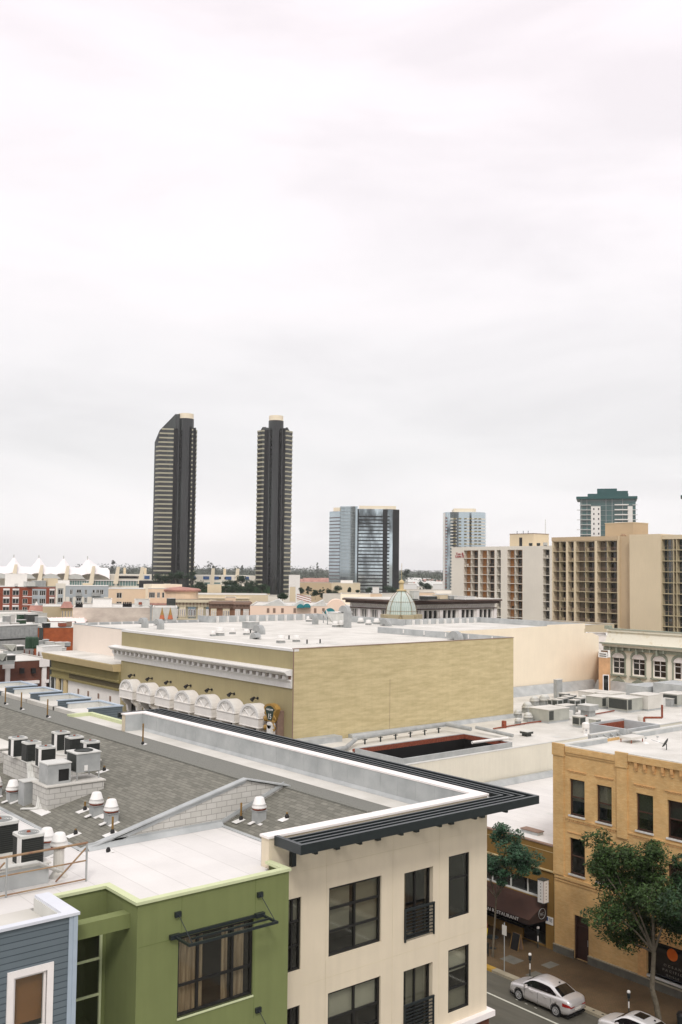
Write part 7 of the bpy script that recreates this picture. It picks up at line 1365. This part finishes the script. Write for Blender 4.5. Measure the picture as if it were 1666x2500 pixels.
# ---- the two dark towers
def loc_face(px, D, rot=0):
    c = atd(px, 1400, D); c.z = 0; n_ = Vector((-c.x, -c.y)).normalized(); return c, Face((c.x, c.y, 0), (-n_.y, n_.x), (n_.x, n_.y))
def dark_tower(label, pxc, D, wl, wr, zcap, ztw, cyl_r, nfl, chamfer, slope):
    c, F = loc_face(pxc, D); t = thing('dark_tower', label, 'tower', c); P = lambda u, d: F.P(u, 0, d)
    zc = atd(pxc, zcap, D).z; zw = atd(pxc, ztw, D).z; o = MB()
    o.lathe((c.x, c.y, 0), [(cyl_r, 0), (cyl_r, zc-3.5)], 28); sh = o.build('glass_shaft', 'towglass', t, smooth=False)
    o = MB()
    for k in range(28): a = math.pi*2*k/28; o.box(c.x+(cyl_r+.0)*math.cos(a)-.05, c.x+(cyl_r+.0)*math.cos(a)+.05, c.y+(cyl_r+.0)*math.sin(a)-.05, c.y+(cyl_r+.0)*math.sin(a)+.05, 0, zc-3.5)
    o.build('shaft_mullion', 'towglassd', sh)
    MB().lathe((c.x, c.y, zc-3.5), [(cyl_r*.97, 0), (cyl_r*.97, 3.4), (.001, 3.5)], 28).build('cream_drum', M.setdefault('drum', mat('cream_drum', 'f0e2c8', .8, .02, .3)) and 'drum', t)
    fl = zw/nfl
    for side, w_ in ((-1, wl), (1, wr)):
        # plan of a wing: chamfered outer corners, dark inner notch beside the shaft
        e = w_; ch = chamfer if side < 0 or wr > 6 else 1.5
        plan = [(0, 3.0), (side*(cyl_r+1.5), 3.0), (side*(cyl_r+1.5), 6.0), (side*(e-ch), 6.0), (side*e, 6.0-ch*1.3), (side*e, -10), (side*(e-ch), -14), (0, -14)]
        pts = [P(u, d) for u, d in plan]; g = MB()
        if slope and side < 0:   # left wing of the first tower steps down to the outside
            cuts = [(-cyl_r, zw+9), (-(e-ch)*.80, zw+4), (-(e-ch)-.5, zw-4.5), (-e*1.0, zw-11)]
        else: cuts = [(side*cyl_r, zw), (side*(e-ch*.8), zw), (side*e, zw-5)]
        tops = {}
        def ztop(u):
            for (ua, za), (ub, zb_) in zip(cuts, cuts[1:]):
                if min(ua, ub)-1e-6 <= u <= max(ua, ub)+1e-6: return za+(zb_-za)*(u-ua)/(ub-ua+1e-9)
            return cuts[0][1] if abs(u) < abs(cuts[0][0]) else cuts[-1][1]
        b_ = [g.vert((p.x, p.y, 0)) for p in pts]; tt = [g.vert((p.x, p.y, ztop(plan[i][0]))) for i, p in enumerate(pts)]; n = len(pts)
        for i in range(n): j = (i+1) % n; g.f.append([b_[i], b_[j], tt[j], tt[i]]); g.mi.append(0)
        g.f.append(tt); g.mi.append(0); wg = g.build('glass_wing', 'towglass', t)
        o = MB(); s_ = 1.0
        sp = [(side*(cyl_r+1.2), 6.35), (side*(e-ch), 6.35), (side*(e+.35), 6.15-ch*1.3), (side*(e+.35), -10), (side*(e-ch), -14.3), (side*(cyl_r+1.2), -14.3)]
        for r in range(1, nfl):
            z = fl*r
            umax = e+.35
            if slope and side < 0:
                for (ua, za), (ub, zb_) in zip(cuts, cuts[1:]):
                    pass
                lim = max([abs(u) for u in [cyl_r+1.4+i*.25 for i in range(200)] if abs(u) <= e and ztop(-abs(u)) > z+2.0] or [0])
                if lim < cyl_r+2.5: continue
                umax = min(umax, lim)
            q = [(max(-umax, min(umax, u)), d) for u, d in sp]
            if umax < e-ch: q = [(side*(cyl_r+1.2), 6.35), (side*umax, 6.35), (side*umax, -14.3), (side*(cyl_r+1.2), -14.3)]
            o.prism([(P(u, d).x, P(u, d).y) for u, d in q], z, z+.95)
        o.build('spandrel_bands', 'band', wg)
        MB().fbox(F, min(side*(cyl_r-.3), side*(cyl_r+2.6)), max(side*(cyl_r-.3), side*(cyl_r+2.6)), 0, zw-2, 5.9, 6.42).build('dark_notch', 'towglassd', wg) if side < 0 else MB().fbox(F, cyl_r-.3, cyl_r+1.5, 0, zw-1, 5.9, 6.42).build('dark_notch', 'towglassd', wg)
    return t
DT = 657
dark_tower('dark banded tower with a sloping left shoulder, left one of the twin towers', 447, DT, 20.3, 7.2, 1007, 1040, 5.2, 41, 3.2, True)
dark_tower('dark banded tower with two equal shoulders, right one of the twin towers', 669, 665, 12.2, 11.0, 1012, 1043, 5.0, 40, 3.2, False)
# ---- mirrored glass hotel tower
c, F = loc_face(884, 860); t = thing('glass_tower', 'wide mirrored glass tower with dark floor bands, centre of the skyline', 'tower', c); mp_ = 860/FPX; U = lambda px: (px-884)*mp_; Z = lambda py: atd(884, py, 860).z
o = MB(); plan = [(U(802), -12), (U(828), -3), (U(830), 0), (U(872), 1.5), (U(872), 4), (U(948), 4), (U(950), 0), (U(974), -4), (U(974), -30), (U(802), -30)]
def pr(mb, plan, z0, z1): mb.prism([(F.P(u, 0, d).x, F.P(u, 0, d).y) for u, d in plan], z0, z1)
pr(o, [(U(802), -14), (U(828), -4), (U(828), -30), (U(802), -30)], 0, Z(1247)); o.build('left_wing', 'hyglass', t)
o = MB(); pr(o, [(U(828), -4), (U(830), 0), (U(866), 2), (U(872), 4), (U(872), -30), (U(828), -30)], 0, Z(1236)); o.build('mirror_prow', 'hyglass', t)
o = MB(); pr(o, [(U(872), 2), (U(950), 2), (U(950), -30), (U(872), -30)], 0, Z(1242)); o.build('main_face', 'hyglassd', t)
o = MB(); pr(o, [(U(950), 1), (U(958), 1), (U(974), -6), (U(974), -30), (U(950), -30)], 0, Z(1242)); o.build('right_wing', 'hyglassd', t)
o = MB(); pr(o, [(U(876), 0), (U(966), 0), (U(966), -28), (U(876), -28)], Z(1242), Z(1234)); pr(o, [(U(812), -8), (U(830), -4), (U(830), -28), (U(812), -28)], Z(1247), Z(1238)); o.build('cream_crown', 'drum', t)
for r in range(23):
    z = Z(1262)-r*3.0
    if z < 1: break
    o = MB(); o.cur = 0; pr(o, [(U(872)-.1, 2.4), (U(950)+.1, 2.4), (U(950), 1.9), (U(872), 1.9)], z, z+1.0); o.build('dark_band', 'towglassd', t)
    o = MB(); pr(o, [(U(801.5), -14.2), (U(828), -3.7), (U(828), -4.4), (U(802), -15)], z-.8, z+.15); o.build('dark_band', 'band2', t) if M.setdefault('band2', mat('plum_band', '6f6668', .6, .05, .1)) else 0
o = MB(); o.fbox(F, U(934), U(945), 0, Z(1243), 2.41, 2.8); o.fbox(F, U(872), U(875), 0, Z(1243), 2.41, 2.9); o.fbox(F, U(958), U(974), 0, Z(1243), .2, 1.3) ; o.build('dark_stripe', 'towglassd', t)
o = MB()
for i in range(12): u = U(830)+i*(U(870)-U(830))/12; o.fbox(F, u, u+.1, 0, Z(1238), .3+i*.14, .75+i*.15)
for i in range(24): z = Z(1240)-i*3.0; o.fbox(F, U(830), U(868), z, z+.12, .3, 2.1)
o.build('mullion_grid', 'grey', t)
# ---- second glass tower
c, F = loc_face(1134, 940); t = thing('glass_tower', 'rounded pale glass tower with balconies, above the white hotel', 'tower', c); mp_ = 940/FPX; U = lambda px: (px-1134)*mp_; Z = lambda py: atd(1134, py, 940).z
pl = [(U(1081), -10), (U(1086), -2), (U(1095), 1), (U(1120), 3.5), (U(1150), 4), (U(1172), 1), (U(1184), -4), (U(1187), -12), (U(1187), -30), (U(1081), -30)]
o = MB(); pr(o, pl, 0, Z(1250)); o.build('glass_body', 'hyglass', t); o = MB(); pr(o, [(U(1108), 1), (U(1155), 1), (U(1162), -3), (U(1162), -28), (U(1102), -28)], Z(1250), Z(1241)); o.build('cream_crown', 'drum', t)
for r in range(25):
    z = Z(1268)-r*3.0
    if z < 1: break
    o = MB(); pr(o, [(U(1100), 2.4), (U(1150), 4.4), (U(1172), 1.5), (U(1185), -3.6), (U(1184), -4.5), (U(1150), 3.6), (U(1100), 1.2)], z, z+1.1); o.build('balcony_band', 'beigew', t)
    o = MB()
    for px in (1107, 1120, 1133, 1146, 1158, 1168): o.fbox(F, U(px), U(px)+2.4, z+.0, z+1.15, 4.2 if 1110 < px < 1160 else 2.0, 5.2 if 1110 < px < 1160 else 3.6)
    o.build('balconies', 'olived' if r % 2 else 'olive', t)
    MB().fbox(F, U(1088), U(1090.5), z+.6, z+2, -.6, 1).build('red_window', 'rust', t)
o = MB(); o.fbox(F, U(1092), U(1099), 0, Z(1250), -.5, 1.6); o.fbox(F, U(1146), U(1151), 0, Z(1252), 4.3, 4.6) ; o.build('dark_strip', 'hyglassd', t)
MB().fbox(F, U(1082.5), U(1087), 0, Z(1252), -4, -1.4).build('white_edge', 'whitep', t)
# ---- convention centre: buttresses, sails
c, F = loc_face(133, 700); t = thing('convention_centre', 'long pale convention hall with slanted buttresses, green glazing and white tent sails', 'building', c); mp_ = 700/FPX; U = lambda px: (px-133)*mp_; Z = lambda py: atd(133, py, 700).z
MB().fbox(F, U(-60), U(640), 0, Z(1434), -60, 0).build('hall', 'beigew', t); MB().fbox(F, U(-60), U(640), Z(1434), Z(1401), -60, -8).build('upper_hall', 'beigew', t)
for i, (a, b) in enumerate(((170, 216), (224, 277), (283, 337))):
    o = MB(); o.fbox(F, U(a), U(b), Z(1429), Z(1417), .003, .4); gz = o.build('green_glazing', M.setdefault('ggl', mat('green_glazing', '6f8f8a', .3, .1, .1)) and 'ggl', t); o = MB()
    for k in range(9): u = U(a)+(U(b)-U(a))*k/8; o.fbox(F, u-.15, u+.15, Z(1429), Z(1417), .4, .6)
    o.fbox(F, U(a), U(b), Z(1417), Z(1415), .4, 1.2); o.build('white_mullion', 'whitetrim', gz)
# dark glazing and blue panels high up
for a, b in ((288, 338), (525, 531), (541, 547), (556, 562)): MB().fbox(F, U(a), U(b), Z(1411), Z(1405), -8, -7.8).build('dark_windows', 'glassd', t)
for a, b in ((352, 365), (472, 482), (501, 516), (527, 541), (559, 574), (583, 597), (610, 620)): MB().fbox(F, U(a), U(b), Z(1412), Z(1404), -8, -7.6).build('blue_panel', 'blueaw', t)
for i, (a, b) in enumerate(((500, 515), (525, 541), (555, 575))):
    MB().fbox(F, U(a), U(b), Z(1427), Z(1419), .003, .3).build('glazing', 'ggl', t)
for px, yt in ((43, 1379), (103, 1380), (164, 1381), (225, 1381), (284, 1382), (343, 1382), (520, 1383), (583, 1383)):
    o = MB(); w_ = 1.0; o.ext([F.P(U(px)-1.9-(0 if px > 400 else 1.2), Z(1424), 3.5), F.P(U(px)+.9-(0 if px > 400 else .6), Z(1424), 3.5), F.P(U(px)+1.3, Z(yt), 3.5), F.P(U(px)-.7, Z(yt), 3.5)], F.n*-2.5); o.build('buttress', 'drum', t)
for px in (310, 363, 574): MB().fbox(F, U(px)-.9, U(px)+.9, Z(1404), Z(1384), -40, -38).build('rear_buttress', 'beige', t)
# tent roof: a row of peaked sails
for i, px in enumerate((-20, 38, 96, 154, 211)):
    pk = Z(1359+i*.5); u0, u1 = U(px-29), U(px+(29 if i < 4 else 54)); zl_ = Z(1392); o = MB(); n = 14; rows = []
    for r in range(9):
        f_ = r/8; row = []
        for k in range(n+1):
            s_ = k/n; u = (u0+(u1-u0)*s_); du = abs(u-U(px))/((U(px)-u0) if u < U(px) else (u1-U(px)))
            zz = zl_+(pk-zl_)*((1-du)**1.55)*(1-f_)**.9; edge = zl_-(3.2*math.cos((s_-.5)*math.pi*2)-.2 if r == 0 and False else 0)
            dd = 4-f_*34; zz -= (1-abs(f_-.0))*0; row.append(o.vert(F.P(u, zz+(Z(1383)-zl_)*f_*.8, -2-30*f_)))
        rows.append(row)
    for a, b in zip(rows, rows[1:]):
        for k in range(n): o.f.append([a[k], a[k+1], b[k+1], b[k]]); o.mi.append(0)
    # front apron hanging from the ridge to a scalloped hem
    top = rows[0]; hem = [o.vert(F.P(u0+(u1-u0)*k/n, (Z(1413) if k in (0, n) else Z(1413)+(Z(1399)-Z(1413))*math.sin(math.pi*k/n)**.8), 2)) for k in range(n+1)]
    # apron is attached between buttresses, so the hem peaks midway between masts
    for k in range(n): o.f.append([top[k], top[k+1], hem[k+1], hem[k]]); o.mi.append(0)
    o.build('tent_sail', 'tentfab', t, smooth=True)
    MB().cyl(F.P(U(px), pk-3, -2), F.P(U(px), pk+1.2, -2), .35).build('mast_tip', 'greyl', t)
for i, px in enumerate((9, 67, 125, 183)): MB().ext([F.P(U(px)-7, Z(1413), 2.2), F.P(U(px)+7, Z(1413), 2.2), F.P(U(px)+3.5, Z(1402.5), 2.2), F.P(U(px), Z(1400), 2.2), F.P(U(px)-3.5, Z(1402.5), 2.2)], F.n*-.4).build('gable_glazing', 'greyl', t)
# ---- beige garage with square openings, planted terraces
t, F_, u0, u1, z1 = block('parking_structure', 'long beige terrace building with a row of square openings under the trees', 'building', 'C', 462, 655, 420, 1452, 30, 'beige', parap=.1)
zq = z1-4.0
for px in list(range(493, 520, 5))+list(range(523, 548, 5))+list(range(551, 572, 5))+list(range(578, 592, 5))+list(range(595, 610, 5)): x = fu(F_, px)[0]; MB().fbox(F_, x, x+.6, z1-3.3, z1-2.5, .003, .05).build('window', 'glassd', t)
MB().fbox(F_, u0+4, u1-8, z1-1.6, z1-1.3, .003, .6).build('ledge', 'pink', t)
t, F_, u0, u1, z1 = block('planter_building', 'beige terrace block holding the clipped trees', 'building', 'C', 455, 660, 470, 1440, 25, 'beige'); MB().fbox(F_, u0+3, fu(F_, 517)[0], z1-1.5, z1+1.5, .003, .3).build('dark_hedge', 'leaf2', t); MB().fbox(F_, fu(F_, 541)[0], u1, z1-1.5, z1+1.8, .003, .3).build('dark_hedge', 'leaf2', t)
block('planter_building', 'plain beige stair block between the clumps of dark trees', 'building', 'C', 507, 541, 455, 1427, 12, 'beige')
block('low_dark_building', 'low dark base of the left twin tower', 'building', 'C', 340, 400, 560, 1418, 20, 'black')
block('low_dark_building', 'dark base building beside the right twin tower', 'building', 'C', 708, 727, 560, 1421, 20, 'glassd')
block('low_cream_building', 'white slab-roofed pavilion right of the right twin tower', 'building', 'C', 706, 733, 555, 1404, 20, 'whitep')
block('low_cream_building', 'slim cream tower slab before the right twin tower', 'building', 'C', 708, 722, 330, 1433, 4, 'beige')
block('low_cream_building', 'wide plain beige building at the foot of the mirrored tower, left part', 'building', 'C', 728, 810, 600, 1423, 40, 'beiged')
block('low_cream_building', 'wide plain beige building at the foot of the mirrored tower, right part', 'building', 'C', 810, 880, 600, 1424, 40, 'beige')
block('low_cream_building', 'small cream box on the wide beige building', 'building', 'C', 832, 862, 620, 1417, 12, 'whitep')
block('low_cream_building', 'pale long building right of the glass dome', 'building', 'C', 985, 1105, 480, 1441, 20, 'beigew')
block('low_cream_building', 'white warehouse behind the dome, left one', 'building', 'C', 985, 1018, 700, 1427, 20, 'white')
block('low_cream_building', 'white warehouse behind the dome, right one', 'building', 'C', 1057, 1082, 700, 1427, 20, 'white')
block('low_cream_building', 'white stepped hut on the roofs left of the dome', 'building', 'C', 910, 926, 420, 1434, 8, 'whitep')
block('low_cream_building', 'pale grey low building behind the peach retail block', 'building', 'C', 655, 760, 380, 1456, 20, 'beigew')
# ---- trees of the middle distance
def dtree(label, px, D, ytop, ybase, wpx, seed, leafm='leaf', name='tree', grp=None, n=34, lv=110):
    b = atd(px, ybase, D); zt = atd(px, ytop, D).z; H = zt-b.z; w_ = wpx*D/FPX/2
    return tree(name, label, (b.x, b.y, b.z), H, (0, 0, H*.58, w_, w_, H*.42), n, lv, seed, leafm=leafm, ls=max(.2, w_*.075), tr=w_*.06, grp=grp, limbs=2, clr=w_*.42)
G1 = 'dark trees on the terraces below the twin towers'
for i, (px, D, yt, yb, wp, lab) in enumerate(((400, 520, 1398, 1425, 40, 'dark tree at the foot of the left twin tower, left'), (430, 520, 1396, 1425, 34, 'dark tree at the foot of the left twin tower, middle'), (466, 500, 1395, 1432, 26, 'dark tree hugging the right side of the left twin tower'), (492, 462, 1419, 1447, 34, 'round dark tree between the left twin tower and the beige stair block'),
        (551, 462, 1420, 1447, 30, 'round dark tree just right of the beige stair block'), (566, 470, 1412, 1445, 26, 'taller dark tree second right of the beige stair block'), (590, 470, 1410, 1446, 36, 'widest dark tree in the clump before the right twin tower'), (616, 465, 1417, 1447, 30, 'dark tree left of the right twin tower foot'), (640, 465, 1419, 1447, 34, 'dark tree over the left foot of the right twin tower'), (575, 460, 1428, 1447, 34, 'low dark tree in the clump, front'), (605, 460, 1430, 1448, 34, 'low dark tree in the clump, front right'))):
    dtree(lab, px, D, yt, yb, wp, 20+i, 'leaf2', grp=G1, n=34)
for i, (px, D, yt, yb, wp, lab) in enumerate(((690, 330, 1443, 1468, 24, 'palm-like tree left of the slim cream slab'), (735, 500, 1435, 1456, 20, 'dark tree right of the slim cream slab'), (753, 500, 1430, 1455, 12, 'tall thin palm before the wide beige building'), (770, 480, 1443, 1464, 20, 'dark tree before the wide beige building, left'), (787, 480, 1436, 1464, 14, 'dark tree before the wide beige building, narrow one'), (803, 480, 1440, 1464, 16, 'dark tree before the wide beige building, middle'), (825, 480, 1434, 1465, 34, 'largest dark tree before the wide beige building'), (855, 520, 1436, 1450, 12, 'small palm at the right end of the wide beige building'), (873, 520, 1441, 1451, 10, 'smallest palm at the foot of the mirrored tower'),
        (900, 560, 1436, 1450, 22, 'dark shrub at the foot of the mirrored tower, left'), (950, 560, 1432, 1450, 30, 'dark tree at the foot of the mirrored tower, right'), (1040, 680, 1422, 1442, 36, 'dark tree between the two white warehouses'), (995, 900, 1388, 1420, 18, 'tall round tree right of the mirrored tower'), (708, 245, 1480, 1495, 26, 'reddish green bush on the peach retail block'))):
    dtree(lab, px, D, yt, yb, wp, 60+i, 'leaf2' if i != 13 else 'leaf', grp='trees between the retail block and the mirrored tower')
# ---- far shore: wooded suburb, houses
rnd = random.Random(11); q = MB(); q.norecalc = True
for k in range(2600):
    px = rnd.uniform(180, 1120); D = rnd.uniform(1500, 3200)
    b = atd(px, 1400, D); b.z = -1+ (D-1500)*.008
    h_ = rnd.uniform(9, 21)*(1.0 if px > 900 or rnd.random() < .85 else 1.5); r_ = rnd.uniform(6, 13)
    for j in range(26):
        p = b+Vector((rnd.gauss(0, r_*.5), rnd.gauss(0, r_*.5), h_*rnd.uniform(.25, 1))); s_ = rnd.uniform(1.1, 2.4); a = Vector((rnd.uniform(-1, 1), rnd.uniform(-1, 1), rnd.uniform(-.7, .7))).normalized(); c_ = a.cross(Vector((rnd.uniform(-1, 1), rnd.uniform(-1, 1), .9)).normalized()).normalized(); q.poly([p-a*s_, p-c_*s_*.7, p+a*s_, p+c_*s_*.7])
o = q.build('far_woodland', 'farleaf'); o['kind'] = 'stuff'; o['label'] = 'hazy wooded suburb along the horizon'
for i, (px, D, yt, lab) in enumerate(((275, 1700, 1367, 'tall pine on the horizon right of the tent roof'), (512, 1900, 1372, 'pine on the horizon, left one between the twin towers'), (525, 1900, 1376, 'pine on the horizon, right one between the twin towers'), (590, 2000, 1380, 'pine on the horizon just left of the right twin tower'), (745, 2100, 1384, 'pine on the horizon right of the right twin tower'), (775, 2100, 1377, 'tallest pine on the horizon left of the mirrored tower'), (1025, 2000, 1390, 'pine on the horizon right of the mirrored tower'))):
    b = atd(px, 1405, D); b.z = 3; zt = atd(px, yt, D).z; H = zt-3
    tree('pine_tree', lab, (b.x, b.y, 3), H, (0, 0, H*.66, H*.13, H*.13, H*.32), 20, 60, 90+i, leafm='farleaf', ls=1.0, tr=.5, limbs=0, clr=2.6, grp='pines on the horizon')
def house():
    t = thing('far_house', '', 'house'); MB().box(-7, 7, -5, 5, 0, 5).build('wall', 'beigew', t, world=False)
    MB().ext([(-7.5, -5.6, 5), (-7.5, 5.6, 5), (-7.5, 0, 8)], (15, 0, 0)).build('roof', 'redtile', t, world=False); o = MB()
    for x in (-4, 0, 4): o.box(x-.8, x+.8, -5.06, -5.003, 1.5, 3.5)
    o.build('window', 'glassd', t, world=False); return t
h0 = house(); h0['label'] = 'small pale house with a red roof among the far trees'
h1 = house(); h1['label'] = 'small pale house with a grey roof among the far trees'; 
for ch in h1.children:
    if ch.name.startswith('roof'): ch.data.materials[0] = M['greyl']
n0 = n1 = 0
for i in range(120):
    if i < 46: px = rnd.uniform(732, 800); D = rnd.uniform(1250, 1750); src = h0
    elif i < 84: px = rnd.uniform(990, 1080); D = rnd.uniform(1150, 1900); src = h1
    else: px = rnd.choice((rnd.uniform(480, 620), rnd.uniform(280, 340), rnd.uniform(985, 1080))); D = rnd.uniform(1400, 1900); src = rnd.choice((h0, h1))
    b = atd(px, 1400, D); first = (src is h0 and n0 == 0) or (src is h1 and n1 == 0)
    if src is h0: n0 += 1
    else: n1 += 1
    g_ = 'red-roofed houses among the far trees' if src is h0 else 'grey-roofed houses among the far trees'
    h = place(src, first, (b.x, b.y, rnd.uniform(0, 4)), YAW-R(90)+rnd.uniform(-.7, .7)); s_ = rnd.uniform(.8, 1.5); h.scale = (s_, s_, s_); h['group'] = g_
# fill: low city blocks that close the view between the named ones
for i, (px0, px1, D, yt, m_, lab) in enumerate(((-60, 130, 262, 1500, 'greyl', 'low pale building under the crowd of units, left edge'), (860, 1250, 420, 1452, 'beigew', 'long pale building behind the domed building'), (1340, 1500, 240, 1530, 'beige', 'low podium under the tan hotel'))):
    block('low_building', lab, 'building', 'A', px0, px1, D, yt, 20, m_)
# tidy up helper properties
for o in bpy.data.objects:
    for k in ('fp', 'z1'):
        if k in o: del o[k]
# ============================================================ HAZE
hz = MB().box(-700, 4200, -900, 4200, -2, 150).build('haze', 'white'); hz['kind'] = 'stuff'; hz['label'] = 'thin pale haze over the city'
hm = bpy.data.materials.new('haze_air'); hm.use_nodes = True; t_ = hm.node_tree; t_.nodes.clear(); o_ = t_.nodes.new('ShaderNodeOutputMaterial'); v_ = t_.nodes.new('ShaderNodeVolumePrincipled')
v_.inputs['Color'].default_value = (1, 1, 1, 1); v_.inputs['Density'].default_value = .0001; t_.links.new(v_.outputs[0], o_.inputs['Volume']); hz.data.materials.clear(); hz.data.materials.append(hm)
